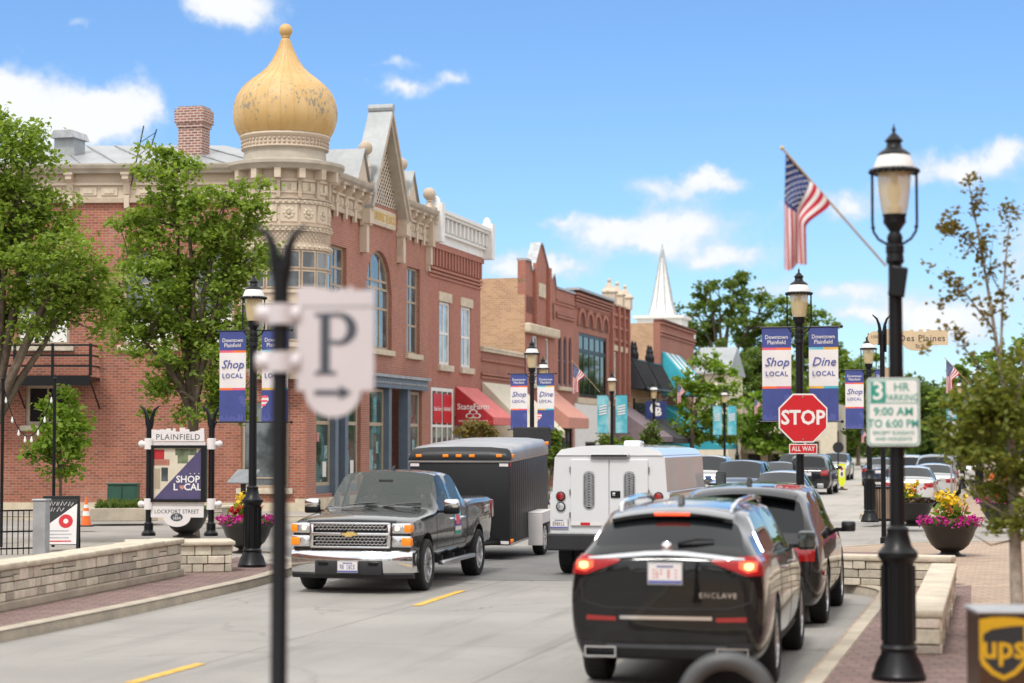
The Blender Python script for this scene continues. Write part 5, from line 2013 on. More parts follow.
for sx in (-1, 1):
    b = MB()
    decal(b, bvh, [(sx * .45, 1.155), (sx * .62, 1.175), (sx * .80, 1.185), (sx * .945, 1.18)], [(sx * .47, 1.135), (sx * .62, 1.085), (sx * .80, 1.025), (sx * .945, 1.03)], 'rear', M['redglow'], .016)
    decal(b, bvh, [(-2.50, 1.19), (-2.38, 1.185), (-2.22, 1.16)], [(-2.50, 1.01), (-2.40, 1.05), (-2.24, 1.13)], 'right' if sx > 0 else 'left', M['redlens'], .012)
    tl = b.build('taillight', enc)
    b = MB()
    decal(b, bvh, [(sx * .73, 1.14), (sx * .81, 1.148), (sx * .90, 1.135)], [(sx * .73, 1.09), (sx * .81, 1.055), (sx * .90, 1.07)], 'rear', M['redlit'], .020)
    decal(b, bvh, [(sx * .78, 1.125), (sx * .83, 1.132), (sx * .87, 1.122)], [(sx * .78, 1.085), (sx * .83, 1.072), (sx * .87, 1.085)], 'rear', M['redhot'], .026)
    b.build('lit_lamp', tl)
    b = MB()
    decal(b, bvh, [(sx * .50, .665), (sx * .80, .675)], [(sx * .50, .63), (sx * .80, .635)], 'rear', M['redlens'], .012)
    b.build('reflector', enc)
    # exhaust tip
    b = MB()
    x0, x1 = sx * .50, sx * .82
    for xx0, xx1, z0, z1, mm in ((x0, x1, .395, .41, 'chrome'), (x0, x1, .315, .33, 'chrome'), (x0, x0 + sx * .015, .33, .395, 'chrome'), (x1 - sx * .015, x1, .33, .395, 'chrome')):
        b.box(min(xx0, xx1), max(xx0, xx1), -2.60, -2.42, z0, z1, M[mm])
    b.box(min(x0, x1) + .02, max(x0, x1) - .02, -2.5, -2.49, .33, .395, M['black_matte'])
    b.build('exhaust_tip', enc, smooth=0)
    # roof rail
    b = MB()
    pts = [(sx * .57, -1.90, 1.53), (sx * .585, -1.80, 1.585), (sx * .60, -1.6, 1.625), (sx * .62, -.6, 1.648), (sx * .62, .2, 1.635), (sx * .61, .42, 1.58)]
    b.tube(pts, [.02, .03, .028, .028, .028, .018], 8, M['chrome'])
    b.build('roof_rail', enc)
    mirror(enc, hw - .05, .72, 1.08, DARKSUV, None, sx, .19, .21)
    sd = 'right' if sx > 0 else 'left'
    for y0 in (-.62, .34):
        b = MB()
        q0, q1 = proj(bvh, y0, .99, sd, .035), proj(bvh, y0 + .2, .985, sd, .035)
        b.tube([proj(bvh, y0 - .02, .99, sd, .0), q0, q1, proj(bvh, y0 + .22, .985, sd, .0)], [.012, .016, .016, .012], 8, M['chrome'])
        b.build('door_handle', enc)
    b = MB()
    seam(b, bvh, [(-.93, 1.12), (-.98, .8), (-1.0, .62)], sd)
    seam(b, bvh, [(.10, 1.12), (.13, .7), (.12, .33)], sd)
    seam(b, bvh, [(1.06, 1.1), (1.10, .8), (1.02, .33)], sd)
    seam(b, bvh, [(-.96, .42), (-.5, .34), (1.02, .33)], sd)
    b.build('door_seam', enc, smooth=0)
    b = MB()
    decal(b, bvh, [(-1.0, .40), (0, .36), (1.1, .36)], [(-1.0, .28), (0, .27), (1.1, .27)], sd, GT, .012)
    b.build('sill_trim', enc)
    b = MB()   # bright frame of the side glass
    seam(b, bvh, [(-1.98, 1.205), (-1.2, 1.145), (-.2, 1.125), (.75, 1.115), (.98, 1.10)], sd, .022, M['chrome'], .006)
    seam(b, bvh, [(-1.98, 1.205), (-1.88, 1.36), (-1.76, 1.50)], sd, .022, M['chrome'], .006)
    b.build('window_trim', enc, smooth=0)
# chrome bar
b = MB()
decal(b, bvh, [(-.78, 1.17), (-.5, 1.195), (-.2, 1.22), (0, 1.225), (.2, 1.22), (.5, 1.195), (.78, 1.17)], [(-.78, 1.155), (-.5, 1.165), (-.2, 1.185), (0, 1.19), (.2, 1.185), (.5, 1.165), (.78, 1.155)], 'rear', M['chrome'], .024, n=3)
b.build('chrome_bar', enc)
b = MB()
p = proj(bvh, 0, 1.245, 'rear', .02)
b.lathe([(.001, -.01), (.055, -.01), (.06, .0), (.045, .012), (.001, .016)], 20, m=M['chrome'], M=Matrix.Translation((p.x, p.y - .012, p.z)) @ Matrix.Rotation(PI / 2, 4, 'X'))
b.build('emblem', enc)
# plate recess and plate
b = MB()
decal(b, bvh, [(-.42, 1.15), (0, 1.16), (.42, 1.15)], [(-.20, .90), (0, .885), (.20, .90)], 'rear', DARKSUV, .01)
b.build('plate_panel', enc)
p = proj(bvh, 0, 1.04, 'rear', .03)
pl = plate(enc, p, -1, .33, .165)
b = MB()
for k in range(7):
    if k != 3:
        plate_mark(b, -.112 + k * .037, .07, M['aw_red_lt'], k)
b.build('plate_marks', pl, smooth=0)
b = MB()
decal(b, bvh, [(-.46, .675), (0, .675), (.46, .675)], [(-.46, .645), (0, .645), (.46, .645)], 'rear', M['chrome'], .018)
b.build('bumper_strip', enc)
b = MB()
decal(b, bvh, [(-.86, .46), (-.5, .445), (0, .44), (.5, .445), (.86, .46)], [(-.84, .27), (-.5, .26), (0, .26), (.5, .26), (.84, .27)], 'rear', GT, .012)
decal(b, bvh, [(-.6, .43), (0, .43), (.6, .43)], [(-.6, .40), (0, .395), (.6, .40)], 'rear', M['hoop_dark'], .018)
b.build('bumper_valance', enc)
b = MB()
T = Matrix(((1, 0, 0, .52), (0, 0, -1, proj(bvh, .52, .855, 'rear', .012).y), (0, 1, 0, .855), (0, 0, 0, 1)))
b.text('ENCLAVE', .062, T, M['chrome'], bold=.01, space=1.25, sx=1.2)
b.build('badge', enc, smooth=0)
b = MB()
seam(b, bvh, [(-.86, .98), (-.84, .80), (-.62, .745), (0, .735), (.62, .745), (.84, .80), (.86, .98)], 'rear', .012)
b.build('tailgate_seam', enc, smooth=0)
# spoiler with high brake lamp, wiper, aerial
b = MB()
pts = []
for k in range(11):
    x = -.62 + 1.24 * k / 10
    zz = 1.600 - .06 * (x / .62) ** 2
    pts.append([(x, -1.80, zz - .005), (x, -2.02, zz - .015), (x, -2.16, zz - .05), (x, -2.15, zz - .085), (x, -2.02, zz - .10), (x, -1.80, zz - .10)])
b.grid(pts, DARKSUV)
b.add([pts[0][i] for i in range(6)] + [pts[-1][i] for i in range(6)], [tuple(range(6)), tuple(range(11, 5, -1))], DARKSUV)
sp = b.build('spoiler', enc)
b = MB()
b.bbox(-.18, .18, -2.178, -2.14, 1.522, 1.547, .006, M['redlit'])
b.build('high_brake_lamp', sp, smooth=0)
b = MB()
a_, c_ = proj(bvh, .10, 1.29, 'rear', .03), proj(bvh, .46, 1.315, 'rear', .03)
b.tube([a_, (a_ + c_) / 2 + Vector((0, 0, .02)), c_], [.022, .018, .010], 6, M['black_matte'])
b.build('rear_wiper', enc)
b = MB()
b.prism([(-1.62, 1.60), (-1.42, 1.61), (-1.5, 1.68), (-1.56, 1.69)], -.025, .025, 'x', M['black'])
b.build('roof_aerial', enc, smooth=0)
# light interior shapes seen through the top of the glass
enc.scale = (.935, 1.055, 1.078)
enc.location = (1.425 + 2.6 * 1.055 * math.sin(R(12.4)), 18.65 + 2.6 * 1.055 * math.cos(R(12.4)), 0)
# ================================================================== dark grey SUV ahead of it
g2 = car('suv', 'dark grey SUV with pale reflections on its roof, stopped ahead of the black SUV', S(0, 0), -TH, 'suv', 4.8, 2.06, 1.80, GREYSUV, r=.39)
g2.location = (3.42, 27.6, 0)
g2.rotation_euler.z = R(-13.2)
b = MB()
for k in range(1):
    pts = []
    for j in range(11):
        x = -.66 + 1.32 * j / 10
        zz = 1.735 - .07 * (x / .66) ** 2
        pts.append([(x, -1.70, zz - .0), (x, -1.98, zz - .02), (x, -2.10, zz - .06), (x, -2.08, zz - .09), (x, -1.95, zz - .10), (x, -1.70, zz - .11)])
    b.grid(pts, M['black'])
    b.add([pts[0][i] for i in range(6)] + [pts[-1][i] for i in range(6)], [tuple(range(6)), tuple(range(11, 5, -1))], M['black'])
b.build('spoiler', g2)
b = MB()
b.prism([(-1.45, 1.76), (-1.2, 1.79), (-1.28, 1.86), (-1.36, 1.87)], -.025, .025, 'x', M['black'])
b.build('roof_aerial', g2, smooth=0)
for sx in (-1, 1):
    b = MB()
    b.bbox(min(sx * .99, sx * 1.032), max(sx * .99, sx * 1.032), -2.12, -1.98, .66, .72, .01, M['redlens'])
    b.build('reflector', g2, smooth=0)
# ================================================================== pickup
pk = thing('pickup_truck', 'charcoal four-door pickup with a chrome bumper and lit headlamps, towing a box trailer', 'pickup truck', (-1.90, 33.75, 0), R(168))
st = [(-2.90, .62, .66, .95, 1.30, 1.345, 1.35, .80, .90, .93, .92, .85),
      (-2.86, .52, .60, .95, 1.31, 1.365, 1.37, .86, .96, .985, .965, .90),
      (-2.2, .50, .60, .95, 1.32, 1.37, 1.375, .88, .98, 1.0, .975, .91),
      (-.86, .50, .58, .95, 1.32, 1.37, 1.375, .88, .98, 1.0, .975, .91),
      (-.82, .48, .56, .95, 1.27, 1.38, 1.39, .88, .98, 1.0, .97, .88),
      (-.78, .48, .56, .95, 1.24, 1.68, 1.72, .88, .98, 1.0, .965, .745),
      (-.68, .48, .56, .95, 1.235, 1.79, 1.85, .88, .98, 1.0, .965, .75),
      (-.56, .48, .56, .95, 1.23, 1.80, 1.865, .88, .98, 1.0, .965, .755),
      (.10, .48, .56, .95, 1.22, 1.815, 1.88, .88, .98, 1.0, .965, .765),
      (.20, .48, .56, .95, 1.22, 1.815, 1.88, .88, .98, 1.0, .965, .765),
      (.60, .48, .56, .95, 1.21, 1.80, 1.862, .88, .98, 1.0, .965, .765),
      (.98, .48, .56, .95, 1.205, 1.53, 1.585, .88, .98, 1.0, .965, .80),
      (1.30, .48, .56, .95, 1.195, 1.265, 1.31, .88, .98, 1.0, .955, .86),
      (1.42, .48, .56, .95, 1.185, 1.225, 1.265, .88, .98, 1.0, .955, .88),
      (2.25, .50, .58, .95, 1.14, 1.185, 1.225, .88, .98, 1.0, .955, .87),
      (2.66, .52, .60, .92, 1.09, 1.13, 1.165, .86, .96, .985, .945, .86),
      (2.80, .55, .62, .85, 1.04, 1.085, 1.105, .84, .94, .96, .93, .84),
      (2.84, .62, .68, .85, .98, 1.0, 1.01, .80, .90, .92, .89, .80)]
pax = (-1.70, 1.92)
GLP = glass_mat('truck_glass', (.10, .12, .11), .03, .9, alpha=.42)
me = loft_body(st, {7: 'S', 9: 'S', 10: 'SW', 11: 'W'}, 2.03, arches=[(pax[0], .43), (pax[1], .43)], arch_r=.475, arch_in=.66, mats=[TRUCKP, GLP, GLP, M['black_matte']])
bvh, _ = body_parts(pk, me, TRUCKP, GLP)
# cabin seen dimly through the glass
b = MB()
b.bbox(-.84, .84, .75, 1.25, .95, 1.17, .05, M['black_matte'])
b.build('dashboard', pk, smooth=30)
CAB = mk('cabin_cloth', (.11, .10, .09), .9, var=.1)
for x in (-.42, .42):
    b = MB()
    b.bbox(x - .27, x + .27, -.05, .10, .75, 1.40, .06, CAB)
    b.bbox(x - .13, x + .13, -.04, .06, 1.44, 1.62, .05, CAB)
    b.tube([(x, .01, 1.36), (x, .01, 1.48)], .04, 6, M['silver'])
    b.build('seat', pk, smooth=30)
b = MB()
b.bbox(-.78, .78, -.62, -.48, .75, 1.42, .06, CAB)
b.build('seat', pk, smooth=30)
b = MB()
b.tube([(-.42 + .19 * math.cos(a), .60 + .07 * math.sin(a), 1.17 + .18 * math.sin(a)) for a in np.linspace(0, 2 * PI, 25)], .016, 6, BLK_)
b.build('steering_wheel', pk)
b = MB()
b.bbox(-.12, .12, .80, .84, 1.66, 1.72, .015, M['black_matte'])
b.build('rear_view_mirror', pk, smooth=30)
wheels(pk, .875, pax, .405, .27, 6, 'pair')


def bar(b, pts, prof, m):
    """profile (outward, z) swept along (x, y) stations on the nose"""
    rows = []
    for x, y in pts:
        rows.append([(x, y + o_, z) for o_, z in prof])
    b.grid(rows, m)
    n_ = len(prof)
    b.add(rows[0] + rows[-1], [tuple(range(n_)), tuple(range(2 * n_ - 1, n_ - 1, -1))], m)


curve = [(x, 2.92 - .17 * abs(x / .97) ** 3.0) for x in np.linspace(-.97, .97, 25)]
b = MB()
bar(b, [(-.99, 2.55), (-.985, 2.66)] + curve + [(.985, 2.66), (.99, 2.55)], [(-.1, .66), (-.01, .665), (.02, .645), (.045, .57), (.04, .43), (.0, .325), (-.1, .32)], M['chrome'])
b.build('bumper', pk, smooth=50)
b = MB()
bar(b, curve, [(-.12, .34), (-.02, .34), (.005, .30), (-.03, .235), (-.12, .23)], M['black_matte'])
b.bbox(-.54, .54, 2.86, 2.975, .29, .52, .03, M['black_matte'])
for x in (-.40, .40):
    b.bbox(x - .08, x + .08, 2.9, 2.995, .455, .50, .01, M['black'])
b.build('bumper_valance', pk, smooth=40)
pl = plate(pk, (0, 2.99, .42), 1, .31, .16)
b = MB()
for k in range(7):
    plate_mark(b, -.108 + k * .035, .07, M['navy_lt'], k + 3)
b.build('plate_marks', pl, smooth=0)
# grille: dark field, two mesh bands, chrome surround and centre bar
gy = 2.855
b = MB()
b.bbox(-.64, .64, 2.7, gy, .70, 1.09, .02, M['black'])
for z0, z1 in ((.735, .875), (.965, 1.055)):
    nrow = 3 if z1 - z0 > .1 else 2
    for r_ in range(nrow):
        z = z0 + (z1 - z0) * (r_ + .5) / nrow
        for k in range(18):
            x = -.57 + 1.14 * (k + (.5 if r_ % 2 else 0)) / 18
            if x < .57:
                b.bbox(x + .004, x + .05, gy, gy + .012, z - .0085, z + .0085, .004, M['chrome'])
                b.box(x - .012, x + .006, gy, gy + .01, z + .004, z + .026, M['silver'])
gr = b.build('grille', pk, smooth=0)
b = MB()
for z, h in ((1.078, .035), (.915, .05), (.715, .035)):
    b.bbox(-.63, .63, gy - .02, gy + .035, z - h / 2, z + h / 2, .012, M['chrome'])
for x in (-.615, .615):
    b.bbox(x - .03, x + .03, gy - .02, gy + .03, .70, 1.09, .012, M['chrome'])
b.build('grille_surround', gr, smooth=30)
b = MB()
for pts_, mm, y0, y1 in (([(-.14, .89), (-.05, .89), (-.04, .87), (.075, .87), (.085, .89), (.12, .89), (.15, .94), (.05, .94), (.04, .96), (-.075, .96), (-.085, .94), (-.12, .94)], 'chrome', gy + .03, gy + .045), ([(-.12, .898), (-.045, .898), (-.035, .88), (.065, .88), (.075, .898), (.105, .898), (.125, .932), (.045, .932), (.035, .95), (-.065, .95), (-.075, .932), (-.105, .932)], 'gold', gy + .04, gy + .052)):
    b.prism(pts_, y0, y1, 'y', M[mm])
b.build('emblem', gr, smooth=0)
for sx in (-1, 1):
    b = MB()
    for z0, z1 in ((.925, 1.085), (.715, .895)):
        b.bbox(min(sx * .655, sx * .955), max(sx * .655, sx * .955), 2.62, 2.845, z0, z1, .02, M['chrome'])
    hl = b.build('headlight', pk, smooth=30)
    b = MB()
    b.bbox(min(sx * .705, sx * .79), max(sx * .705, sx * .79), 2.75, 2.866, .965, 1.05, .03, M['headlit'])
    b.build('lit_lamp', hl)
    b = MB()
    b.bbox(min(sx * .675, sx * .84), max(sx * .675, sx * .84), 2.75, 2.856, .945, 1.068, .02, M['lens'])
    b.build('lens', hl)
    b = MB()
    b.bbox(min(sx * .675, sx * .80), max(sx * .675, sx * .80), 2.75, 2.856, .735, .875, .02, M['lens'])
    b.build('lens', hl)
    b = MB()
    b.bbox(min(sx * .85, sx * .962), max(sx * .85, sx * .962), 2.64, 2.852, .94, 1.07, .02, M['amber'])
    b.bbox(min(sx * .81, sx * .962), max(sx * .81, sx * .962), 2.64, 2.852, .735, .87, .02, M['amber'])
    b.build('turn_signal', hl)
    mirror(pk, .985, 1.02, 1.17, M['black'], M['chrome'], sx, .24, .26)
    sd = 'right' if sx > 0 else 'left'
    for y0 in (-.52, .22):
        b = MB()
        b.tube([proj(bvh, y0 - .02, 1.07, sd, 0), proj(bvh, y0, 1.07, sd, .035), proj(bvh, y0 + .2, 1.07, sd, .035), proj(bvh, y0 + .22, 1.07, sd, 0)], .017, 8, M['chrome'])
        b.build('door_handle', pk)
    b = MB()
    seam(b, bvh, [(.14, 1.20), (.14, .60)], sd)
    seam(b, bvh, [(-.84, 1.34), (-.84, .60)], sd, .016)
    seam(b, bvh, [(1.22, 1.18), (1.30, .9), (1.28, .62)], sd)
    seam(b, bvh, [(-.72, 1.20), (-.78, .9), (-.70, .62)], sd)
    seam(b, bvh, [(-.8, .63), (1.28, .63)], sd)
    b.build('door_seam', pk, smooth=0)
    b = MB()
    b.bbox(min(sx * .97, sx * 1.10), max(sx * .97, sx * 1.10), -1.0, 1.22, .36, .43, .03, M['silver'])
    for y in (-.6, .2, 1.0):
        b.box(min(sx * .7, sx * 1.0), max(sx * .7, sx * 1.0), y - .03, y + .03, .38, .50, M['black_matte'])
    b.build('side_step', pk, smooth=30)
    b = MB()
    b.bbox(min(sx * .90, sx * .985), max(sx * .90, sx * .985), -2.9, -2.72, .98, 1.30, .02, M['redlens'])
    b.build('taillight', pk, smooth=30)
b = MB()
decal(b, bvh, [(-.70, 1.112), (0, 1.128), (.70, 1.112)], [(-.72, 1.07), (0, 1.085), (.72, 1.07)], 'front', M['black'], .03, n=3)
b.build('bonnet_deflector', pk)
b = MB()
for i, (c_, z0, z1) in enumerate((('green_sign', .80, .86), ('offwhite', .86, .93), ('navy_lt', .93, 1.03), ('offwhite', 1.03, 1.07), ('teal', 1.07, 1.2))):
    decal(b, bvh, [(-.34, z1), (.06, z1)], [(-.34, z0), (.06, z0)], 'left', M[c_], .006 + .0006 * i, n=2)
decal(b, bvh, [(-.22, 1.12), (.02, 1.12)], [(-.24, .96), (.0, .96)], 'left', M['pink'], .012, n=2)
b.build('door_sticker', pk)
for sgn in (-.45, .25):
    b = MB()
    a_, c_ = Vector((sgn + .35, 1.36, 1.295)), Vector((sgn - .25, 1.24, 1.355))
    b.tube([a_, (a_ + c_) / 2 + Vector((0, .0, .015)), c_], .012, 6, M['black'])
    b.build('wiper', pk)
b = MB()
b.prism([(.30, 1.87), (.46, 1.865), (.34, 1.93), (.31, 1.935)], -.02, .02, 'x', M['black'])
b.build('roof_aerial', pk, smooth=0)
b = MB()
b.bbox(-.9, .9, -3.0, -2.86, .56, .74, .04, M['chrome'])
b.build('rear_bumper', pk, smooth=30)
# ================================================================== box trailer
tr_ = thing('box_trailer', 'black enclosed box trailer with a grey roof and amber marker lamps behind the pickup', 'trailer', (-.62, 41.55, 0), R(167))
tr_.rotation_euler = (R(-2.2), 0, R(167))
m, nt, p = nodes('trailer_skin')
vec = coords(nt)
wv = N(nt, 'ShaderNodeTexWave', Scale=1.6, Distortion=.6, Detail=1)
wv.bands_direction = 'Y'
nt.links.new(vec, wv.inputs['Vector'])
p.inputs['Base Color'].default_value = (.016, .016, .018, 1)
nt.links.new(mathn(nt, 'MULTIPLY_ADD', noise(nt, vec, 5, 4), .16, .34), p.inputs['Roughness'])
p.inputs['Specular IOR Level'].default_value = .35
bp = N(nt, 'ShaderNodeBump', Strength=.35, Distance=.02)
nt.links.new(wv.outputs['Fac'], bp.inputs['Height'])
nt.links.new(bp.outputs[0], p.inputs['Normal'])
M['trailer'] = m
M['trailer_roof'] = mk('trailer_roof', (.34, .34, .35), .35, .5, var=.12, scale=2)
TW, TL = 1.02, 1.83
b = MB()
b.bbox(-TW, TW, -TL, TL, .36, 2.04, .035, M['trailer'])
b.build('box_body', tr_, smooth=30)
b = MB()
rows = []
for (y, dz, ins) in ((TL + .015, .0, .0), (TL + .02, .10, .0), (TL - .03, .20, .03), (TL - .14, .275, .09), (TL - .32, .31, .12), (0, .34, .12), (-TL + .2, .34, .12), (-TL + .03, .26, .08), (-TL - .012, .0, .0)):
    z0 = 2.03
    prof = []
    for (fx, fz) in ((1, 0), (1, .45), (.975, .70), (.92, .86), (.6, .97), (0, 1), (-.6, .97), (-.92, .86), (-.975, .70), (-1, .45), (-1, 0)):
        prof.append((fx * (TW + .015), y, z0 + fz * dz))
    rows.append(prof)
b.grid(rows, M['trailer_roof'])
b.mats.append(M['trailer'])
nq = len(rows[0]) - 1
for i in range(len(b.m)):
    r_, c_ = divmod(i, nq)
    if r_ < 3:
        b.m[i] = 1
b.build('roof', tr_, smooth=50)
b = MB()
b.box(-TW - .018, TW + .018, TL + .002, TL + .022, 2.0, 2.035, M['silver'])
for sx in (-1, 1):
    b.box(min(sx * (TW + .002), sx * (TW + .02)), max(sx * (TW + .002), sx * (TW + .02)), -TL, TL, 2.0, 2.035, M['silver'])
    b.box(min(sx * (TW + .002), sx * (TW + .012)), max(sx * (TW + .002), sx * (TW + .012)), -TL, TL, .355, .40, M['silver'])
b.build('trim', tr_, smooth=0)
for x in (-.82, -.27, 0, .27, .82):
    b = MB()
    b.bbox(x - .06, x + .06, TL, TL + .045, 2.10, 2.16, .015, M['amber'])
    b.build('marker_lamp', tr_, smooth=40)
for sx in (-1, 1):
    for y, z, mm in ((TL - .2, 2.12, 'amber'), (-TL + .15, 2.24, 'amber'), (TL - .1, .45, 'amber')):
        b = MB()
        b.bbox(min(sx * (TW - .02), sx * (TW + .045)), max(sx * (TW - .02), sx * (TW + .045)), y - .06, y + .06, z - .035, z + .035, .012, M[mm])
        b.build('marker_lamp', tr_, smooth=40)
    for z in (1.95, .42):
        b = MB()
        b.box(min(sx * (TW - .2), sx * (TW - .02)), max(sx * (TW - .2), sx * (TW - .02)), TL + .001, TL + .008, z - .03, z + .03, M['offwhite'])
        b.box(min(sx * (TW + .001), sx * (TW + .008)), max(sx * (TW + .001), sx * (TW + .008)), TL - .12, TL - .02, z - .03, z + .03, M['red'])
        b.build('reflector_tape', tr_, smooth=0)
    b = MB()
    wy = -.30
    x0, x1 = sorted((sx * (TW + .0), sx * (TW + .30)))
    b.bbox(x0, x1, wy + .43, wy + .47, .22, .86, .01, M['offwhite'])
    b.bbox(x0, x1, wy - .47, wy - .43, .30, .86, .01, M['offwhite'])
    b.bbox(x0, x1, wy - .47, wy + .47, .86, .90, .01, M['offwhite'])
    b.bbox(x1 - .03 if sx > 0 else x0, x1 if sx > 0 else x0 + .03, wy - .43, wy + .43, .66, .88, .01, M['offwhite'])
    b.build('fender', tr_, smooth=0)
wheels(tr_, TW + .15, (-.30,), .35, .22, 8)
b = MB()
b.tube([(-.8, TL, .42), (0, TL + 1.3, .46), (0, TL + 1.5, .46)], .05, 6, M['black'])
b.tube([(.8, TL, .42), (0, TL + 1.3, .46)], .05, 6, M['black'])
b.tube([(0, TL + 1.0, .1), (0, TL + 1.0, .8)], .035, 6, M['black'])
b.build('tongue', tr_)
# ================================================================== white service truck
sv = thing('service_truck', 'white service truck with two rear doors and oval mesh windows, waiting left of the SUVs', 'truck', (2.2, 37.05, 0), -TH)
BL = 2.05
b = MB()


def tbox(b, y0, y1, prof, m):
    n_ = len(prof)
    v = [(x, y0, z) for x, z in prof] + [(x, y1, z) for x, z in prof]
    b.add(v, [tuple(range(n_ - 1, -1, -1)), tuple(range(n_, 2 * n_))] + [(i, (i + 1) % n_, n_ + (i + 1) % n_, n_ + i) for i in range(n_)], m)


tbox(b, -BL, 2.3, [(-1.06, .74), (1.06, .74), (1.06, 1.42), (1.02, 1.46), (.98, 2.06), (.90, 2.14), (-.90, 2.14), (-.98, 2.06), (-1.02, 1.46), (-1.06, 1.42)], WHITEP)
b.build('box_body', sv, smooth=0)
b = MB()
rows = [[(x, y, 2.13 + dz) for x, dz in ((-.95, -.03), (-.86, .07), (-.5, .13), (0, .15), (.5, .13), (.86, .07), (.95, -.03))] for y in (-BL - .01, 2.3)]
rows = [[(x, -BL - .02, 2.10) for x in (-.95, -.86, -.5, 0, .5, .86, .95)]] + rows
b.grid(rows, WHITEP)
b.bbox(.1, .42, -1.3, -.9, 2.22, 2.36, .05, WHITEP)
b.build('roof_cap', sv, smooth=40)
b = MB()
b.box(1.06, 1.10, -BL + .02, 2.3, 1.42, 1.46, M['silver'])
b.box(-1.10, -1.06, -BL + .02, 2.3, 1.42, 1.46, M['silver'])
for sx in (-1, 1):
    for k in range(4):
        y0 = -BL + .12 + k * 1.07
        b.bbox(min(sx * 1.05, sx * 1.072), max(sx * 1.05, sx * 1.072), y0, y0 + .98, .80, 1.37, .01, WHITEP)
        b.box(min(sx * 1.07, sx * 1.085), max(sx * 1.07, sx * 1.085), y0 + .44, y0 + .54, 1.24, 1.30, M['silver'])
b.build('side_locker', sv, smooth=0)
for sx in (-1, 1):
    b = MB()
    x0, x1 = sorted((sx * .008, sx * .69))
    b.bbox(x0, x1, -BL - .03, -BL, .86, 2.03, .012, WHITEP)
    dr = b.build('rear_door', sv, smooth=0)
    b = MB()
    xc = sx * .36
    for ww, mm, o_ in ((.105, M['silver'], .036), (.085, M['black_matte'], .040)):
        pts = []
        for k in range(25):
            a = PI * k / 24
            pts.append((xc + ww * math.cos(a), 1.72 + ww * math.sin(a)))
        for k in range(25):
            a = PI + PI * k / 24
            pts.append((xc + ww * math.cos(a), 1.25 + ww * math.sin(a)))
        b.prism(pts, -BL - o_, -BL - .02, 'y', mm)
    for k in range(22):
        z = 1.19 + k * .028
        b.tube([(xc - .08, -BL - .042, z), (xc + .08, -BL - .042, z + .03)], .004, 4, M['galv'])
        b.tube([(xc + .08, -BL - .042, z), (xc - .08, -BL - .042, z + .03)], .004, 4, M['galv'])
    b.build('door_window', dr, smooth=0)
    for z in (1.05, 1.45, 1.85):
        b = MB()
        b.tube([(sx * .70, -BL - .025, z - .05), (sx * .70, -BL - .025, z + .05)], .014, 6, M['silver'])
        b.build('hinge', dr)
    b = MB()
    T = Matrix.Translation((sx * .87, -BL - .005, 1.38)) @ Matrix.Rotation(PI / 2, 4, 'X')
    b.lathe([(.085, 0), (.085, .02), (.07, .025)], 20, m=M['black_matte'], M=T)
    b.lathe([(.07, .02), (.06, .035), (.001, .04)], 20, m=M['redlens'], M=T)
    b.build('taillight', sv)
    b = MB()
    T = Matrix.Translation((sx * .87, -BL - .005, 1.20)) @ Matrix.Rotation(PI / 2, 4, 'X')
    b.lathe([(.085, 0), (.085, .02), (.07, .025)], 20, m=M['black_matte'], M=T)
    b.lathe([(.07, .02), (.06, .035), (.001, .04)], 20, m=M['lens'], M=T)
    b.build('reversing_lamp', sv)
    mirror(sv, 1.05, 3.2, 1.45, M['black_matte'], None, sx, .3, .2)
b = MB()
b.bbox(.03, .2, -BL - .05, -BL - .02, 1.36, 1.48, .01, M['black'])
b.bbox(.06, .12, -BL - .07, -BL - .04, 1.39, 1.45, .01, M['silver'])
b.build('door_handle', sv, smooth=0)
b = MB()
b.bbox(-.34, .36, -BL - .09, -BL - .0, 2.06, 2.13, .02, M['galv'])
b.bbox(-.31, .33, -BL - .10, -BL - .05, 2.075, 2.115, .01, M['black_matte'])
b.build('light_bar', sv, smooth=0)
b = MB()
for k in range(8):
    x = -.68 + k * .17
    b.box(x, x + .17, -BL - .036, -BL - .031, .875, .925, M['red'] if k % 3 == 1 else M['offwhite'])
b.build('reflective_tape', sv, smooth=0)
b = MB()
b.bbox(-1.08, 1.08, -BL - .24, -BL + .1, .44, .73, .03, M['black_matte'])
b.box(-1.05, 1.05, -BL - .22, -BL - .02, .73, .738, M['galv'])
b.build('rear_bumper', sv, smooth=0)
pl = plate(sv, (-.90, -BL - .01, .90), -1, .31, .16)
b = MB()
for k in range(6):
    plate_mark(b, -.098 + k * .037, .07, M['black_matte'], k + 9)
b.build('plate_marks', pl, smooth=0)
st = [(2.28, .50, .58, .95, 1.25, 1.70, 1.75, .86, .96, .98, .95, .74), (2.36, .48, .56, .95, 1.25, 1.84, 1.90, .86, .96, .98, .95, .75), (2.46, .48, .56, .95, 1.25, 1.86, 1.92, .86, .96, .98, .95, .755),
      (3.1, .48, .56, .95, 1.24, 1.86, 1.92, .86, .96, .98, .95, .76), (3.5, .48, .56, .95, 1.23, 1.6, 1.66, .86, .96, .98, .95, .79), (3.85, .48, .56, .95, 1.22, 1.30, 1.34, .86, .96, .98, .94, .84),
      (4.0, .48, .56, .95, 1.20, 1.25, 1.28, .86, .96, .98, .93, .85), (4.8, .5, .58, .92, 1.10, 1.14, 1.17, .84, .94, .96, .91, .83), (4.95, .55, .62, .85, 1.0, 1.04, 1.05, .8, .9, .92, .88, .8)]
me = loft_body(st, {2: 'S', 3: 'SW', 4: 'W'}, 1.96, arches=[(4.1, .40)], arch_r=.45, arch_in=.66, mats=[WHITEP, M['carglass'], M['carglass'], M['black_matte']])
bo_, isl = split_mats(me, [WHITEP, M['carglass'], M['carglass'], M['black_matte']])
cabo = bo_.build('cab', sv, smooth=40, recalc=False)
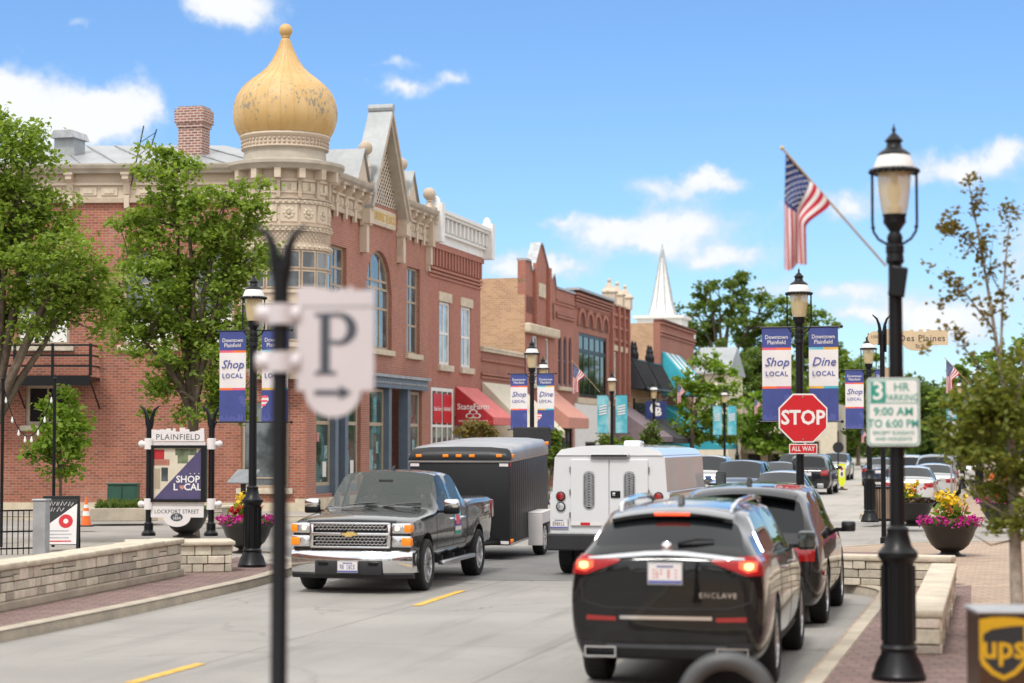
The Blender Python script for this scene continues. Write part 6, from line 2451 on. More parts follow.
for gi, vs, fs in isl:
    b = MB()
    b.add(vs, fs, M['carglass'])
    b.build('cab_window', cabo, smooth=60, recalc=False)
wheels(sv, .86, (-1.35, 4.1), .39, .26, 8)
wheels(sv, .60, (-1.35,), .39, .22, 8)
# ================================================================== traffic and parked cars farther off
TRF = 'cars stopped and parked down the far street'
BLUE, SILV, GREY2, DKC, WHT = (.03, .09, .20), (.42, .43, .44), (.16, .165, .17), (.015, .015, .017), (.66, .66, .65)


def park(px, Y, v=None):
    p_ = at(px, 441, Y)
    return Vector((p_.x, Y, 0))


FA, FT = -TH, PI - TH
car('suv', 'white SUV facing the camera beside the far left kerb, seen over the service truck', park(709, 82), FT, 'suv', 4.7, 1.9, 1.78, WHT, TRF, .36, level=1)
car('suv', 'blue SUV facing the camera just right of the service truck', park(742, 68), FT, 'suv', 4.6, 1.86, 1.72, BLUE, TRF, .36, level=1)
car('sedan', 'silver sedan directly beyond the dark grey SUV roof', park(784, 62), FA, 'sedan', 4.8, 1.84, 1.46, SILV, TRF, .33, level=1)
car('sedan', 'grey sedan facing the camera, left of the stop sign post', park(779, 88), FT, 'sedan', 4.8, 1.84, 1.46, GREY2, TRF, .33, level=1)
car('suv', 'grey SUV facing the camera, partly behind the stop sign post', park(795, 104), FT, 'suv', 4.7, 1.9, 1.72, GREY2, TRF, .36, level=1)
car('suv', 'black SUV just right of the stop sign post, heading away', park(813, 90), FA, 'suv', 5.2, 1.98, 1.80, DKC, TRF, .40, level=1)
car('suv', 'silver SUV beside the small yellow crossing sign', park(836, 122), FT, 'suv', 4.7, 1.9, 1.65, SILV, TRF, .36, level=1)
car('sedan', 'white sedan parked behind the dark leafy flower pot beyond the crossing', park(912, 72), FA, 'sedan', 4.9, 1.84, 1.48, WHT, TRF, .34, level=2)
car('sedan', 'second white sedan parked ahead of the first along the right kerb', park(934, 80), FA, 'sedan', 4.9, 1.84, 1.48, (.60, .60, .59), TRF, .34, level=2)
car('suv', 'dark grey SUV with a wide rear window, parked ahead of the white sedans', park(937, 88), FA, 'suv', 5.0, 1.98, 1.80, GREY2, TRF, .38, level=1)
car('suv', 'pale SUV with red rear lamps just left of the parked dark grey SUV', park(911, 95), FA, 'suv', 4.7, 1.9, 1.72, SILV, TRF, .36, level=1)
car('suv', 'white SUV half hidden by the leafy sapling, farthest along the right kerb', park(964, 100), FA, 'suv', 4.7, 1.9, 1.74, WHT, TRF, .36, level=1)
car('sedan', 'dark blue sedan driving away beside the lamp post beyond the crossing', park(881, 106), FA, 'sedan', 4.8, 1.84, 1.5, (.03, .05, .09), TRF, .33, level=1)
# ------------------------------------------------------------------ lamp posts
m, nt, p = nodes('lamp_glass')
p.inputs['Base Color'].default_value = (.76, .60, .34, 1)
p.inputs['Roughness'].default_value = .12
p.inputs['Alpha'].default_value = .6
p.inputs['Coat Weight'].default_value = .6
M['globe'] = m
m, nt, p = nodes('lamp_chimney')
p.inputs['Base Color'].default_value = (.62, .58, .48, 1)
p.inputs['Roughness'].default_value = .3
p.inputs['Alpha'].default_value = .75
M['chimney'] = m
BLK = M['black']


def make_lamp(label, loc, group):
    t = thing('street_lamp', label, 'street lamp', loc, -TH, group)
    b = MB()
    b.lathe([(.25, 0), (.25, .05), (.235, .07), (.21, .16), (.165, .24), (.16, .27), (.175, .30), (.15, .33), (.145, 1.08), (.16, 1.11), (.185, 1.14), (.185, 1.18), (.13, 1.24), (.10, 1.36), (.105, 1.40), (.075, 1.43)], 24, m=BLK)
    for k in range(12):
        a = 2 * PI * k / 12
        b.tube([(.148 * math.cos(a), .148 * math.sin(a), .36), (.148 * math.cos(a), .148 * math.sin(a), 1.06)], .014, 5, BLK)
    b.build('base', t)
    b = MB()
    b.lathe([(.072, 1.43), (.062, 4.36), (.085, 4.38), (.085, 4.44), (.065, 4.46), (.075, 4.52), (.062, 4.56)], 18, m=BLK)
    b.build('post', t)
    b = MB()
    b.lathe([(.06, 4.26), (.085, 4.30), (.07, 4.42), (.06, 4.50), (.05, 4.58), (.075, 4.62), (.105, 4.66), (.105, 4.72), (.115, 4.74)], 18, m=BLK)
    for k in range(10):
        a = 2 * PI * k / 10
        b.tube([(.07 * math.cos(a), .07 * math.sin(a), 4.28), (.058 * math.cos(a), .058 * math.sin(a), 4.5)], .012, 4, BLK)
    b.build('collar', t)
    b = MB()
    b.lathe([(.108, 4.73), (.125, 4.80), (.145, 4.95), (.155, 5.10), (.155, 5.14)], 24, m=M['globe'], cap=False)
    g_ = b.build('globe', t)
    b = MB()
    b.lathe([(.055, 4.74), (.07, 4.80), (.03, 4.84), (.06, 4.92), (.065, 4.97), (.035, 5.06), (.03, 5.14)], 16, m=M['chimney'], cap=False)
    b.build('inner_chimney', g_)
    b = MB()
    b.lathe([(.195, 5.165), (.195, 5.185), (.15, 5.29), (.145, 5.30)], 28, m=M['white'])
    b.build('shade', t)
    b = MB()
    b.lathe([(.15, 5.135), (.205, 5.135), (.225, 5.15), (.215, 5.17), (.19, 5.175)], 28, m=BLK)
    for k in range(20):
        a = 2 * PI * k / 20
        b.ball((.215 * math.cos(a), .215 * math.sin(a), 5.145), .026, BLK, n=6)
    b.build('rim', t)
    b = MB()
    b.lathe([(.15, 5.295), (.155, 5.305), (.13, 5.335), (.085, 5.36), (.07, 5.39), (.068, 5.42), (.085, 5.43), (.085, 5.44), (.06, 5.47), (.03, 5.50), (.012, 5.52), (.02, 5.545), (.008, 5.57), (.002, 5.60)], 20, m=BLK)
    b.build('cap', t)
    for sx in (-1, 1):
        b = MB()
        b.tube([(sx * .205, 0, 5.14), (sx * .205, 0, 4.66), (sx * .195, 0, 4.58), (sx * .15, 0, 4.51), (sx * .07, 0, 4.46)], .013, 7, BLK)
        b.ball((sx * .2, 0, 4.62), .02, BLK, n=6)
        b.build('side_rod', t)
    for o in COL.objects:   # shorten the shaft
        if o.type == 'MESH' and (o.parent == t or (o.parent and o.parent.parent == t)):
            for v in o.data.vertices:
                if v.co.z > 2:
                    v.co.z -= .40
    return t


LG = 'black lamp posts along the street'
PA = gnd(899, 680, .134)
lampA = make_lamp('black lamp post carrying the tilted flag and the green parking sign, nearest right', PA, LG)
PB = Vector(at(800, 441, 34.3)).xy.to_3d() + Vector((0, 0, .134))
lampB = dup(lampA, PB, label='black lamp post with the red stop sign fixed to it', group=LG)
PC = gnd(870, 522, .134)
lampC = dup(lampA, PC, label='black lamp post across the side street, beside the slatted litter bin', group=LG)
PD = gnd(252, 567, .134)
lampD = dup(lampA, PD, label='black lamp post between the town sign and the pickup, with two navy banners', group=LG)


def flat(px, Y):
    q_ = at(px, 441, Y)
    return Vector((q_.x, Y, .13))


PE = flat(532, 58)
lampE = dup(lampA, PE, label='black lamp post behind the box trailer, with two navy banners', group=LG)
dup(lampA, flat(543, 70), label='black lamp post just right of and behind the trailer lamp post', group=LG)
PG = flat(612, 85)
dup(lampA, PG, label='black lamp post with two turquoise banners before the white painted shop wall', group=LG)
dup(lampA, flat(654, 100), label='black lamp post in front of the black mansard, with a flag and no banners', group=LG)
PH_ = flat(724.6, 111)
dup(lampA, PH_, label='black lamp post with two turquoise banners among the street trees', group=LG)
dup(lampA, flat(737, 148), label='small far black lamp post peeping out right of the turquoise banners', group=LG)
dup(lampA, flat(979, 76), label='black lamp post rising out of the leafy sapling on the right', group=LG)
PR = flat(961, 93)
dup(lampA, PR, label='black lamp post with turquoise banners behind the sapling on the right', group=LG)
# control box on the near lamp
b = MB()
b.bbox(-.075, .075, -.06, .06, -.14, .14, .012, BLK, Matrix.Translation((.03, -.09, 3.70)) @ Matrix.Rotation(R(8), 4, 'Y'))
b.build('control_box', lampA, smooth=0)
for lp in (lampE,):
    b = MB()
    b.bbox(-.55, .55, -.1, .1, 2.0, 2.62, .03, M['black_matte'])
    b.build('box_panel', lp, smooth=0)


# ------------------------------------------------------------------ banners
def heart(c, s, n=24):
    pts = []
    for k in range(n):
        t = 2 * PI * k / n
        pts.append((c[0] + s * 16 * math.sin(t) ** 3 / 17, c[1] + s * (13 * math.cos(t) - 5 * math.cos(2 * t) - 2 * math.cos(3 * t) - math.cos(4 * t)) / 17))
    return pts


def banner(label, loc, word, side, group, rz=-TH, cat='banner'):
    """local: hangs beside the post on the given side, faces -y"""
    t = thing('street_banner', label, cat, loc, rz, group)
    x0, x1 = (-.64, -.14) if side < 0 else (.16, .66)
    zb, zt = 2.56, 4.16
    yb = .0
    xc = (x0 + x1) / 2

    def sway(x, z):
        return yb + .012 * math.sin(7 * (x - x0) + 3 * (z - zb)) * (1 - abs(2 * (z - zb) / (zt - zb) - 1) ** 2)
    b = MB()

    def field(a0, a1, z0, z1, m, e=0.0):
        na, nz = max(2, int((a1 - a0) / .06)), max(2, int((z1 - z0) / .08))
        b.grid([[(a0 + (a1 - a0) * i / na, sway(a0 + (a1 - a0) * i / na, z0 + (z1 - z0) * j / nz) - e, z0 + (z1 - z0) * j / nz) for i in range(na + 1)] for j in range(nz + 1)], m)
    TX = lambda x, z, e=.006: Matrix(((1, 0, 0, x), (0, 0, -1, sway(x, z) - e), (0, 1, 0, z), (0, 0, 0, 1)))
    if word:
        H_ = zt - zb
        c1, c2 = zb + H_ * .36, zb + H_ * .775
        field(x0, x1, c2 + .02, zt, M['navy'])
        field(x0, x1, c1 + .02, c2 - .02, M['offwhite'])
        field(x0, x1, zb, c1 - .02, M['navy'])
        cc = [('pink', 'orange'), ('orange', 'pink')] if side < 0 else [('teal', 'yellow'), ('yellow', 'teal')]
        for z, (ca, cb2) in ((c2, cc[0]), (c1, cc[1])):
            field(x0, xc, z - .02, z + .02, M[ca])
            field(xc, x1, z - .02, z + .02, M[cb2])
        b.text('Downtown', .10, TX(xc, c2 + .20), M['offwhite'], bold=.006, sx=.86)
        b.text('Plainfield', .10, TX(xc, c2 + .11), M['offwhite'], bold=.006, sx=.9)
        b.text(word, .21, TX(xc, (c1 + c2) / 2 + .10), M['navy_lt'], shear=.3, bold=.006)
        b.text('LOCAL', .115, TX(xc, (c1 + c2) / 2 - .10), M['navy_lt'], bold=.01, space=1.1)
        # two outline hearts, a flag-coloured half heart by the post and a skyline
        for hx, hz, hs in ((.34, .40, .045), (.30, .28, .035)):
            hx = x0 + hx * .5 + .0 if side < 0 else x1 - hx * .5
            o_, i_ = heart((hx, zb + hz), hs), heart((hx, zb + hz), hs * .75)
            k = len(o_)
            b.add([(x, sway(x, z) - .005, z) for x, z in o_ + i_], [(j, (j + 1) % k, k + (j + 1) % k, k + j) for j in range(k)], M['navy_lt'])
        edge = x1 if side < 0 else x0
        pts = [(x, z) for x, z in heart((edge, zb + .36), .14, 40) if (x <= edge if side < 0 else x >= edge)]
        b.add([(x, sway(x, z) - .005, z) for x, z in pts], [tuple(range(len(pts)))], M['navy_lt'] if side < 0 else M['offwhite'])
        if side > 0:
            for k in range(3):
                z = zb + .27 + k * .075
                wd = .075 if k == 0 else .115
                b.add([(edge + .004, sway(edge, z) - .008, z), (edge + wd, sway(edge, z) - .008, z), (edge + wd, sway(edge, z) - .008, z + .035), (edge + .004, sway(edge, z) - .008, z + .035)], [(0, 1, 2, 3)], M['pink'])
        rs = random.Random(3)
        x = x0
        while x < x1 - .06:
            w_ = rs.uniform(.03, .06)
            h_ = rs.uniform(.05, .14)
            b.add([(x, sway(x, zb) - .005, zb + .01), (x + w_ * .85, sway(x, zb) - .005, zb + .01), (x + w_ * .85, sway(x, zb) - .005, zb + h_), (x, sway(x, zb) - .005, zb + h_)], [(0, 1, 2, 3)], M['navy_lt'])
            x += w_
    else:
        field(x0, x1, zb, zt, M['teal'])
        for k in range(4):
            z = zb + .75 + k * .11
            b.add([(x0 + .08, -.02, z), (x1 - .08, -.02, z + .07), (x1 - .08, -.02, z + .13), (x0 + .08, -.02, z + .06)], [(0, 1, 2, 3)], M['offwhite'])
    b.build('cloth', t, smooth=0)
    for z in (zt + .012, zb - .012):
        b = MB()
        b.tube([(0, 0, z), ((x1 + .06) if side > 0 else (x0 - .06), 0, z)], .014, 6, BLK)
        b.ball(((x1 + .06) if side > 0 else (x0 - .06), 0, z), .028, BLK, n=6)
        b.build('rod', t)
    return t


BG = 'banners hung on the lamp posts'
banner('navy and white banner reading Shop Local, left of the stop sign post', PB + Vector((0, 0, .0)), 'Shop', -1, BG)
banner('navy and white banner reading Dine Local, right of the stop sign post', PB, 'Dine', 1, BG)
banner('navy and white Shop Local banner on the lamp post across the side street', PC, 'Shop', -1, BG)
banner('navy banner half hidden behind the parking sign, across the side street', PC, 'Dine', 1, BG)
banner('navy Shop Local banner above the town sign, left of its lamp post', PD, 'Shop', -1, BG)
banner('navy banner half hidden by the dark parking sign post', PD, 'Dine', 1, BG)
banner('navy Shop Local banner above the box trailer', PE, 'Shop', -1, BG)
banner('navy Dine Local banner above the box trailer', PE, 'Dine', 1, BG)
ta = banner('turquoise banner left of the post before the white painted shop wall', PG, None, -1, BG)
tb_ = banner('turquoise banner right of the post before the white painted shop wall', PG, None, 1, BG)
dup(ta, PH_, label='turquoise banner left of the post among the street trees')
dup(tb_, PH_, label='turquoise banner right of the post among the street trees')
dup(ta, PR, label='turquoise banner behind the sapling, left of its post')
dup(tb_, PR, label='turquoise banner behind the sapling, right of its post')

# ------------------------------------------------------------------ flags
FG = 'flags on slanting poles'


def make_flag(label, foot, tip, rz=0.0):
    """foot and tip are points; the flag hangs from the upper part of the pole"""
    d_ = tip - foot
    L = d_.length
    t = thing('flag', label, 'flag', tip, rz, FG)
    p = -d_.normalized()
    b = MB()
    b.tube([Vector((0, 0, 0)), -d_], .011, 8, M['wood'])
    b.ball((0, 0, 0), .02, M['gold'], n=8)
    b.build('pole', t)
    b = MB()
    nh, ng = 39, 44
    P = []

    def pt(h, g):
        s_ = .05 + h * .62
        base = p * s_
        Lh = 1.07 - .52 * h ** 1.1
        q = min(1, g / .42)
        q = q * q * (3 - 2 * q)
        x = base.x * (1 - .52 * q)
        y = base.y * (1 - .5 * q) + .045 * q * math.sin(h * 11 + g * 2.5) + .02 * math.sin(h * 6 + 4 * g)
        return Vector((x + .012 * q * math.sin(h * 11 + 1 + g * 2), y, base.z - g * Lh - .02 * math.sin(h * 8) * g))
    for i in range(nh + 1):
        P.append([pt(i / nh, j / ng) for j in range(ng + 1)])
    b.mats = [M['flag_red'], M['flag_white'], M['flag_blue']]
    k0 = len(b.v)
    b.v += [tuple(v) for r_ in P for v in r_]
    for i in range(nh):
        for j in range(ng):
            b.f.append((i * (ng + 1) + j, i * (ng + 1) + j + 1, (i + 1) * (ng + 1) + j + 1, (i + 1) * (ng + 1) + j))
            st_ = i // 3
            b.m.append(2 if (st_ < 7 and j < ng * .4) else (0 if st_ % 2 == 0 else 1))
    for r_ in range(9):
        for c_ in range(6 if r_ % 2 == 0 else 5):
            h = (r_ + .8) / 9.6 * 7 / 13
            g = (c_ + (.7 if r_ % 2 == 0 else 1.2)) / 6.4 * .4
            for e in (-.006, .006):
                q = pt(h, g) + Vector((0, e, 0))
                s_ = .0085
                k = len(b.v)
                b.v += [tuple(q + Vector((s_ * math.cos(a), 0, s_ * math.sin(a)))) for a in np.linspace(0, 2 * PI, 6)[:-1]]
                b.f.append(tuple(range(k, k + 5)))
                b.m.append(1)
    b.build('cloth', t, smooth=80, recalc=False)
    return t


fl0 = make_flag('large flag on a long slanting pole fixed to the nearest lamp post', at(886, 266, 18.35), at(782, 148, 18.2))


def far_flag(px, py, Y, label, sc=1.0, rz=0.0):
    return dup(fl0, at(px, py, Y), rz=rz, label=label, group=FG, scale=sc)


far_flag(572, 361, 69, 'flag right of the navy banners above the box trailer', 1.0)
far_flag(677, 382, 99, 'flag on the lamp post before the black mansard', .95, R(12))
far_flag(754, 397, 128, 'small flag left of the stop sign, before the street trees', 1.0)
far_flag(945, 358, 70, 'flag just left of the lamp post in the sapling on the right', 1.1, R(-18))
far_flag(966, 390, 92, 'smaller flag low behind the sapling on the right', .8, R(10))
far_flag(861, 428, 120, 'tiny flag low behind the navy banner across the side street', .8, R(-15))

# ------------------------------------------------------------------ signs
st_ = thing('stop_sign', 'red octagonal stop sign fixed to the second lamp post', 'stop sign', (PB.x + .035, PB.y - .13, 2.74), 0)
b = MB()
oc = lambda r_: [(r_ * math.cos(PI / 8 + k * PI / 4), r_ * math.sin(PI / 8 + k * PI / 4)) for k in range(8)]
b.prism(oc(.455), -.004, .004, 'y', M['galv'])
b.prism(oc(.45), -.010, -.0042, 'y', M['white'])
b.prism(oc(.425), -.013, -.0102, 'y', M['red'])
b.text('STOP', .34, Matrix(((1, 0, 0, 0), (0, 0, -1, -.0145), (0, 1, 0, .0), (0, 0, 0, 1))), M['white'], bold=.028, sx=.92)
for z in (-.36, .36):
    b.ball((0, -.014, z), .012, M['galv'], n=6)
b.build('sign_plate', st_, smooth=0)
b = MB()
b.box(-.03, .03, .005, .07, -.3, .3, M['galv'])
b.build('bracket', st_, smooth=0)
aw_ = thing('sign_plaque', 'small red plaque reading ALL WAY just under the stop sign', 'sign', (PB.x + .035, PB.y - .13, 2.215), 0)
b = MB()
b.bbox(-.24, .24, -.006, .0, -.085, .085, .002, M['white'])
b.box(-.225, .225, -.0085, -.004, -.07, .07, M['red'])
b.text('ALL WAY', .115, Matrix(((1, 0, 0, 0), (0, 0, -1, -.0105), (0, 1, 0, 0), (0, 0, 0, 1))), M['white'], bold=.012, sx=.8)
b.build('plate', aw_, smooth=0)
b = MB()
b.box(-.02, .02, 0, .07, -.05, .05, M['galv'])
b.build('bracket', aw_, smooth=0)

ps = thing('parking_sign', 'white and green three hour parking sign on the nearest lamp post', 'parking sign', (PA.x - .052, PA.y - .12, 2.62), R(-4))
ps.scale = (.93, .93, .93)
GS = M['green_sign']


def rrect(w, h, r_, n=5):
    pts = []
    for cx, cz, a0 in ((w - r_, h - r_, 0), (-w + r_, h - r_, 90), (-w + r_, -h + r_, 180), (w - r_, -h + r_, 270)):
        pts += [(cx + r_ * math.cos(R(a0 + 90 * k / n)), cz + r_ * math.sin(R(a0 + 90 * k / n))) for k in range(n + 1)]
    return pts


b = MB()
b.prism(rrect(.262, .342, .04), -.003, .003, 'y', M['galv'])
b.prism(rrect(.26, .34, .04), -.006, -.0032, 'y', M['white'])
b.prism(rrect(.25, .33, .035), -.0075, -.0062, 'y', GS)
b.prism(rrect(.238, .318, .03), -.009, -.0077, 'y', M['white'])
b.box(-.225, -.075, -.0105, -.008, .095, .305, GS)
b.box(-.235, .235, -.0105, -.008, .083, .092, GS)
F_ = lambda x, z: Matrix(((1, 0, 0, x), (0, 0, -1, -.012), (0, 1, 0, z), (0, 0, 0, 1)))
b.text('3', .25, F_(-.15, .20), M['white'], bold=.02)
b.text('HR', .12, F_(.08, .245), GS, bold=.004)
b.text('PARKING', .095, F_(.08, .14), GS, bold=.002, sx=.85)
b.text('9:00 AM', .115, F_(0, -.0), GS, bold=.014)
b.text('TO 6:00 PM', .115, F_(0, -.12), GS, bold=.014, sx=.88)
b.text('EXCEPT SUNDAYS', .05, F_(0, -.21), GS)
b.text('AND HOLIDAYS', .05, F_(0, -.27), GS)
b.build('sign_plate', ps, smooth=0)
b = MB()
for z in (-.22, .22):
    b.box(-.06, .06, .0, .11, z - .012, z + .012, M['galv'])
b.build('bracket', ps, smooth=0)


def fork_post(b, r_, z0, z1, spread=.13, rise=.28):
    b.lathe([(r_ * 2.3, z0), (r_ * 2.3, z0 + .05), (r_ * 1.5, z0 + .1), (r_ * 1.5, z0 + .22), (r_, z0 + .25), (r_, z1)], 16, m=BLK)
    for sx in (-1, 1):
        b.tube([(sx * .0, 0, z1 - .1), (sx * r_ * .6, 0, z1 + .02), (sx * spread * .45, 0, z1 + rise * .5), (sx * spread * .8, 0, z1 + rise * .8), (sx * spread * 1.5, 0, z1 + rise)], [r_ * .9, r_ * .8, r_ * .6, r_ * .45, r_ * .2], 8, BLK)


def skyline(x0, x1, z, h, seed):
    rs = random.Random(seed)
    pts = [(x0, z)]
    x = x0
    while x < x1 - .01:
        w_ = min(rs.uniform(.04, .10) * (x1 - x0), x1 - x)
        hh = rs.uniform(.25, 1) * h
        pts += [(x, z + hh), (x + w_, z + hh)]
        x += w_
    pts.append((x1, z))
    return list(reversed(pts))


# P sign close to the camera
pp = at(280, 441, 10.0)
pg = thing('parking_sign', 'blurred pale sign with a large P and an arrow on a black forked post', 'parking sign', (pp.x, 10.0, .13), R(-2))
b = MB()
fork_post(b, .042, 0, 3.08, .085, .22)
b.build('post', pg)
Zc = lambda y: 2.35 + (441 - y) * .005 - .13
Xc = lambda x: (x - 280) * .005
b = MB()
x0, x1 = Xc(297), Xc(374)
xm = Xc(333)
low = [(Xc(305) + (Xc(361) - Xc(305)) * (1 + math.cos(PI + PI * k / 18)) / 2, Zc(391) - .132 * math.sin(PI * k / 18)) for k in range(19)]
b.prism([(x0, Zc(391)), *low, (x1, Zc(391)), (x1, Zc(292)), (x0, Zc(292))], -.018, .018, 'y', M['sign_lav'])
b.prism(skyline(x0, x1, Zc(293), .035, 5), -.016, .014, 'y', M['sign_lav'])
b.box(x0, x1, -.022, -.017, Zc(307), Zc(306), M['galv'])
GREY = M['slate_ink'] = mk('slate_ink', (.055, .065, .085), .6, var=.05)
e0, e1 = -.0225, -.017
PX = lambda x: Xc(200 + x / 2.846)
PZ = lambda y: Zc(240 + y / 2.846)
# serif P: stem, serifs, bowl
b.prism([(PX(343), PZ(378)), (PX(370), PZ(378)), (PX(370), PZ(214)), (PX(343), PZ(214))], e0, e1, 'y', GREY)
b.prism([(PX(325), PZ(383)), (PX(390), PZ(383)), (PX(386), PZ(374)), (PX(329), PZ(374))], e0 - .0005, e1, 'y', GREY)
b.prism([(PX(325), PZ(209)), (PX(345), PZ(209)), (PX(345), PZ(218)), (PX(329), PZ(218))], e0 - .0005, e1, 'y', GREY)
n_ = 20
op_ = [(395 + 52 * math.cos(a), 253 + 46 * math.sin(a)) for a in np.linspace(-PI / 2, PI / 2 + .55, n_)]
ip_ = [(392 + 27 * math.cos(a), 253 + 35 * math.sin(a)) for a in np.linspace(-PI / 2, PI / 2 + .55, n_)]
op_ = [(345, 209)] + op_
ip_ = [(345, 219)] + ip_
V_ = [(PX(x), e0 - .0002, PZ(y)) for x, y in op_ + ip_]
k = len(op_)
b.add(V_, [(j, j + 1, k + j + 1, k + j) for j in range(k - 1)], GREY)
b.prism([(PX(327), PZ(441)), (PX(398), PZ(441)), (PX(398), PZ(454)), (PX(432), PZ(435)), (PX(398), PZ(414)), (PX(398), PZ(428)), (PX(327), PZ(428))], e0, e1, 'y', GREY)
b.build('sign_board', pg, smooth=0)
for y in (314, 362):
    b = MB()
    z = Zc(y)
    b.lathe([(.045, -.052), (.07, -.05), (.07, .05), (.045, .052)], 20, (0, 0, z), M['sign_lav'])
    b.tube([(-.12, 0, z), (.1, 0, z)], .045, 12, M['sign_lav'])
    b.build('clamp', pg)

# town sign on its stone plinth
TY = 35.7
tc_ = at(179.5, 441, TY)
ts = thing('town_sign', 'black framed town sign with a Shop Local poster, standing on the stone plinth', 'town sign', (tc_.x, TY, .665), R(-3))
sgm = TY / 2000
TX_ = lambda x: (130 + x / 5.25 - 179.5) * sgm
TZ_ = lambda y: 2.35 - (410 + y / 5.25 - 441) * sgm - .665
for x in (100, 430):
    b = MB()
    T = Matrix.Translation((TX_(x), 0, 0))
    bb_ = MB(T)
    fork_post(bb_, .055, 0, TZ_(75), .12, .33)
    bb_.build('post', ts)
b = MB()
b.prism(skyline(TX_(113), TX_(392), TZ_(122), .10, 11), -.03, .01, 'y', M['offwhite'])
b.box(TX_(113), TX_(392), -.03, .012, TZ_(165), TZ_(121), M['offwhite'])
b.box(TX_(110), TX_(398), -.02, .03, TZ_(187), TZ_(168), M['offwhite'])
b.text('PLAINFIELD', .145, Matrix(((1, 0, 0, TX_(254)), (0, 0, -1, -.032), (0, 1, 0, TZ_(143)), (0, 0, 0, 1))), M['slate_ink'], space=1.12, sx=.97)
b.build('header_board', ts, smooth=0)
b = MB()
x0, x1, z0, z1 = TX_(112), TX_(405), TZ_(482), TZ_(185)
for a in ((x0, x0 + .05, z0, z1), (x1 - .09, x1, z0, z1), (x0 + .05, x1 - .09, z0, z0 + .05), (x0 + .05, x1 - .09, z1 - .05, z1)):
    b.box(a[0], a[1], -.07, .07, a[2], a[3], BLK)
b.box(x0 + .04, x1 - .08, -.02, .06, z0 + .04, z1 - .04, BLK)
fr_ = b.build('poster_case', ts, smooth=0)
b = MB()
x0, x1, z0, z1 = x0 + .05, x1 - .09, z0 + .05, z1 - .05
b.box(x0, x1, -.03, -.021, z0, z1, M['aw_cream'])
e = -.0315
M['poster_violet'] = mk('poster_violet', (.075, .06, .15), .5, var=.1)
b.add([(x0, e, z0), (x1, e, z0), (x1, e, z1)], [(0, 1, 2)], M['poster_violet'])
W_, H_ = x1 - x0, z1 - z0
for (fx0, fx1, fz0, fz1, mm) in ((0, .22, .78, .97, 'aw_red'), (.0, .33, .66, .78, 'brick_b'), (.02, .14, .2, .6, 'tan_trim'), (.16, .3, .35, .62, 'pane'), (.34, .5, .52, .8, 'aw_cream'), (.45, .9, .86, .99, 'hedge'), (.5, .72, .7, .86, 'hedge')):
    if mm == 'hedge':
        M.setdefault('hedge', mk('poster_green', (.13, .16, .09), .7, var=.4, scale=9))
    b.box(x0 + fx0 * W_, x0 + fx1 * W_, -.0312, -.0302, z0 + fz0 * H_, z0 + fz1 * H_, M[mm])
tF = lambda fx, fz: Matrix(((1, 0, 0, x0 + fx * W_), (0, 0, -1, -.034), (0, 1, 0, z0 + fz * H_), (0, 0, 0, 1)))
b.text('SHOP', .17, tF(.72, .385), M['white'], bold=.02)
b.text('L', .17, tF(.46, .235), M['white'], bold=.02)
b.text('CAL', .17, tF(.82, .235), M['white'], bold=.02)
pts = heart((x0 + .60 * W_, z0 + .235 * H_), .052)
b.add([(x, -.035, z) for x, z in pts], [tuple(range(len(pts)))], M['aw_salmon'])
for k in range(3):
    b.ball((x0 + (.77 + .09 * k) * W_, -.032, z0 + .5 * H_), .011, M['white'], n=5)
b.build('poster', fr_, smooth=0)
b = MB()
x0, x1 = TX_(108), TX_(392)
zl = TZ_(562)
b.box(x0, x1, -.03, .012, zl, TZ_(503), M['offwhite'])
low = [(TX_(180) + (TX_(322) - TX_(180)) * (1 + math.cos(PI + PI * k / 18)) / 2, zl + .003 - .17 * math.sin(PI * k / 18)) for k in range(19)]
b.prism(low, -.03, .012, 'y', M['offwhite'])
b.box(x0, x1, -.02, .03, TZ_(502), TZ_(484), M['offwhite'])
b.text('LOCKPORT STREET', .10, Matrix(((1, 0, 0, (x0 + x1) / 2), (0, 0, -1, -.032), (0, 1, 0, TZ_(532)), (0, 0, 0, 1))), M['slate_ink'], space=1.05, sx=.88)
ov = [(TX_(250) + .11 * math.cos(a), zl + .005 + .07 * math.sin(a)) for a in np.linspace(0, 2 * PI, 30)[:-1]]
b.prism(ov, -.034, -.0305, 'y', M['slate_ink'])
b.text('1834', .075, Matrix(((1, 0, 0, TX_(250)), (0, 0, -1, -.036), (0, 1, 0, zl - .015), (0, 0, 0, 1))), M['offwhite'], bold=.01)
b.text('EST', .04, Matrix(((1, 0, 0, TX_(250)), (0, 0, -1, -.036), (0, 1, 0, zl + .04), (0, 0, 0, 1))), M['offwhite'], bold=.01)
b.build('street_board', ts, smooth=0)
for x in (100, 430):
    for y0, y1 in ((150, 205), (465, 520)):
        b = MB()
        zc = (TZ_(y0) + TZ_(y1)) / 2
        b.lathe([(.056, -.10), (.085, -.095), (.085, .095), (.056, .10)], 16, (TX_(x), 0, zc), M['offwhite'])
        s_ = -1 if x < 200 else 1
        b.tube([(TX_(x), 0, zc), (TX_(x) + s_ * .14, 0, zc)], .045, 10, M['offwhite'])
        b.ball((TX_(x) + s_ * .14, 0, zc), .06, M['offwhite'], n=8)
        b.build('clamp', ts)

